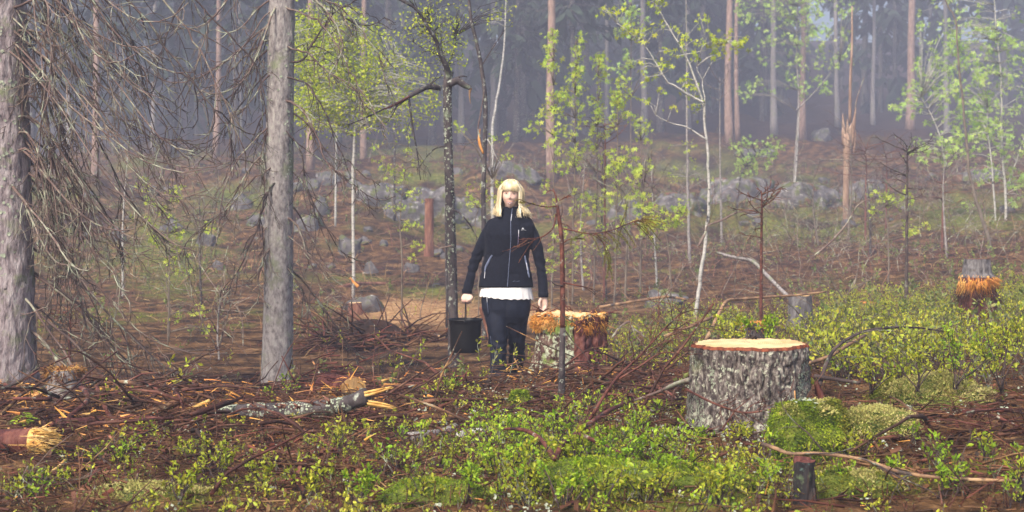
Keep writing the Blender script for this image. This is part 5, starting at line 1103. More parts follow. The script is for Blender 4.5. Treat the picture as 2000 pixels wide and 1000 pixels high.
leafy('maple_sapling', 'little sapling with pale leaf clusters beside the dark bare young spruce', [([(1735, 470), (1730, 420), (1722, 385)], 4)], 24, [(1722, 383, 14, 6, 9), (1745, 395, 10, 6, 6), (1775, 380, 10, 8, 5), (1790, 435, 10, 7, 6), (1770, 450, 8, 6, 4), (1710, 410, 8, 5, 4)], 'maple_leaf', 'dull_stem', .08, 5, 'maple', seed=33)
leafy('rowan_sapling', 'thin sapling with scattered lime leaves left of the black snag', [([(786, 610), (785, 520), (782, 430), (790, 350), (800, 270)], 4), ([(784, 470), (768, 400), (755, 330)], 3)], 20, [(800, 265, 6, 8, 3), (798, 290, 6, 6, 3), (760, 325, 10, 6, 5), (775, 345, 14, 10, 7), (800, 375, 16, 8, 7), (780, 405, 14, 8, 6), (795, 440, 10, 6, 4), (812, 435, 14, 6, 5), (770, 360, 10, 8, 4), (815, 480, 10, 6, 4), (805, 500, 8, 5, 3), (740, 310, 8, 4, 3), (815, 318, 6, 5, 3), (728, 285, 4, 3, 2)], 'maple_leaf', 'dull_stem', .055, 5, 'maple', seed=34)
leafy('rowan_sapling', 'lime leafed sapling among hanging twigs between the two grey trunks', [([(330, 600), (325, 520), (330, 440), (340, 370)], 3.5), ([(328, 470), (300, 430), (275, 360)], 2.5)], 17, [(280, 358, 10, 8, 7), (342, 370, 8, 7, 5), (345, 395, 6, 6, 4), (300, 390, 10, 6, 5), (330, 415, 12, 8, 7), (310, 470, 14, 10, 9), (340, 450, 12, 8, 6), (410, 448, 8, 6, 5), (360, 455, 10, 5, 4), (275, 430, 12, 6, 4), (345, 500, 14, 9, 9), (350, 530, 10, 6, 5), (385, 600, 12, 8, 7), (340, 620, 10, 6, 5), (400, 640, 10, 6, 5)], 'maple_leaf', 'dull_stem', .05, 5, 'maple', seed=35)
leafy('rowan_sapling', 'lime leaf clusters just left of the blonde hair behind the woman', [([(935, 560), (932, 480), (930, 420), (960, 350)], 3)], 20, [(975, 355, 7, 8, 6), (935, 370, 14, 10, 7), (925, 400, 10, 8, 5), (960, 385, 8, 6, 4), (985, 272, 5, 5, 3), (960, 270, 5, 5, 3), (990, 305, 6, 5, 3), (895, 250, 8, 5, 4)], 'maple_leaf', 'dull_stem', .06, 5, 'maple', seed=36)
leafy('rowan_sapling', 'low leafy shoots at the foot of the upright saplings', [([(1110, 600), (1108, 540), (1100, 480)], 3)], 19, [(1100, 470, 14, 16, 6), (1130, 520, 16, 16, 6), (1075, 500, 12, 20, 6), (1160, 480, 16, 14, 6), (1190, 440, 12, 10, 5), (1080, 540, 14, 14, 5), (1140, 450, 12, 8, 4)], 'maple_leaf', 'dull_stem', .055, 5, 'maple', seed=37)

# thin bare saplings in the misty thicket
for k, (x0, y0, x1, y1, d, lab) in enumerate([(1250, 590, 1262, 300, 24, 'pale thin bare sapling behind the bright low leaf clusters'), (1285, 580, 1272, 330, 25, 'crooked whitish bare sapling near the rounded lichened boulder'), (1185, 600, 1180, 250, 24, 'thin dark bare sapling among the upright leafy ones'), (1140, 595, 1144, 300, 26, 'thin grey bare sapling behind the torn stump'),
      (1655, 490, 1660, 250, 36, 'faint bare sapling right behind the broken snag'), (1545, 470, 1562, 200, 44, 'dark bare sapling in front of the widest pale cliff block'), (1700, 480, 1690, 330, 30, 'grey bare stem in the brown brush right of the snag'), (1850, 470, 1846, 300, 28, 'thin brown bare sapling in the misty brush'), (1600, 480, 1590, 330, 34, 'small grey bare stem left of the broken snag'),
      (655, 380, 660, 180, 36, 'thin bare sapling below the yellow birch crown'), (770, 400, 772, 180, 38, 'slim bare stem between the yellow birch and the black snag'), (1410, 470, 1406, 150, 36, 'thin grey bare sapling right of the leaning sapling'), (1220, 560, 1216, 330, 23, 'pinkish bare sapling beside the densest leafy one'), (240, 560, 250, 300, 24, 'dark bare sapling behind the curtain of dead branches'), (395, 610, 390, 380, 22, 'dark thin bare sapling between the two grey trunks'), (430, 740, 432, 560, 15, 'dark little dead sapling standing left of the middle trunk')]):
    b = gpt((x0-CX)/FPX*d, d, -.1); t = thing('bare_sapling', lab, 'sapling', b, 'bare saplings of the thicket'); q = catmull(np.array([b, P((x0+x1)/2+rs.normal(0, 5), (y0+y1)/2, d), P(x1, y1, d)]), 6)
    MB().tubes(q[None], np.linspace(2.6*d/FPX, .004, len(q))[None], 6).build('trunk', mat[['dull_stem', 'birch_bark', 'dark_bark', 'grey_bark'][k % 4]], t)
    n = 16; p, tg = at_t(q[None], np.zeros(n, int), rs.uniform(.2, .97, n)); B = grow(p, tg*.6+rs.normal(0, .7, p.shape), rs.uniform(.3, .9, n), 6, .3, .2, .3, rs); m = MB().tubes(B, taper(n, 6, .007, .003), 4)
    idx = np.repeat(np.arange(n), 3); p, tg = at_t(B, idx, rs.uniform(.2, 1, n*3)); B = grow(p, tg+rs.normal(0, .6, p.shape), rs.uniform(.1, .35, n*3), 4, .3, .2, 0, rs); m.tubes(B, taper(n*3, 4, .0045, .0025), 3); m.build('twigs', mat['dead_twig'], t)['kind'] = 'stuff'

# dead young spruces standing close by
def needle_twig(m, q, r, n, ln, mi=0, spread=.9):
    p, tg = at_t(q[None], np.zeros(n, int), r.uniform(.12, 1, n)); D = norm(tg*.6+r.normal(0, spread, p.shape)); w = norm(np.cross(D, r.normal(size=D.shape)))*ln*.075
    V_ = np.stack([p-w, p+w, p+D*ln], 1); o = np.arange(n)[:, None]*3; m.add(V_.reshape(-1, 3), o+np.array([[0, 1, 2]]), mi)
mat['yellow_needle'] = material('yellow_needle', [(.3, (.22, .20, .03)), (.6, (.45, .40, .06))], 3, bump=0, island=.3, hue=.03)
mat['red_needle'] = material('red_needle', [(.3, (.20, .06, .035)), (.6, (.40, .15, .08))], 3, bump=0, island=.35, hue=.02)
dE = 8.9; bE = np.array([P(1097, 795, dE)[0], dE, gz(P(1097, 795, dE)[0], dE)[0]-.05]); tE = thing('dead_spruce', 'reddish dying young spruce with a few green needle twigs in front of the torn stump', 'tree', bE)
q = [bE, P(1097, 740, dE), P(1099, 640, dE), P(1099, 560, dE), P(1097, 470, dE), P(1091, 420, dE), P(1086, 385, dE), P(1080, 368, dE)]
MB().tube(q[2:], [.0165, .016, .0145, .012, .006, .003], 9, 0, 5).build('trunk', mat['red_wood'] if False else mat['red_twig'], tE)
MB().tube(q[:3], [.026, .021, .0167], 10, 0, 5).build('trunk_base', mat['dark_bark'], tE)
def tw(root, pp, d, r0, m, needles=None, name='branch', subs=0, subl=.18, ndl=.014, droop=.6, nn=260):
    d = np.linspace(d[0], d[1], len(pp)) if isinstance(d, tuple) else np.full(len(pp), d)
    c = catmull(np.array([P(x, y, z) for (x, y), z in zip(pp, d)]), 6); mb = MB().tubes(c[None], np.linspace(r0, .0016, len(c))[None], 6); tips = [c]
    if subs:
        p, tg = at_t(c[None], np.zeros(subs, int), rs.uniform(.35, 1, subs)); B = grow(p, tg*.9+rs.normal(0, .45, p.shape)+[0, 0, -.2], subl*rs.uniform(.5, 1.2, subs), 6, droop, .1, .1, rs); mb.tubes(B, taper(subs, 6, .003, .0013), 4); tips += list(B)
    o = mb.build(name, mat[m], root)
    if needles:
        nm = MB()
        for q_ in tips[(1 if subs else 0):]: needle_twig(nm, q_, rs, nn, ndl)
        nm.build('needles', mat[needles], o, False)['kind'] = 'stuff'
tw(tE, [(1086, 418), (1080, 445), (1060, 462), (1040, 466), (1012, 468)], (dE, dE-.15), .006, 'red_twig', 'red_needle', subs=9, subl=.17, ndl=.009, nn=60, droop=.1)
tw(tE, [(1088, 403), (1065, 404), (1042, 399), (1026, 394), (1016, 389)], (dE, dE-.12), .0045, 'red_twig', 'yellow_needle', subs=6, subl=.045, ndl=.012, nn=60, droop=.3)
tw(tE, [(1097, 446), (1118, 450), (1145, 456), (1175, 454), (1205, 446), (1235, 434), (1250, 428)], (dE, dE-.1), .0055, 'red_twig', 'needle', subs=16, subl=.22, ndl=.017, nn=120, droop=1.2)
tw(tE, [(1205, 446), (1225, 438), (1245, 430), (1262, 428)], dE-.1, .003, 'red_twig', 'yellow_needle', subs=10, subl=.12, ndl=.017, nn=120)
tw(tE, [(1100, 475), (1110, 468), (1122, 466), (1135, 465)], (dE, dE-.1), .004, 'red_twig', 'needle', subs=6, subl=.10, ndl=.014, nn=90, droop=.8)
tw(tE, [(1165, 456), (1178, 475), (1186, 500), (1190, 520)], dE-.08, .0028, 'red_twig', 'needle', subs=8, subl=.12, ndl=.016, nn=90, droop=1.4)
tw(tE, [(1093, 428), (1098, 415), (1097, 395)], dE, .004, 'dark_twig'); tw(tE, [(1095, 436), (1108, 440), (1116, 448)], dE, .003, 'red_twig')
tw(tE, [(1086, 395), (1100, 388), (1115, 378)], dE, .0026, 'red_twig', 'red_needle', subs=4, subl=.05, ndl=.01, nn=30); tw(tE, [(1083, 375), (1075, 372), (1068, 376)], dE, .002, 'red_twig', 'red_needle', nn=60, ndl=.01)
tw(tE, [(1100, 558), (1085, 556), (1077, 548), (1082, 538)], dE-.02, .006, 'dark_twig'); tw(tE, [(1100, 552), (1120, 556), (1140, 560), (1155, 565), (1165, 575)], dE-.02, .006, 'red_twig', subs=2)
tw(tE, [(1098, 615), (1090, 600), (1074, 604)], dE, .004, 'dark_twig'); tw(tE, [(1099, 612), (1104, 620), (1125, 632), (1145, 640)], dE-.03, .0045, 'dark_twig'); tw(tE, [(1100, 640), (1120, 668), (1140, 690), (1155, 715)], dE-.03, .0045, 'dark_twig'); tw(tE, [(1098, 640), (1090, 660), (1082, 652)], dE, .004, 'dark_twig')

def bare_spruce(px, py, top, d, label, w, crownpx, m='red_twig', seed=0):
    r = np.random.default_rng(seed); b = gpt((px-CX)/FPX*d, d, -.1); s = d/FPX; t = thing('dead_spruce', label, 'tree', b, 'dead bare young spruces')
    q = catmull(np.array([b, P(px+1, (py+top)/2, d), P(px+2, top+30, d), P(px+1, top, d)]), 6); MB().tubes(q[None], np.linspace(w*s/2, .004, len(q))[None], 8).build('trunk', mat[m], t)
    n = 18; tt_ = r.uniform(.4, 1, n); p, tg = at_t(q[None], np.zeros(n, int), tt_); az = r.uniform(0, 6.3, n)
    B = grow(p, np.stack([np.cos(az), np.sin(az), r.uniform(-.1, .7, n)], -1), crownpx*s*r.uniform(.5, 1.3, n), 6, .3, .1, .3, r); mb = MB().tubes(B, taper(n, 6, w*s*.16, .0025), 4)
    idx = np.repeat(np.arange(n), 5); p, tg = at_t(B, idx, r.uniform(.2, 1, n*5)); C = grow(p, tg+r.normal(0, .5, p.shape), crownpx*s*r.uniform(.12, .4, n*5), 4, .3, .15, 0, r); mb.tubes(C, taper(n*5, 4, .004, .002), 3)
    for k in range(n): pass
    mb.build('branches', mat[m], t)['kind'] = 'stuff'
bare_spruce(1486, 625, 372, 12.5, 'dark red bare young spruce stem rising over the mossy stump in the shrubs', 7.5, 58, 'red_twig', 1)
bare_spruce(1770, 580, 285, 17.5, 'blackish bare young spruce in the misty brush behind the blueberry', 8, 60, 'dark_twig', 2)
bare_spruce(1180, 610, 240, 24, 'rust tinted bare young spruce between the upright leafy saplings', 6, 50, 'heath', 3)
bare_spruce(1690, 470, 290, 34, 'rust brown bare young spruce right of the broken snag', 5, 70, 'heath', 4)
bare_spruce(1730, 480, 300, 36, 'reddish bare young spruce among brush near the hazy leafy tree', 5, 70, 'heath', 5)
bare_spruce(135, 720, 600, 13, 'tiny dead spruce behind the little capped stump', 8, 40, 'red_twig', 6)
bare_spruce(1840, 480, 350, 30, 'brown bare young spruce in front of the hazy leafy tree', 5, 50, 'heath', 7)
# ================================================================== LOGS AND FALLEN BRANCHES
rf = np.random.default_rng(61)
def gpath(pp, lift=0.0, arch=None):
    """pixel polyline laid on the ground; arch = extra height (m) per point"""
    q = np.array([G(x, y) for x, y in pp]); d = np.minimum(np.maximum(q[:, 1], np.median(q[:, 1])-.5), np.median(q[:, 1])+.5)
    q = np.array([P(x, y, z) for (x, y), z in zip(pp, d)]); q[:, 2] += lift
    return q
def fallen(label, pp, w, m, name='fallen_branch', cat='branch', d=None, ends=None, twigs=0, twl=.25, grp=None, bump=.12, tm=None):
    """a branch lying about: pixel polyline, widths in pixels"""
    q = gpath(pp) if d is None else np.array([P(x, y, z) for (x, y), z in zip(pp, np.broadcast_to(np.asarray(d, float), (len(pp),)) if not isinstance(d, tuple) else np.linspace(d[0], d[1], len(pp)))])
    s = np.median(q[:, 1])/FPX; c = catmull(q, 6); r0, r1 = (w if isinstance(w, tuple) else (w, w*.6)); rad = np.linspace(r0, r1, len(c))*s/2
    rad = rad*(1+bump*vnoise(c*14, 3)); c = c+.15*rad[:, None]*np.stack([vnoise(c*9, 5), vnoise(c*9, 6), vnoise(c*9, 7)], -1)
    if d is None: c[:, 2] += rad*.6
    t = thing(name, label, cat, c[len(c)//2]-[0, 0, rad.max()], grp); MB().tubes(c[None], rad[None], 9).build('shaft', mat[m], t)
    if twigs:
        p, tg = at_t(c[None], np.zeros(twigs, int), rf.uniform(.15, 1, twigs)); B = grow(p, tg*.8+rf.normal(0, .6, p.shape)+[0, 0, .35], twl*rf.uniform(.4, 1.3, twigs), 6, .6, .18, .2, rf)
        mb = MB().tubes(B, taper(twigs, 6, min(rad.min()*.7, .004), .0014), 4); idx = np.repeat(np.arange(twigs), 2); p, tg = at_t(B, idx, rf.uniform(.2, .9, 2*twigs)); C = grow(p, tg+rf.normal(0, .5, p.shape), twl*.35, 4, .4, .2, 0, rf); mb.tubes(C, taper(2*twigs, 4, .002, .0012), 3)
        mb.build('side_twigs', mat[tm or m], t)['kind'] = 'stuff'
    if ends:        # torn or cut ends: (which, length px, material, n)
        for which, ln, em, n in ends:
            e, e2 = (c[0], c[1]) if which == 0 else (c[-1], c[-2]); dr = norm(e-e2); R = rad[0 if which == 0 else -1]
            for k in range(n):
                a = rf.uniform(0, 6.3); o = norm(np.cross(dr, [math.cos(a), math.sin(a), .3]))*R*rf.uniform(.15, .8); L_ = ln*s*rf.uniform(.45, 1.1)
                MB().tube([e-dr*L_*.2+o*.6, e+o+dr*L_*.5, e+o*1.6+dr*L_+rf.normal(0, R*.35, 3)], [R*.34, R*.28, R*.03], 5, 0, 3, .5).build('splinter', mat[em], t)
    return t
# lichened log with split end
q = [P(x, y, z) for (x, y), z in zip([(418, 815), (450, 806), (500, 803), (560, 802), (620, 798), (670, 790), (716, 774)], np.linspace(8.3, 8.0, 7))]
c = catmull(np.array(q), 12); s = 8.1/FPX; rad = np.interp(np.linspace(0, 1, len(c)), [0, .1, .5, .9, 1], [7, 14, 16.5, 15, 17])*s; an = np.linspace(0, 2*PI, 40, endpoint=False)
tL = thing('fallen_log', 'dark log crusted with white lichen, its end split into two pale prongs', 'log', c[len(c)//2]-[0, 0, .06])
Tn = norm(np.gradient(c, axis=0)); A = norm(np.cross(Tn, [[0, 0, 1.0]])); B_ = np.cross(A, Tn); V_ = c[:, None]+rad[:, None, None]*(np.cos(an)[None, :, None]*A[:, None]+np.sin(an)[None, :, None]*B_[:, None]); fl_ = V_.reshape(-1, 3); nr = norm(fl_-np.repeat(c, 40, 0))
fl_ = fl_+nr*(.007*fbm(fl_*[18, 40, 40], 3, 4))[:, None]; LS = fl_.reshape(len(c), 40, 3); MB().loft(LS).build('bark', mat['dark_bark'], tL)
m = MB(); n = 900; i = rf.integers(2, len(c)-1, n); j = rf.integers(0, 40, n); pq = LS[i, j]; kk = (vnoise(pq*9, 5) > -.05); pq = pq[kk]; nn = norm(pq-c[i[kk]]); m.inst([LV], frames(nn, rf.uniform(0, 6, len(pq)), rf.uniform(.004, .012, len(pq))), pq+nn*.001); m.build('lichen', mat['lichen'], tL)['kind'] = 'stuff'
for (x0, y0, x1, y1, w0, nm) in [(706, 776, 768, 756, 9, 6), (708, 786, 784, 800, 8, 5)]:
    for k in range(nm):
        o = rf.normal(0, 1, 2); e = rf.uniform(.75, 1.03); MB().tube([P(x0-8, y0+o[1]*4, 8.0+o[0]*.012), P((x0+x1)/2, (y0+y1)/2+o[1]*3.5, 7.99+o[0]*.012), P(x0+(x1-x0)*e, y0+(y1-y0)*e+o[1]*3, 7.98)], [w0*s*.36, w0*s*.30, .001], 5, 0, 3, .55).build('split_prong', mat['yellow_wood'], tL)
for (x, y) in [(552, 794), (575, 796), (612, 788), (500, 799), (640, 786)]:
    for k in range(4): MB().tube([P(x+rf.normal(0, 5), y+4, 7.97), P(x+rf.normal(0, 8), y-3, 7.95), P(x+rf.normal(0, 13), y-8+rf.normal(0, 4), 7.95)], [.004, .010, .002], 5, 0, 3, .25).build('torn_bark', mat['red_wood'], tL)
# splintered butt at the lower edge
q = [P(-60, 874, 7.05), P(-10, 868, 7.05), P(40, 865, 7.0), P(84, 862, 6.95)]; c = catmull(np.array(q), 10); s = 7/FPX; rad = np.linspace(30, 27, len(c))*s
tL = thing('fallen_log', 'thick wine red log with a shredded yellow break, lying by the litter edge', 'log', c[len(c)//2]-[0, 0, .07])
Tn = norm(np.gradient(c, axis=0)); A = norm(np.cross(Tn, [[0, 0, 1.0]])); B_ = np.cross(A, Tn); V_ = c[:, None]+rad[:, None, None]*(np.cos(an)[None, :, None]*A[:, None]+np.sin(an)[None, :, None]*B_[:, None]); fl_ = V_.reshape(-1, 3); nr = norm(fl_-np.repeat(c, 40, 0)); fl_ = fl_+nr*(.006*fbm(fl_*[12, 40, 40], 3, 4))[:, None]; MB().loft(fl_.reshape(len(c), 40, 3)).build('bark', mat['raw_red'], tL)
m = MB(); e = c[-1]; m.tube([e-[.06, 0, 0], e+[.0, 0, 0], e+[.02, -.005, -.003]], [.062, .058, .03], 14, 0, 3); n = 620; a = rf.uniform(0, 6.3, n); rr = .068*np.sqrt(rf.uniform(0, 1, n)); p = e+np.stack([rf.uniform(-.05, .0, n), np.cos(a)*rr, np.sin(a)*rr], -1); B = grow(p, np.stack([np.ones(n), rf.normal(0, .14, n), rf.normal(0, .14, n)], -1), rf.uniform(.03, .12, n)*(1.25-.6*rr/.068), 4, .15, .12, 0, rf); m.tubes(B, taper(n, 4, .0042, .001), 4, 0, .5); m.build('torn_fibre', mat['yellow_wood'], tL)['kind'] = 'stuff'
for k in range(14):
    a = rf.uniform(PI*.7, PI*2.0); o = np.array([0, math.cos(a)*.07, math.sin(a)*.07]); L_ = rf.uniform(.06, .16); MB().tube([e+o+[-L_, 0, 0], e+o*1.03+[-L_*.3, -.004, 0], e+o*1.15+[.05, -.01, 0]], [.002, .006, .002], 4, 0, 3, .4).build('splinter', mat['yellow_wood'], tL)
MB().tube([e+[-.03, -.05, .02], e+[.01, -.075, -.01], e+[.045, -.07, -.05]], [.004, .016, .003], 5, 0, 3, .5).build('splinter', mat['yellow_wood'], tL)

GF = 'sticks and branches left by the felling'
fallen('half buried smooth wine red log among the chips', [(110, 842), (160, 838), (220, 832), (280, 829), (322, 832)], (30, 22), 'raw_red', 'fallen_log', 'log', grp=GF)
fallen('crooked wine red branch rearing up beside the little capped stump', [(100, 828), (125, 838), (135, 815), (162, 793), (172, 778), (166, 765), (158, 756)], (9, 11), 'red_twig', d=(7.6, 8.6), ends=[(1, 5, 'tan_wood', 3)], grp=GF)
fallen('straight thick stick with a lichen covered lower half propped on the half buried log', [(189, 756), (200, 785), (214, 812), (226, 833), (240, 848)], (9, 11), 'red_twig', d=(8.7, 7.5), ends=[(0, 5, 'tan_wood', 3)], grp=GF)
fallen('branch with a torn yellow top leaning on the little capped stump', [(-10, 795), (30, 782), (60, 770), (96, 756)], (10, 14), 'dark_twig', d=(9.3, 9.6), ends=[(1, 16, 'yellow_wood', 6)], grp=GF)
fallen('thin black bough sloping up across the foot of the big grey trunk', [(-10, 765), (30, 748), (70, 722), (84, 714)], (7, 3), 'dark_twig', d=9.4, twigs=4, grp=GF)
fallen('slender stick with a cream cut tip sticking up from the litter', [(252, 780), (238, 758), (228, 745), (222, 738)], (6, 5), 'red_twig', d=(8.9, 8.8), ends=[(1, 6, 'yellow_wood', 2)], grp=GF)
fallen('short bent red stick behind the straight thick one', [(205, 790), (215, 778), (226, 770), (229, 762)], (7, 8), 'red_twig', d=9, grp=GF)
fallen('long dark branch lying across the open litter below the lichened log', [(276, 908), (305, 895), (338, 880), (400, 877), (442, 869), (520, 874), (580, 868), (640, 866)], (12, 6), 'red_twig', grp=GF, twigs=8)
fallen('purple stick parallel to and below the long dark branch, at its far tip', [(478, 884), (530, 886), (575, 890), (600, 894)], (9, 6), 'red_twig', grp=GF)
fallen('thick purplish branch half sunk in the shrubs under the torn log', [(76, 940), (110, 928), (150, 920), (180, 913), (206, 908)], (11, 12), 'red_twig', grp=GF)
fallen('second purplish branch just below the half sunk one', [(140, 948), (175, 935), (205, 922), (232, 916)], (9, 8), 'red_twig', grp=GF)
fallen('dark red stick pointing out of the blueberry under the long dark branch', [(525, 926), (560, 930), (598, 933)], (8, 7), 'red_twig', grp=GF)
fallen('short fat purple stick under the split prongs of the lichened log', [(686, 818), (706, 815), (735, 813)], (14, 13), 'red_twig', grp=GF)
fallen('reddish stick curving below the lichened log prongs', [(630, 860), (655, 846), (680, 842), (694, 839)], (8, 7), 'red_twig', grp=GF)
fallen('low arching grey red twig in the middle litter', [(436, 846), (462, 838), (490, 840), (512, 852)], (6, 3), 'dead_twig', grp=GF, twigs=3)
fallen('leaning brown stick over the dark end of the lichened log', [(360, 836), (395, 812), (430, 794), (452, 786)], (9, 7), 'red_twig', d=(7.8, 8.2), grp=GF)
fallen('pale split slat of wood along the top of the chip litter', [(0, 822), (60, 808), (100, 801), (128, 801)], (9, 5), 'yellow_wood', 'wood_slab', 'slab', grp='split yellow slabs of wood')
fallen('pale split slab under the lichened log', [(553, 818), (575, 826), (600, 836)], (9, 4), 'yellow_wood', 'wood_slab', 'slab', grp='split yellow slabs of wood')
fallen('yellow split slab pointing up from the chips left of the lichened log', [(365, 800), (385, 793), (410, 782)], (6, 8), 'yellow_wood', 'wood_slab', 'slab', d=8.4, grp='split yellow slabs of wood')
fallen('yellow slab lying diagonal in the dark hollow below the torn log', [(96, 926), (112, 916), (128, 900)], (7, 6), 'yellow_wood', 'wood_slab', 'slab', grp='split yellow slabs of wood')
fallen('flat yellow slab beside the half buried log', [(138, 818), (160, 814), (182, 812)], (8, 8), 'yellow_wood', 'wood_slab', 'slab', grp='split yellow slabs of wood')
fallen('pale slab under the short fat purple stick', [(700, 806), (730, 808), (745, 810)], (5, 4), 'yellow_wood', 'wood_slab', 'slab', grp='split yellow slabs of wood')
fallen('grey rotten log with a bright torn end in the middle of the slope', [(800, 862), (830, 856), (862, 852), (890, 838)], (24, 17), 'grey_bark', 'fallen_log', 'log', ends=[(1, 5, 'tan_wood', 4), (0, 22, 'tan_wood', 4)], grp=GF)
fallen('dark piece of birch beside the grey rotten log', [(896, 858), (915, 851), (945, 848)], (17, 15), 'birch_bark', 'fallen_log', 'log', grp=GF)
# forked branch
t = fallen('purple forked branch whose orange cut end points down into the green shrubs', [(1076, 932), (1084, 905), (1096, 872), (1112, 860), (1135, 838), (1160, 822), (1190, 802), (1215, 790)], (13, 9), 'red_twig', d=(6.0, 7.2), ends=[(0, 6, 'orange_fibre', 4)], grp=GF, twigs=4)
q = np.array([P(x, y, z) for (x, y), z in zip([(1083, 896), (1072, 878), (1056, 858), (1030, 842), (1008, 838), (985, 838)], np.linspace(6.1, 6.7, 6))]); MB().tube(q, [.013, .012, .011, .010, .008, .006], 8).build('fork', mat['red_twig'], t)
q = np.array([P(x, y, z) for (x, y), z in zip([(1130, 848), (1160, 860), (1200, 880), (1262, 906)], np.linspace(6.5, 6.2, 4))]); MB().tube(q, [.011, .010, .009, .007], 8).build('fork', mat['red_twig'], t)
fallen('long thin red branch creeping through the dark moss below the big stump', [(1160, 888), (1200, 906), (1280, 910), (1360, 916), (1430, 914)], (6, 5), 'red_twig', grp=GF, twigs=8)
t = fallen('dark red dead spruce top slanting up between the two biggest stumps', [(1130, 850), (1160, 806), (1200, 744), (1250, 694), (1300, 640), (1332, 610)], (7.5, 2.5), 'red_twig', 'fallen_treetop', 'branch', d=(6.9, 7.6), twigs=34, twl=.30, grp=GF)
fallen('bare thorny twig spray of the dead spruce top, lower one', [(1210, 740), (1250, 715), (1290, 690), (1330, 690)], (5, 2), 'red_twig', d=7.2, twigs=14, twl=.16, grp=GF)
fallen('bare red twig spray lying against the foot of the widest stump', [(1340, 760), (1400, 790), (1460, 806), (1540, 790), (1590, 770)], (5, 3), 'red_twig', d=(6.8, 6.6), twigs=26, twl=.14, grp=GF)
fallen('long partly peeled stick crossing behind the rotten post', [(1488, 866), (1515, 876), (1545, 886), (1600, 886), (1680, 897), (1760, 922), (1850, 934), (2000, 940)], (8, 7), 'tan_wood', d=(5.9, 5.6), ends=[(0, 5, 'orange_fibre', 2)], grp=GF, twigs=5, tm='dark_twig')
fallen('black bent branch arching over the blueberry behind the widest stump', [(1600, 752), (1612, 716), (1632, 680), (1680, 650), (1735, 640), (1790, 640), (1842, 647)], (9, 3), 'dark_twig', d=(8.6, 9.4), twigs=7, grp=GF)
fallen('half peeled straight branch under the black bent one', [(1570, 712), (1620, 696), (1660, 672), (1690, 655)], (8, 6), 'tan_wood', d=(8.8, 9.2), grp=GF)
fallen('grey root like branch running into the left foot of the widest stump', [(1240, 782), (1280, 768), (1315, 752), (1345, 742)], (5, 9), 'dead_twig', d=(7.8, 7.4), grp=GF)
fallen('grey lichened birch stem fallen slantwise in the mist', [(1402, 494), (1440, 504), (1470, 510), (1500, 540), (1530, 570), (1560, 600), (1580, 622)], (6, 8), 'grey_bark', 'fallen_log', 'log', d=(19, 16), grp=GF, twigs=20, twl=.9, tm='dead_twig')
fallen('tan snapped branch bent like an elbow behind the widest stump', [(1380, 664), (1396, 630), (1412, 598), (1424, 586), (1450, 584), (1500, 580), (1560, 576), (1612, 570)], (8, 4), 'tan_wood', d=(13.5, 14.5), grp=GF, twigs=8, twl=.5, tm='dead_twig')
fallen('long pale stick leaning in brush left of the elbow bent one', [(1290, 660), (1330, 645), (1370, 628), (1396, 618)], (7, 6), 'tan_wood', d=(13, 13.5), grp=GF, twigs=4)
fallen('twisted lichened limb curled at the foot of the leaning sapling', [(1365, 480), (1378, 455), (1384, 440), (1410, 430), (1440, 415), (1470, 412)], (5, 3), 'dead_twig', d=18, grp=GF, twigs=10, twl=.6)
fallen('grey curled branch tip standing in the brush near the broken snag', [(1590, 500), (1625, 470), (1655, 435), (1672, 405), (1690, 392), (1704, 390)], (4.5, 2), 'dead_twig', d=20, grp=GF, twigs=6, twl=.7, tm='dark_twig')
fallen('orange brown pole lying on the slope behind the bucket', [(772, 646), (810, 652), (850, 658), (878, 663)], (8, 8), 'tan_wood', grp=GF)
fallen('thin red pole leaning behind the woman and her bucket', [(938, 600), (945, 625), (955, 655), (962, 680)], (6, 7), 'red_wood', d=13.5, grp=GF)
fallen('wet red slabs heaped on the long low boulder', [(640, 575), (680, 560), (720, 556), (765, 556)], (10, 6), 'red_wood', grp=GF, twigs=10, twl=.4)
fallen('orange splinter pointing up from the heap on the long low boulder', [(700, 560), (690, 550), (682, 542)], (7, 3), 'orange_fibre', d=21, grp=GF)
fallen('brown fallen pole in the clearing right of the black snag', [(1170, 600), (1230, 590), (1300, 580), (1340, 585)], (6, 5), 'tan_wood', d=19, grp=GF, twigs=6, twl=.5)
fallen('grey branch curving up in the grass left of the bright shrubs', [(1195, 660), (1210, 640), (1228, 628), (1236, 640), (1262, 660)], (4.5, 3), 'dead_twig', d=12, grp=GF, twigs=5)
fallen('pale stick poking out of the brush at the feet of the woman', [(1005, 700), (1012, 718), (1022, 738), (1030, 745)], (3, 4), 'tan_wood', d=10.6, grp=GF)
fallen('pale stick lying towards the torn stump at the feet of the woman', [(1020, 722), (1040, 742), (1058, 760)], (4, 4), 'tan_wood', d=10.4, grp=GF)
fallen('forked bare grey twig standing in the shrubs at the lower edge', [(20, 1000), (34, 960), (42, 935), (55, 910)], (4, 2.5), 'dead_twig', d=5.7, grp=GF, twigs=5)
fallen('dark brown branch lying under the half peeled stick', [(1590, 735), (1640, 742), (1680, 748)], (9, 6), 'dark_twig', d=8.6, grp=GF)
fallen('slim dark dead branch lying in the right hand litter', [(1690, 840), (1760, 815), (1840, 800), (1910, 790)], (5, 4), 'red_twig', grp=GF, twigs=8)
fallen('red brown branch lying below the slim dark one', [(1780, 870), (1850, 850), (1920, 830), (1980, 800)], (5, 4), 'red_twig', grp=GF, twigs=8)

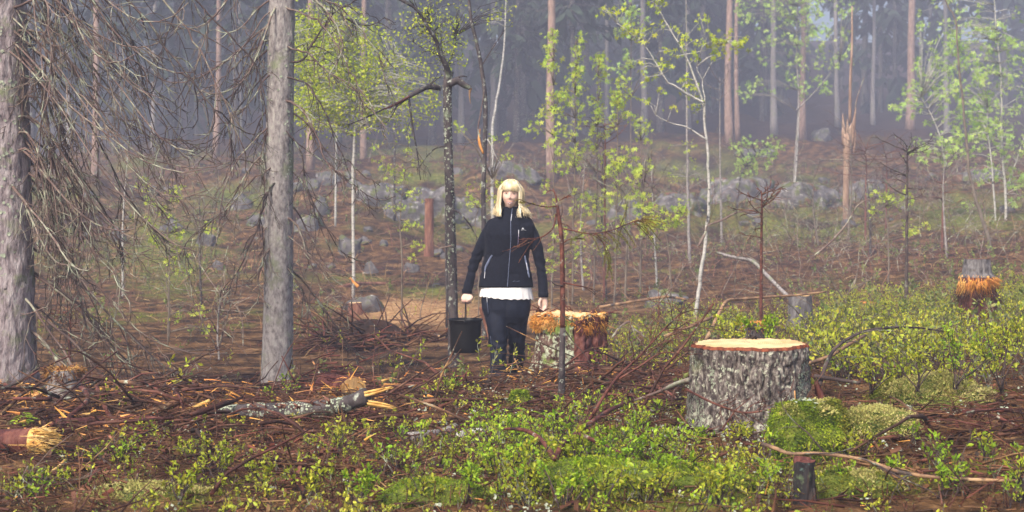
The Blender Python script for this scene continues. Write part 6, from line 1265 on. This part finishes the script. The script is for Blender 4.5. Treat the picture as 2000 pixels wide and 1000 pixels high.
# dark brush pile on the slope
c0 = G(722, 680, 11); t = thing('brush_pile', 'dark heap of cut brush with pale cut ends behind the lichened log', 'brush heap', c0)
m = MB(); n = 420; p = c0+rf.normal(0, 1, (n, 3))*[.36, .3, .02]+np.stack([np.zeros(n), np.zeros(n), rf.uniform(0, .2, n)], -1); B = grow(p, rf.normal(size=(n, 3))*[1, .6, .35]+[-.4, 0, .1], rf.uniform(.25, .8, n), 5, .5, .15, 0, rf); m.tubes(B, taper(n, 5, .013, .004), 4); m.build('brushwood', mat['slash'], t)['kind'] = 'stuff'
th_ = MB(); nn_ = 18; ph_ = np.linspace(0, 2*PI, 30, endpoint=False); th_.loft([[c0+np.array([math.cos(a)*.5*math.sin(q_), math.sin(a)*.35*math.sin(q_), .26*math.cos(q_)*(1+.3*math.sin(3*a))]) for a in ph_] for q_ in np.linspace(.02, 1.7, 12)]); th_.build('core', mat['soil'], t)

# wood chips: three chip shapes, copied
GC = 'yellow and orange wood chips in the litter'; LC = ''
protos = []
for k in range(3):
    m = MB(); L_ = [.10, .075, .05][k]
    for j in range([2, 3, 3][k]):
        o = rf.normal(0, .006, 3); m.tube([o+[-L_*.5, 0, 0], o+[0, .004, .003], o+[L_*.5*rf.uniform(.7, 1.1), rf.normal(0, .006), 0]], [.004, [.010, .013, .014][k], .002], 5, 0, 3, .4)
    V_, F_ = m.arrays(); protos.append((V_, F_))
CH = [(118, 762), (30, 770), (70, 780), (130, 800), (170, 806), (232, 806), (266, 812), (300, 800), (322, 794), (350, 790), (335, 812), (360, 815), (392, 822), (405, 805), (262, 836), (180, 835), (250, 780), (275, 778), (290, 790), (310, 806), (150, 818), (210, 815), (90, 790), (60, 808), (395, 845), (420, 838), (95, 905), (30, 915), (445, 830), (460, 850), (505, 830), (540, 825), (620, 822), (660, 815), (690, 800), (600, 862), (1075, 780), (1090, 768), (1110, 722), (1068, 790), (1165, 700), (1120, 716), (1190, 780), (1895, 875), (1925, 892), (1330, 745), (1460, 800),
      (860, 640), (900, 652), (820, 600), (870, 610), (1230, 575), (1260, 568), (1300, 572), (1215, 590), (1340, 565), (1060, 620), (1205, 565), (1800, 600), (1770, 615), (1640, 560), (1680, 585), (1560, 545), (640, 640), (700, 648), (590, 660), (480, 705), (420, 690), (330, 660), (560, 700), (240, 700), (1150, 640), (1000, 610), (790, 625)]
cp = []
for k, (x, y) in enumerate(CH):
    p = G(x, y); kk = k % 3
    if k < 3:
        m = MB(); m.v = [protos[kk][0]+p+[0, 0, .02]]; m.n = len(protos[kk][0]); m.f = protos[kk][1]; o = single(m, 'wood_chip', mat['chip'], LC, 'wood chip', p+np.array([0, 0, .02]), GC); cp.append(o)
    else:
        o = cp[kk].copy(); COL.objects.link(o)  # same properties, own label below; o.location = p+np.array([0, 0, .02])
    big = 1.0 if p[1] < 12 else 1.9
    o.rotation_euler = (rf.normal(0, .5), rf.normal(0, .35), rf.uniform(0, 6.3)); o.scale = (rf.uniform(.7, 1.5)*big, rf.uniform(.8, 1.6)*big, big)

LM = [(116, 745, 'the little capped stump'), (100, 865, 'the torn wine red log'), (215, 834, 'the half buried log'), (216, 800, 'the straight thick stick'), (560, 800, 'the lichened log'), (745, 778, 'the split prongs'), (660, 755, 'the sawn log butt'), (1117, 690, 'the torn orange stump'), (1466, 760, 'the widest stump'),
      (708, 598, 'the long low boulder'), (722, 672, 'the brush heap'), (1300, 585, 'the rounded lichened boulder'), (1566, 610, 'the weathered grey stump'), (1700, 600, 'the small orange topped stump'), (541, 740, 'the middle trunk'), (20, 745, 'the big grey trunk'), (909, 650, 'the bucket'), (430, 650, 'the dark little dead sapling'), (1735, 850, 'the straw coloured moss hump'), (640, 866, 'the tip of the long dark branch')]
seen = {}
for (x, y), o in sorted(zip(CH, [c for c in COL.objects if c.name.startswith('wood_chip')]), key=lambda c: c[0]):
    lx, ly, ln = min(LM, key=lambda q: (q[0]-x)**2+4*(q[1]-y)**2); dx, dy = x-lx, y-ly
    side = 'left of' if dx < -abs(dy) else 'right of' if dx > abs(dy) else 'above' if dy < 0 else 'below'
    seen.setdefault((ln, side), []).append((math.hypot(dx, dy), o))
for (ln, side), L_ in seen.items():
    L_.sort(key=lambda q: q[0])
    for k, (_, o) in enumerate(L_):
        o['label'] = 'splintery yellow wood chip '+(side+' '+ln if len(L_) == 1 else ('first', 'second', 'third', 'fourth', 'fifth', 'sixth', 'seventh', 'eighth', 'ninth', 'tenth', 'eleventh', 'twelfth', 'thirteenth', 'fourteenth', 'fifteenth')[k]+' one outward '+side+' '+ln)

# ================================================================== MOSSY HUMMOCKS
def hummock(label, px, py, w, h, d, seed, spikes, m2, m1='moss', back=.2):
    r = np.random.default_rng(seed); s = d/FPX; c = np.array([(px-CX)*s, d+back, ZC-(py-HY)*s]); rx, rz, ry = w*s/2, h*s, w*s*.42
    th = np.linspace(.02, PI*.62, 26); ph = np.linspace(0, 2*PI, 52, endpoint=False)
    V_ = np.stack([np.sin(th)[:, None]*np.cos(ph), np.sin(th)[:, None]*np.sin(ph), np.repeat(np.cos(th)[:, None], 52, 1)], -1).reshape(-1, 3); V_ = V_*(1+.38*fbm(V_*1.7+seed, 4, seed))[:, None]; S = (V_*[rx, ry, rz]+c)
    t = thing('mossy_hummock', label, 'moss', c, 'mossy humps of the forest floor'); MB().loft(S.reshape(26, 52, 3)).build('hump', mat['moss_base'], t)
    n = int(spikes*1.25); i = r.integers(0, 26*52, n); q = S[i]+r.normal(0, .012, (n, 3))*[1, 1, .3]; nn = norm(V_[i]*[1/rx, 1/ry, 1/rz]); D = norm(nn+r.normal(0, .55, (n, 3))); L_ = r.uniform(.005, .014, n)[:, None]*d/6.2; w_ = norm(np.cross(D, r.normal(size=D.shape)))*L_*.30
    for mm, sel, nm in ((m1, np.ones(n, bool), 'moss'),):
        tri = np.stack([q-w_, q+w_, q+D*L_+[0, 0, -.004]], 1); MB().add(tri.reshape(-1, 3), np.arange(n)[:, None]*3+np.array([[0, 1, 2]])).build('moss', mat[m1], t, False)['kind'] = 'stuff'
    if m2:
        sel = (nn[:, 2] > .55) & (vnoise(q*12, seed) > -.1); tri = np.stack([q-w_*1.2, q+w_*1.2, q+D*L_*1.15], 1)[sel]; k = len(tri); MB().add(tri.reshape(-1, 3), np.arange(k)[:, None]*3+np.array([[0, 1, 2]])).build('pale_moss', mat[m2], t, False)['kind'] = 'stuff'
    return t, S, c
mat['moss_lush'] = material('moss_lush', [(.3, (.06, .10, .004)), (.5, (.19, .27, .010)), (.7, (.36, .42, .03))], 9, bump=0, island=.35, hue=.02, rough=.8, transl=.2)
hm1, HS, hc = hummock('plumpest bright green moss cushion beside the foot of the widest stump', 1585, 880, 134, 84, 6.3, 1, 14000, 'moss_pale', 'moss_lush')
hummock('yellow green moss hump behind the plumpest cushion', 1630, 846, 84, 50, 6.6, 2, 6000, 'moss_pale', 'moss')
hummock('straw coloured moss hump right of the green cushions', 1735, 846, 150, 36, 6.7, 3, 9000, 'moss_pale', 'moss_pale')
hummock('long flat pale moss bank under the tall blueberry', 1860, 800, 210, 52, 7.6, 4, 16000, 'moss_pale', 'moss_pale')
hummock('moss hump under the tall blueberry, left end of the flat bank', 1760, 806, 90, 50, 7.7, 5, 8000, 'moss_pale', 'moss')
hummock('low dark moss swell below the forked branch', 1180, 950, 300, 34, 5.9, 6, 12000, None, 'moss_lush')
hummock('low dark moss swell in front of the widest stump', 1370, 965, 240, 40, 5.8, 7, 12000, None, 'moss_lush')
hummock('small bright moss tuft below the feet of the woman', 1015, 798, 36, 26, 8.6, 9, 2500, None, 'moss_lush')
hummock('moss pad right of the rotten post', 1700, 985, 190, 50, 5.6, 10, 9000, 'moss_pale', 'moss')
hummock('moss pad at the lower edge below the sticks', 840, 1000, 240, 40, 5.6, 11, 9000, None, 'moss_lush')
hummock('yellowish moss pad among the shrubs below the long dark branch', 265, 990, 260, 22, 5.7, 12, 9000, 'moss_pale', 'moss_pale')
m = MB(); i = rf.integers(0, 26*52, 160); q = HS[i]; k = (q[:, 2] > hc[2]+.10) & (q[:, 0] > hc[0]-.05); q = q[k]; m.inst([LEAF2], rand_rot(len(q), .5, (.014, .032), rf), q+[0, 0, .012]); m.build('lichen', mat['lichen'], hm1)['kind'] = 'stuff'

# ================================================================== GROUND COVER
def scatter(n, mask, d0, d1, px0=-120, px1=2120, r=rf):
    """random ground points, uniform over the ground, thinned by mask(px,py,x,y)"""
    d = np.sqrt(r.uniform(d0*d0, d1*d1, n)); u = r.uniform(px0, px1, n); x = (u-CX)/FPX*d; z = gz(x, d); py = HY+(ZC-z)/d*FPX; keep = r.random(n) < mask(u, py, x, d)
    return np.stack([x, d, z], -1)[keep], u[keep], py[keep]
def boost(px, py, L, base=0.0): return np.clip(base+blobs(px, py, L), 0, 1)

# slash: felled twigs lying everywhere
SL = [(250, 810, 360, 45, 1.0), (560, 850, 260, 50, .8), (1000, 770, 220, 45, .8), (1250, 760, 160, 60, .8), (1480, 820, 160, 40, .6), (1850, 840, 220, 50, .75), (500, 910, 500, 60, .45), (1850, 930, 200, 60, .4), (1350, 890, 200, 50, .4)]
q, u, y = scatter(36000, lambda u, y, xx, d: boost(u, y, SL, .16)*np.where((u > 925) & (u < 1045) & (y > 730) & (y < 790), .4, 1), 4.2, 13)
n = len(q); B = grow(q+[0, 0, .006]+rf.uniform(0, .05, (n, 1))*[0, 0, 1], np.stack([rf.normal(0, 1, n), rf.normal(0, .7, n), rf.normal(.05, .16, n)], -1), rf.gamma(1.8, .06, n)+.03, 3, .25, .18, 0, rf)
B[:, :, 2] = np.maximum(B[:, :, 2], gz(B[:, :, 0].ravel(), B[:, :, 1].ravel()).reshape(n, 3)+.003)
MB().tubes(B, taper(n, 3, rf.gamma(1.6, .0017, n)+.0010, .0011), 3, cap=False).build('twig_litter', mat['slash'], None, True, 'stuff')
PILE = [(230, 800, 330, 36, 1.0), (480, 840, 220, 40, .7), (690, 810, 110, 36, .7), (1110, 760, 120, 40, .7), (1270, 790, 130, 50, .5), (1880, 850, 160, 40, .4), (820, 790, 120, 40, .4)]
q, u, y = scatter(5200, lambda u, y, xx, d: boost(u, y, PILE, .02)*np.where((u > 415) & (u < 735) & (y > 785) & (y < 856), .15, 1)*np.where((u > 925) & (u < 1045) & (y > 730) & (y < 810), .12, 1)*np.where((u > 60) & (u < 175) & (y > 740) & (y < 815), .08, 1)*np.where((u < 150) & (y > 860) & (y < 930), .3, 1), 4.4, 12.5); n = len(q); hp_ = boost(u, y, PILE)*.20
B = grow(q+np.stack([0*hp_, 0*hp_, .01+hp_*rf.uniform(0, 1, n)], -1), np.stack([rf.normal(0, 1, n), rf.normal(0, .6, n), rf.normal(.05, .2, n)], -1), rf.gamma(3, .12, n)+.1, 6, .35, .12, 0, rf); B[:, :, 2] = np.maximum(B[:, :, 2], gz(B[:, :, 0].ravel(), B[:, :, 1].ravel()).reshape(n, 6)+.006)
r0_ = rf.gamma(2.0, .0028, n)+.0022; MB().tubes(B, taper(n, 6, r0_, r0_*.45)*(1+.15*rf.normal(size=(n, 6))), 5).build('felling_slash', mat['slash_bark'], None, True, 'stuff')
q, u, y = scatter(4600, lambda u, y, xx, d: boost(u, y, [(200, 795, 260, 36, 1), (420, 800, 120, 30, .6), (690, 790, 110, 40, .5), (1090, 735, 100, 40, .6), (120, 880, 140, 30, .4)], .01), 4.4, 12.5); n = len(q)
B = grow(q+[0, 0, .03]+rf.uniform(0, .09, (n, 1))*[0, 0, 1], np.stack([rf.normal(0, 1, n), rf.normal(0, .6, n), rf.normal(.05, .3, n)], -1), rf.uniform(.025, .12, n), 3, .1, .1, 0, rf); MB().tubes(B, taper(n, 3, rf.uniform(.002, .010, n), .001), 4, 0, .4).build('torn_splinters', mat['orange_fibre'], None, False, 'stuff')
# finer needles, bark bits and dry stalks
q, u, y = scatter(76000, lambda u, y, xx, d: np.clip(.35+boost(u, y, SL)*.6, 0, 1), 4.2, 12.5)
n = len(q); B = grow(q+[0, 0, .004], np.stack([rf.normal(0, 1, n), rf.normal(0, 1, n), rf.normal(.25, .4, n)], -1), rf.uniform(.03, .12, n), 3, .5, .2, 0, rf); w_ = norm(np.cross(B[:, 1]-B[:, 0], rf.normal(size=(n, 3))))*rf.uniform(.0008, .0022, (n, 1))
V_ = np.stack([B[:, 0]-w_, B[:, 0]+w_, B[:, 1]+w_, B[:, 1]-w_, B[:, 2]], 1); o = np.arange(n)[:, None]*5
MB().add(V_.reshape(-1, 3), np.vstack([o+np.array([[0, 1, 2]]), o+np.array([[0, 2, 3]]), o+np.array([[3, 2, 4]])])).build('needle_litter', mat['litter_fine'], None, False, 'stuff')
# bark flakes and chips too small to pick apart
q, u, y = scatter(16000, lambda u, y, xx, d: boost(u, y, SL, .15), 4.2, 12.5); n = len(q)
FL = (np.array([[-.5, -.3, 0], [.4, -.35, .08], [.55, .3, .02], [-.45, .35, .1]]), np.array([[0, 1, 2], [0, 2, 3]]), 0)
MB().inst([FL], rand_rot(n, .6, (.008, .042), rf)*np.array([1.5, .7, 1]), q+[0, 0, .015]).build('bark_flakes', mat['slash'], None, False, 'stuff')
q, u, y = scatter(11000, lambda u, y, xx, d: boost(u, y, [(200, 800, 300, 40, .8), (560, 820, 200, 40, .5), (1090, 740, 90, 60, .5)], .03), 5, 13); n = len(q)
MB().inst([FL], rand_rot(n, .5, (.008, .026), rf)*np.array([1.6, .6, 1]), q+[0, 0, .02]).build('sawdust_flakes', mat['orange_fibre'], None, False, 'stuff')
# pale lichen scraps
q, u, y = scatter(4200, lambda u, y, xx, d: boost(u, y, [(1440, 850, 200, 60, 1), (1120, 760, 160, 50, .5), (1800, 820, 200, 60, .5), (1350, 930, 300, 60, .5), (950, 790, 120, 40, .4)], .03), 4.2, 11); n = len(q)
idx = np.repeat(np.arange(n), 6); MB().inst([FL], rand_rot(len(idx), 1.0, (.006, .018), rf), q[idx]+rf.normal(0, .014, (len(idx), 3))+[0, 0, .02]).build('reindeer_lichen', mat['lichen'], None, False, 'stuff')

# moss carpet
def moss_mask(u, y, xx, d): return zone(xx, d, gz(xx, d))[0]
q, u, y = scatter(150000, moss_mask, 4.2, 11); n = len(q); D = norm(rf.normal(0, .6, (n, 3))+[0, 0, 1]); L_ = rf.uniform(.012, .035, (n, 1)); w_ = norm(np.cross(D, rf.normal(size=D.shape)))*L_*.2
MB().add(np.stack([q-w_, q+w_, q+D*L_], 1).reshape(-1, 3), np.arange(n)[:, None]*3+np.array([[0, 1, 2]])).build('moss_carpet', mat['moss'], None, False, 'stuff')

# blueberry: leafy sprigs
def sprig(r, h, ns, nl, lsz, lo=False, sk=4):
    base = np.zeros((ns, 3))+r.normal(0, .02, (ns, 3))*[1, 1, 0]; az = r.uniform(0, 6.3, ns); B = grow(base, np.stack([np.cos(az)*.5, np.sin(az)*.5, np.ones(ns)], -1), h*r.uniform(.6, 1.1, ns), sk, -.1, .18, 0, r); m = MB().tubes(B, taper(ns, sk, .0022, .0010)*(1.6 if lo else 1), 3, 1, cap=False)
    nb = ns*2; ib = r.integers(0, ns, nb); p, tg = at_t(B, ib, r.uniform(.35, .9, nb)); C = grow(p, tg+r.normal(0, .55, p.shape), h*.35*r.uniform(.6, 1.2, nb), 3, -.1, .15, 0, r)
    if not lo: m.tubes(C, taper(nb, 3, .0013, .0008), 3, 1, cap=False)
    A = [at_t(B, r.integers(0, ns, nl), r.uniform(.55, 1, nl)), at_t(C, r.integers(0, nb, nl), r.uniform(.3, 1, nl))]; p = np.vstack([a[0] for a in A]); tg = np.vstack([a[1] for a in A])
    m.inst([LEAF2 if lo else LEAF], frames(norm(tg*.6+r.normal(0, .7, p.shape)+[0, 0, .25]), r.uniform(0, 6.3, len(p)), lsz*r.uniform(.6, 1.25, len(p))), p); return m
def merged(mbs):
    out = []
    for m in mbs:
        V_, F_ = m.arrays(); out.append([(V_, F_)])
    return out
def plant_inst(dst, tm, Mx, T):
    V_, F_ = tm; N_ = len(T)
    if not N_: return
    Wd = np.einsum('nij,vj->nvi', Mx, V_)+T[:, None, :]; b = dst.n; dst.v.append(Wd.reshape(-1, 3)); off = (np.arange(N_)*len(V_))[:, None, None]+b; dst.n += N_*len(V_)
    for f, mi in F_: dst.f.append(((f[None]+off).reshape(-1, f.shape[1]), mi))
near = [sprig(rf, .10, 3, 14, .017).arrays() for _ in range(6)]; far_ = [sprig(rf, .26, 5, 24, .024).arrays() for _ in range(5)]
def cover(name, pts, tms, sc, mats):
    m = MB(); k = rf.integers(0, len(tms), len(pts))
    for i in range(len(tms)):
        s_ = k == i; plant_inst(m, tms[i], rand_rot(s_.sum(), .18, sc, rf), pts[s_])
    return m.build(name, [mat[x] for x in mats], None, False, 'stuff')
BB = [(900, 1040, 900, 40, .6), (1060, 900, 130, 50, .6), (1250, 900, 120, 50, .6), (1000, 960, 260, 60, 1), (1180, 900, 200, 70, 1), (1330, 960, 260, 50, .8), (1800, 975, 220, 40, .5), (850, 930, 120, 60, .55), (430, 930, 100, 50, .5), (240, 930, 90, 60, .4), (660, 880, 70, 40, .4), (620, 975, 220, 40, .5), (130, 970, 180, 40, .4), (1490, 980, 70, 40, .6), (1640, 920, 60, 40, .45), (870, 760, 60, 30, .6), (700, 850, 80, 30, .3), (940, 850, 90, 50, .3), (1250, 830, 60, 40, .5)]
q, u, y = scatter(6200, lambda u, y, xx, d: boost(u, y, BB, .012)*(.15+.85*(n2(xx, d, 2.2, 71, 2) > .04)), 4.2, 9.5); cover('blueberry_cover', q, near, (.6, 1.3), ('blue_leaf', 'dark_twig'))
q, u, y = scatter(2600, lambda u, y, xx, d: boost(u, y, [(1080, 900, 170, 60, 1), (1250, 910, 150, 50, 1), (1150, 970, 300, 40, .8), (1400, 950, 110, 50, .6), (1840, 960, 170, 40, .4), (960, 870, 60, 40, .5)], 0)*(.12+.88*(n2(xx, d, 2.6, 73, 2) > .08)), 4.2, 8.6); cover('bilberry_cover', q, [sprig(rf, .15, 4, 18, .019).arrays() for _ in range(4)], (.7, 1.4), ('green_leaf', 'dark_twig'))
q, u, y = scatter(3000, lambda u, y, xx, d: boost(u, y, BB, .08)*.6, 4.2, 9.5); cover('heather_cover', q, [sprig(rf, .085, 4, 20, .0085, True, 3).arrays() for _ in range(4)], (.6, 1.3), ('dull_leaf', 'red_twig'))
BR = [(1850, 690, 260, 70, 1), (1660, 700, 90, 50, .9), (1440, 655, 90, 24, 1), (1960, 620, 140, 60, 1), (1760, 610, 160, 40, .8), (1900, 540, 140, 30, .6), (1250, 690, 70, 30, .5), (1330, 640, 60, 30, .5), (1620, 640, 60, 26, .8)]
q, u, y = scatter(6400, lambda u, y, xx, d: boost(u, y, BR, .012)*np.where((np.abs(u-1922) < 48) & (d > 10.5) & (d < 14.4), .0, 1), 7.6, 21); nr_ = q[:, 1] < 12.5; cover('blueberry_thicket', q[nr_], far_, (.75, 1.6), ('blue_leaf', 'dark_twig')); cover('blueberry_thicket', q[~nr_], [sprig(rf, .26, 3, 20, .027, True, 3).arrays() for _ in range(4)], (.45, .95), ('blue_leaf', 'dark_twig'))
q, u, y = scatter(16000, lambda u, y, xx, d: boost(u, y, BR+[(1000, 360, 1100, 60, .30), (150, 420, 250, 60, .3), (700, 380, 160, 60, .3), (900, 420, 120, 60, .3), (1570, 400, 260, 50, .5), (560, 620, 100, 40, .2),(1500, 480, 400, 60, .35), (330, 500, 200, 120, .25), (850, 575, 100, 16, .5)], .03), 9, 62); cover('misty_undergrowth', q, [sprig(rf, .28, 2, 8, .05, True, 3).arrays() for _ in range(3)], (.6, 1.3), ('dull_leaf', 'dead_twig'))

# brown heath, dead bracken and brush of the clearing
q, u, y = scatter(44000, lambda u, y, xx, d: np.clip(.45-.4*boost(u, y, PALE_Z)+.3*boost(u, y, [(250, 660, 320, 80, 1), (1600, 500, 400, 70, 1), (560, 700, 400, 40, 1)]), 0, 1)*np.where(d > 30, .4, 1), 10.2, 60); n = len(q)
B = grow(q, np.stack([rf.normal(0, .9, n), rf.normal(0, .9, n), np.abs(rf.normal(.45, .5, n))], -1), rf.uniform(.15, .55, n)*np.clip(q[:, 1]/18, .7, 1.8), 3, .8, .25, 0, rf); MB().tubes(B, taper(n, 3, .0022, .0014)*np.clip(q[:, 1]/12, 1, 3)[:, None], 3, cap=False).build('dead_brush', mat['heath'], None, False, 'stuff')
q, u, y = scatter(30000, lambda u, y, xx, d: boost(u, y, PALE_Z+[(330, 500, 160, 120, .5), (1250, 640, 120, 40, .6)], .10), 10, 45); n = len(q)
B = grow(q, np.stack([rf.normal(0, .8, n), rf.normal(0, .8, n), np.abs(rf.normal(.5, .4, n))], -1), rf.uniform(.08, .28, n)*np.clip(q[:, 1]/16, .8, 2), 3, 1.2, .2, 0, rf); MB().tubes(B, taper(n, 3, .0022, .0012)*np.clip(q[:, 1]/11, 1, 3)[:, None], 3, cap=False).build('dry_grass', mat['straw'], None, False, 'stuff')
# bare birch brush in the mist
q, u, y = scatter(4400, lambda u, y, xx, d: boost(u, y, [(500, 370, 500, 60, .35), (900, 400, 150, 60, .45), (1350, 380, 260, 60, .4), (1750, 400, 300, 70, .6), (1350, 560, 200, 60, .8), (1650, 500, 250, 60, 1), (1850, 480, 200, 50, 1), (1150, 560, 120, 50, .5), (400, 640, 300, 60, .25), (1600, 590, 150, 50, .8)])*np.where(d > 34, .6, .42), 12, 64); n = len(q)
B = grow(q, np.stack([rf.normal(0, .5, n), rf.normal(0, .5, n), np.ones(n)], -1), rf.uniform(.4, 1.5, n), 7, .5, .14, 0, rf); m = MB().tubes(B, taper(n, 7, .008, .003)*np.clip(q[:, 1]/30, 1, 1.8)[:, None], 4, cap=False); idx = np.repeat(np.arange(n), 6); p, tg = at_t(B, idx, rf.uniform(.25, 1, n*6)); C = grow(p, tg+rf.normal(0, .6, p.shape), rf.uniform(.15, .6, n*6), 4, .5, .2, 0, rf); m.tubes(C, taper(n*6, 4, .004, .0022), 3, cap=False); m.build('bare_brush', mat['dead_twig'], None, False, 'stuff')

# individual blueberry shrubs one can pick out
mat['shrub_stem'] = mat['dark_twig']
def shrub(label, px, py, h, w, seed, leaf='blue_leaf', nl=130, lsz=.021, d=None, grp='blueberry shrubs one can pick out', cat='shrub', name='blueberry_shrub'):
    r = np.random.default_rng(seed); b = G(px, py) if d is None else np.array(P(px, py, d)); s = b[1]/FPX; H = h*s; Wd = w*s; t = thing(name, label, cat, b, grp); ns = 5
    B = grow(np.repeat(b[None], ns, 0)+r.normal(0, .012, (ns, 3))*[1, 1, 0], np.stack([r.normal(0, Wd/H*.55, ns), r.normal(0, Wd/H*.35, ns), np.ones(ns)], -1), H*r.uniform(.7, 1.1, ns), 7, -.15, .12, 0, r); m = MB().tubes(B, taper(ns, 7, .0042, .0018), 5); nb = 22; ib = r.integers(0, ns, nb); p, tg = at_t(B, ib, r.uniform(.3, .95, nb)); C = grow(p, tg+r.normal(0, .6, p.shape), H*.32*r.uniform(.5, 1.2, nb), 4, -.1, .2, 0, r); m.tubes(C, taper(nb, 4, .0020, .001), 4); m.build('stem', mat['dark_twig'], t)
    A = [at_t(C, r.integers(0, nb, nl), r.uniform(.3, 1, nl)), at_t(B, r.integers(0, ns, nl//3), r.uniform(.7, 1, nl//3))]; p = np.vstack([a[0] for a in A]); tg = np.vstack([a[1] for a in A]); l = MB().inst([LEAF], frames(norm(tg*.5+r.normal(0, .7, p.shape)+[0, 0, .2]), r.uniform(0, 6.3, len(p)), lsz*r.uniform(.6, 1.25, len(p))), p+r.normal(0, .006, p.shape)); l.build('foliage', mat[leaf], t, False); return t
for k, (px, py, h, w, nl, lab) in enumerate([(232, 925, 66, 50, 60, 'sparse blueberry shrub above the second purplish branch'), (425, 945, 88, 95, 150, 'full blueberry shrub under the long dark branch'), (505, 960, 66, 55, 110, 'yellowish blueberry shrub right of the full one under the long dark branch'), (560, 778, 56, 80, 70, 'small blueberry shrub before the foot of the middle trunk'), (665, 890, 66, 80, 110, 'blueberry shrub below the short fat purple stick'), (745, 730, 26, 26, 26, 'lone blueberry tip on a bare twig behind the split log'), (870, 770, 40, 70, 90, 'low blueberry shrub left of the feet of the woman'), (925, 750, 36, 40, 60, 'blueberry shrub right in front of the feet of the woman'),
      (1700, 770, 90, 90, 180, 'leafy blueberry shrub between the moss humps and the black bent branch'), (1870, 760, 130, 120, 300, 'tall dense blueberry shrub rising from the flat moss bank'), (1955, 770, 170, 120, 380, 'tallest blueberry shrub at the right border'), (1790, 765, 110, 110, 220, 'blueberry shrub left of the tall dense one'), (1640, 745, 80, 80, 120, 'blueberry shrub beside the torn red bark of the widest stump'), (1615, 900, 50, 50, 50, 'blueberry shoot beside the plumpest moss cushion'), (1680, 900, 60, 60, 70, 'blueberry shoots behind the long peeled stick'), (1750, 935, 50, 60, 70, 'light green shoots at the bend of the long peeled stick'), (1990, 985, 90, 60, 80, 'blueberry shrub in the lower right corner'), (1425, 670, 60, 90, 200, 'bright shrub behind the left half of the widest stump'), (1500, 672, 60, 80, 180, 'bright shrub round the mossy stump with the dead stem'), (1040, 970, 110, 90, 200, 'lush blueberry shrub under the orange cut fork end'), (1180, 985, 90, 90, 180, 'lush blueberry shrub right of the fork end'), (920, 985, 90, 110, 180, 'lush blueberry shrub left of the fork end'), (820, 990, 60, 90, 110, 'pale blueberry shrub low at the edge of the moss pad'), (1260, 985, 80, 80, 150, 'blueberry shrub under the long thin red branch'), (60, 985, 70, 60, 50, 'thin blueberry shrub beside the forked bare grey twig')]):
    far_y = py < 700; shrub(lab, px, py, h, w, 300+k, 'blue_leaf' if k % 3 else 'green_leaf', nl, .021 if not far_y else .026, d=(7.6 if px > 1650 and py < 775 and py > 700 else None) if not far_y else 8.6)
for k, (px, py, h, w, nl, lab) in enumerate([(975, 940, 84, 90, 190, 'lush green shrub left of the cut fork end, behind the pale front one'), (1130, 930, 90, 80, 190, 'lush green shrub right under the fork'), (1215, 935, 80, 90, 190, 'green shrub between the fork and the long thin red branch'), (1300, 950, 80, 90, 170, 'green shrub below the middle of the long thin red branch'), (1430, 868, 44, 70, 90, 'low shrub before the middle of the foot of the widest stump'), (1345, 880, 60, 80, 110, 'green shrub before the left foot of the widest stump'), (1100, 990, 90, 100, 200, 'front shrub at the bottom edge under the fork'), (1400, 990, 80, 90, 150, 'front shrub at the bottom edge left of the rotten post'), (1480, 960, 60, 70, 100, 'shrub close beside the rotten post'), (700, 985, 80, 90, 140, 'shrub at the bottom edge below the short fat purple stick'), (600, 975, 70, 80, 110, 'shrub at the bottom edge under the dark red stick'), (1010, 870, 60, 70, 100, 'shrub under the left arm of the fork'), (1240, 850, 50, 60, 80, 'shrub beneath the slanting dead spruce top'), (350, 985, 70, 80, 110, 'shrub at the bottom edge below the half sunk branch'), (1650, 965, 60, 70, 90, 'shrub on the moss pad right of the rotten post'), (1840, 975, 60, 80, 90, 'shrub below the long peeled stick near its bend'), (1925, 900, 60, 60, 60, 'shrub in the litter above the end of the peeled stick')]):
    shrub(lab, px, py, h, w, 400+k, ('green_leaf', 'blue_leaf', 'green_leaf')[k % 3], int(nl*1.2), .021)
# seedlings with feathered leaves
for k, (px, py, h, w, lab) in enumerate([(44, 850, 44, 46, 'little rowan seedling with feathery lime leaves at the torn log'), (965, 850, 30, 60, 'rowan seedling with feathery leaves left of the fork'), (1030, 845, 46, 50, 'rowan seedling with upright feathery leaves above the fork'), (1146, 800, 22, 20, 'tiny green seedling at the foot of the dying young spruce'), (1100, 860, 24, 26, 'small seedling inside the fork of the purple branch')]):
    r = np.random.default_rng(700+k); b = G(px, py); s = b[1]/FPX; t = thing('rowan_seedling', lab, 'seedling', b, 'rowan seedlings in the litter'); top = b+np.array([0, 0, h*s]); MB().tube([b, (b+top)/2+[.006, 0, 0], top], [.0026, .002, .0012], 5).build('stem', mat['dull_stem'], t); m = MB(); n = 7; ax = norm(np.stack([r.normal(0, 1, n), r.normal(0, .7, n), r.uniform(-.1, .6, n)], -1)); L_ = w*s*.55*r.uniform(.7, 1.1, n); pos = top+r.normal(0, .006, (n, 3))-[0, 0, .01]*np.arange(n)[:, None]
    for f in np.linspace(.25, 1, 5):
        for sg in (-1, 1):
            sd = norm(np.cross(ax, [[0, 0, 1.0]])+1e-6)*sg; p = pos+ax*(L_*f)[:, None]+np.array([0, 0, -.3])*(L_*f*f)[:, None]; m.inst([LEAF], frames(norm(sd+ax*.7), r.uniform(-.4, .4, n), L_*.42), p)
    m.build('foliage', mat['green_leaf'], t, False)
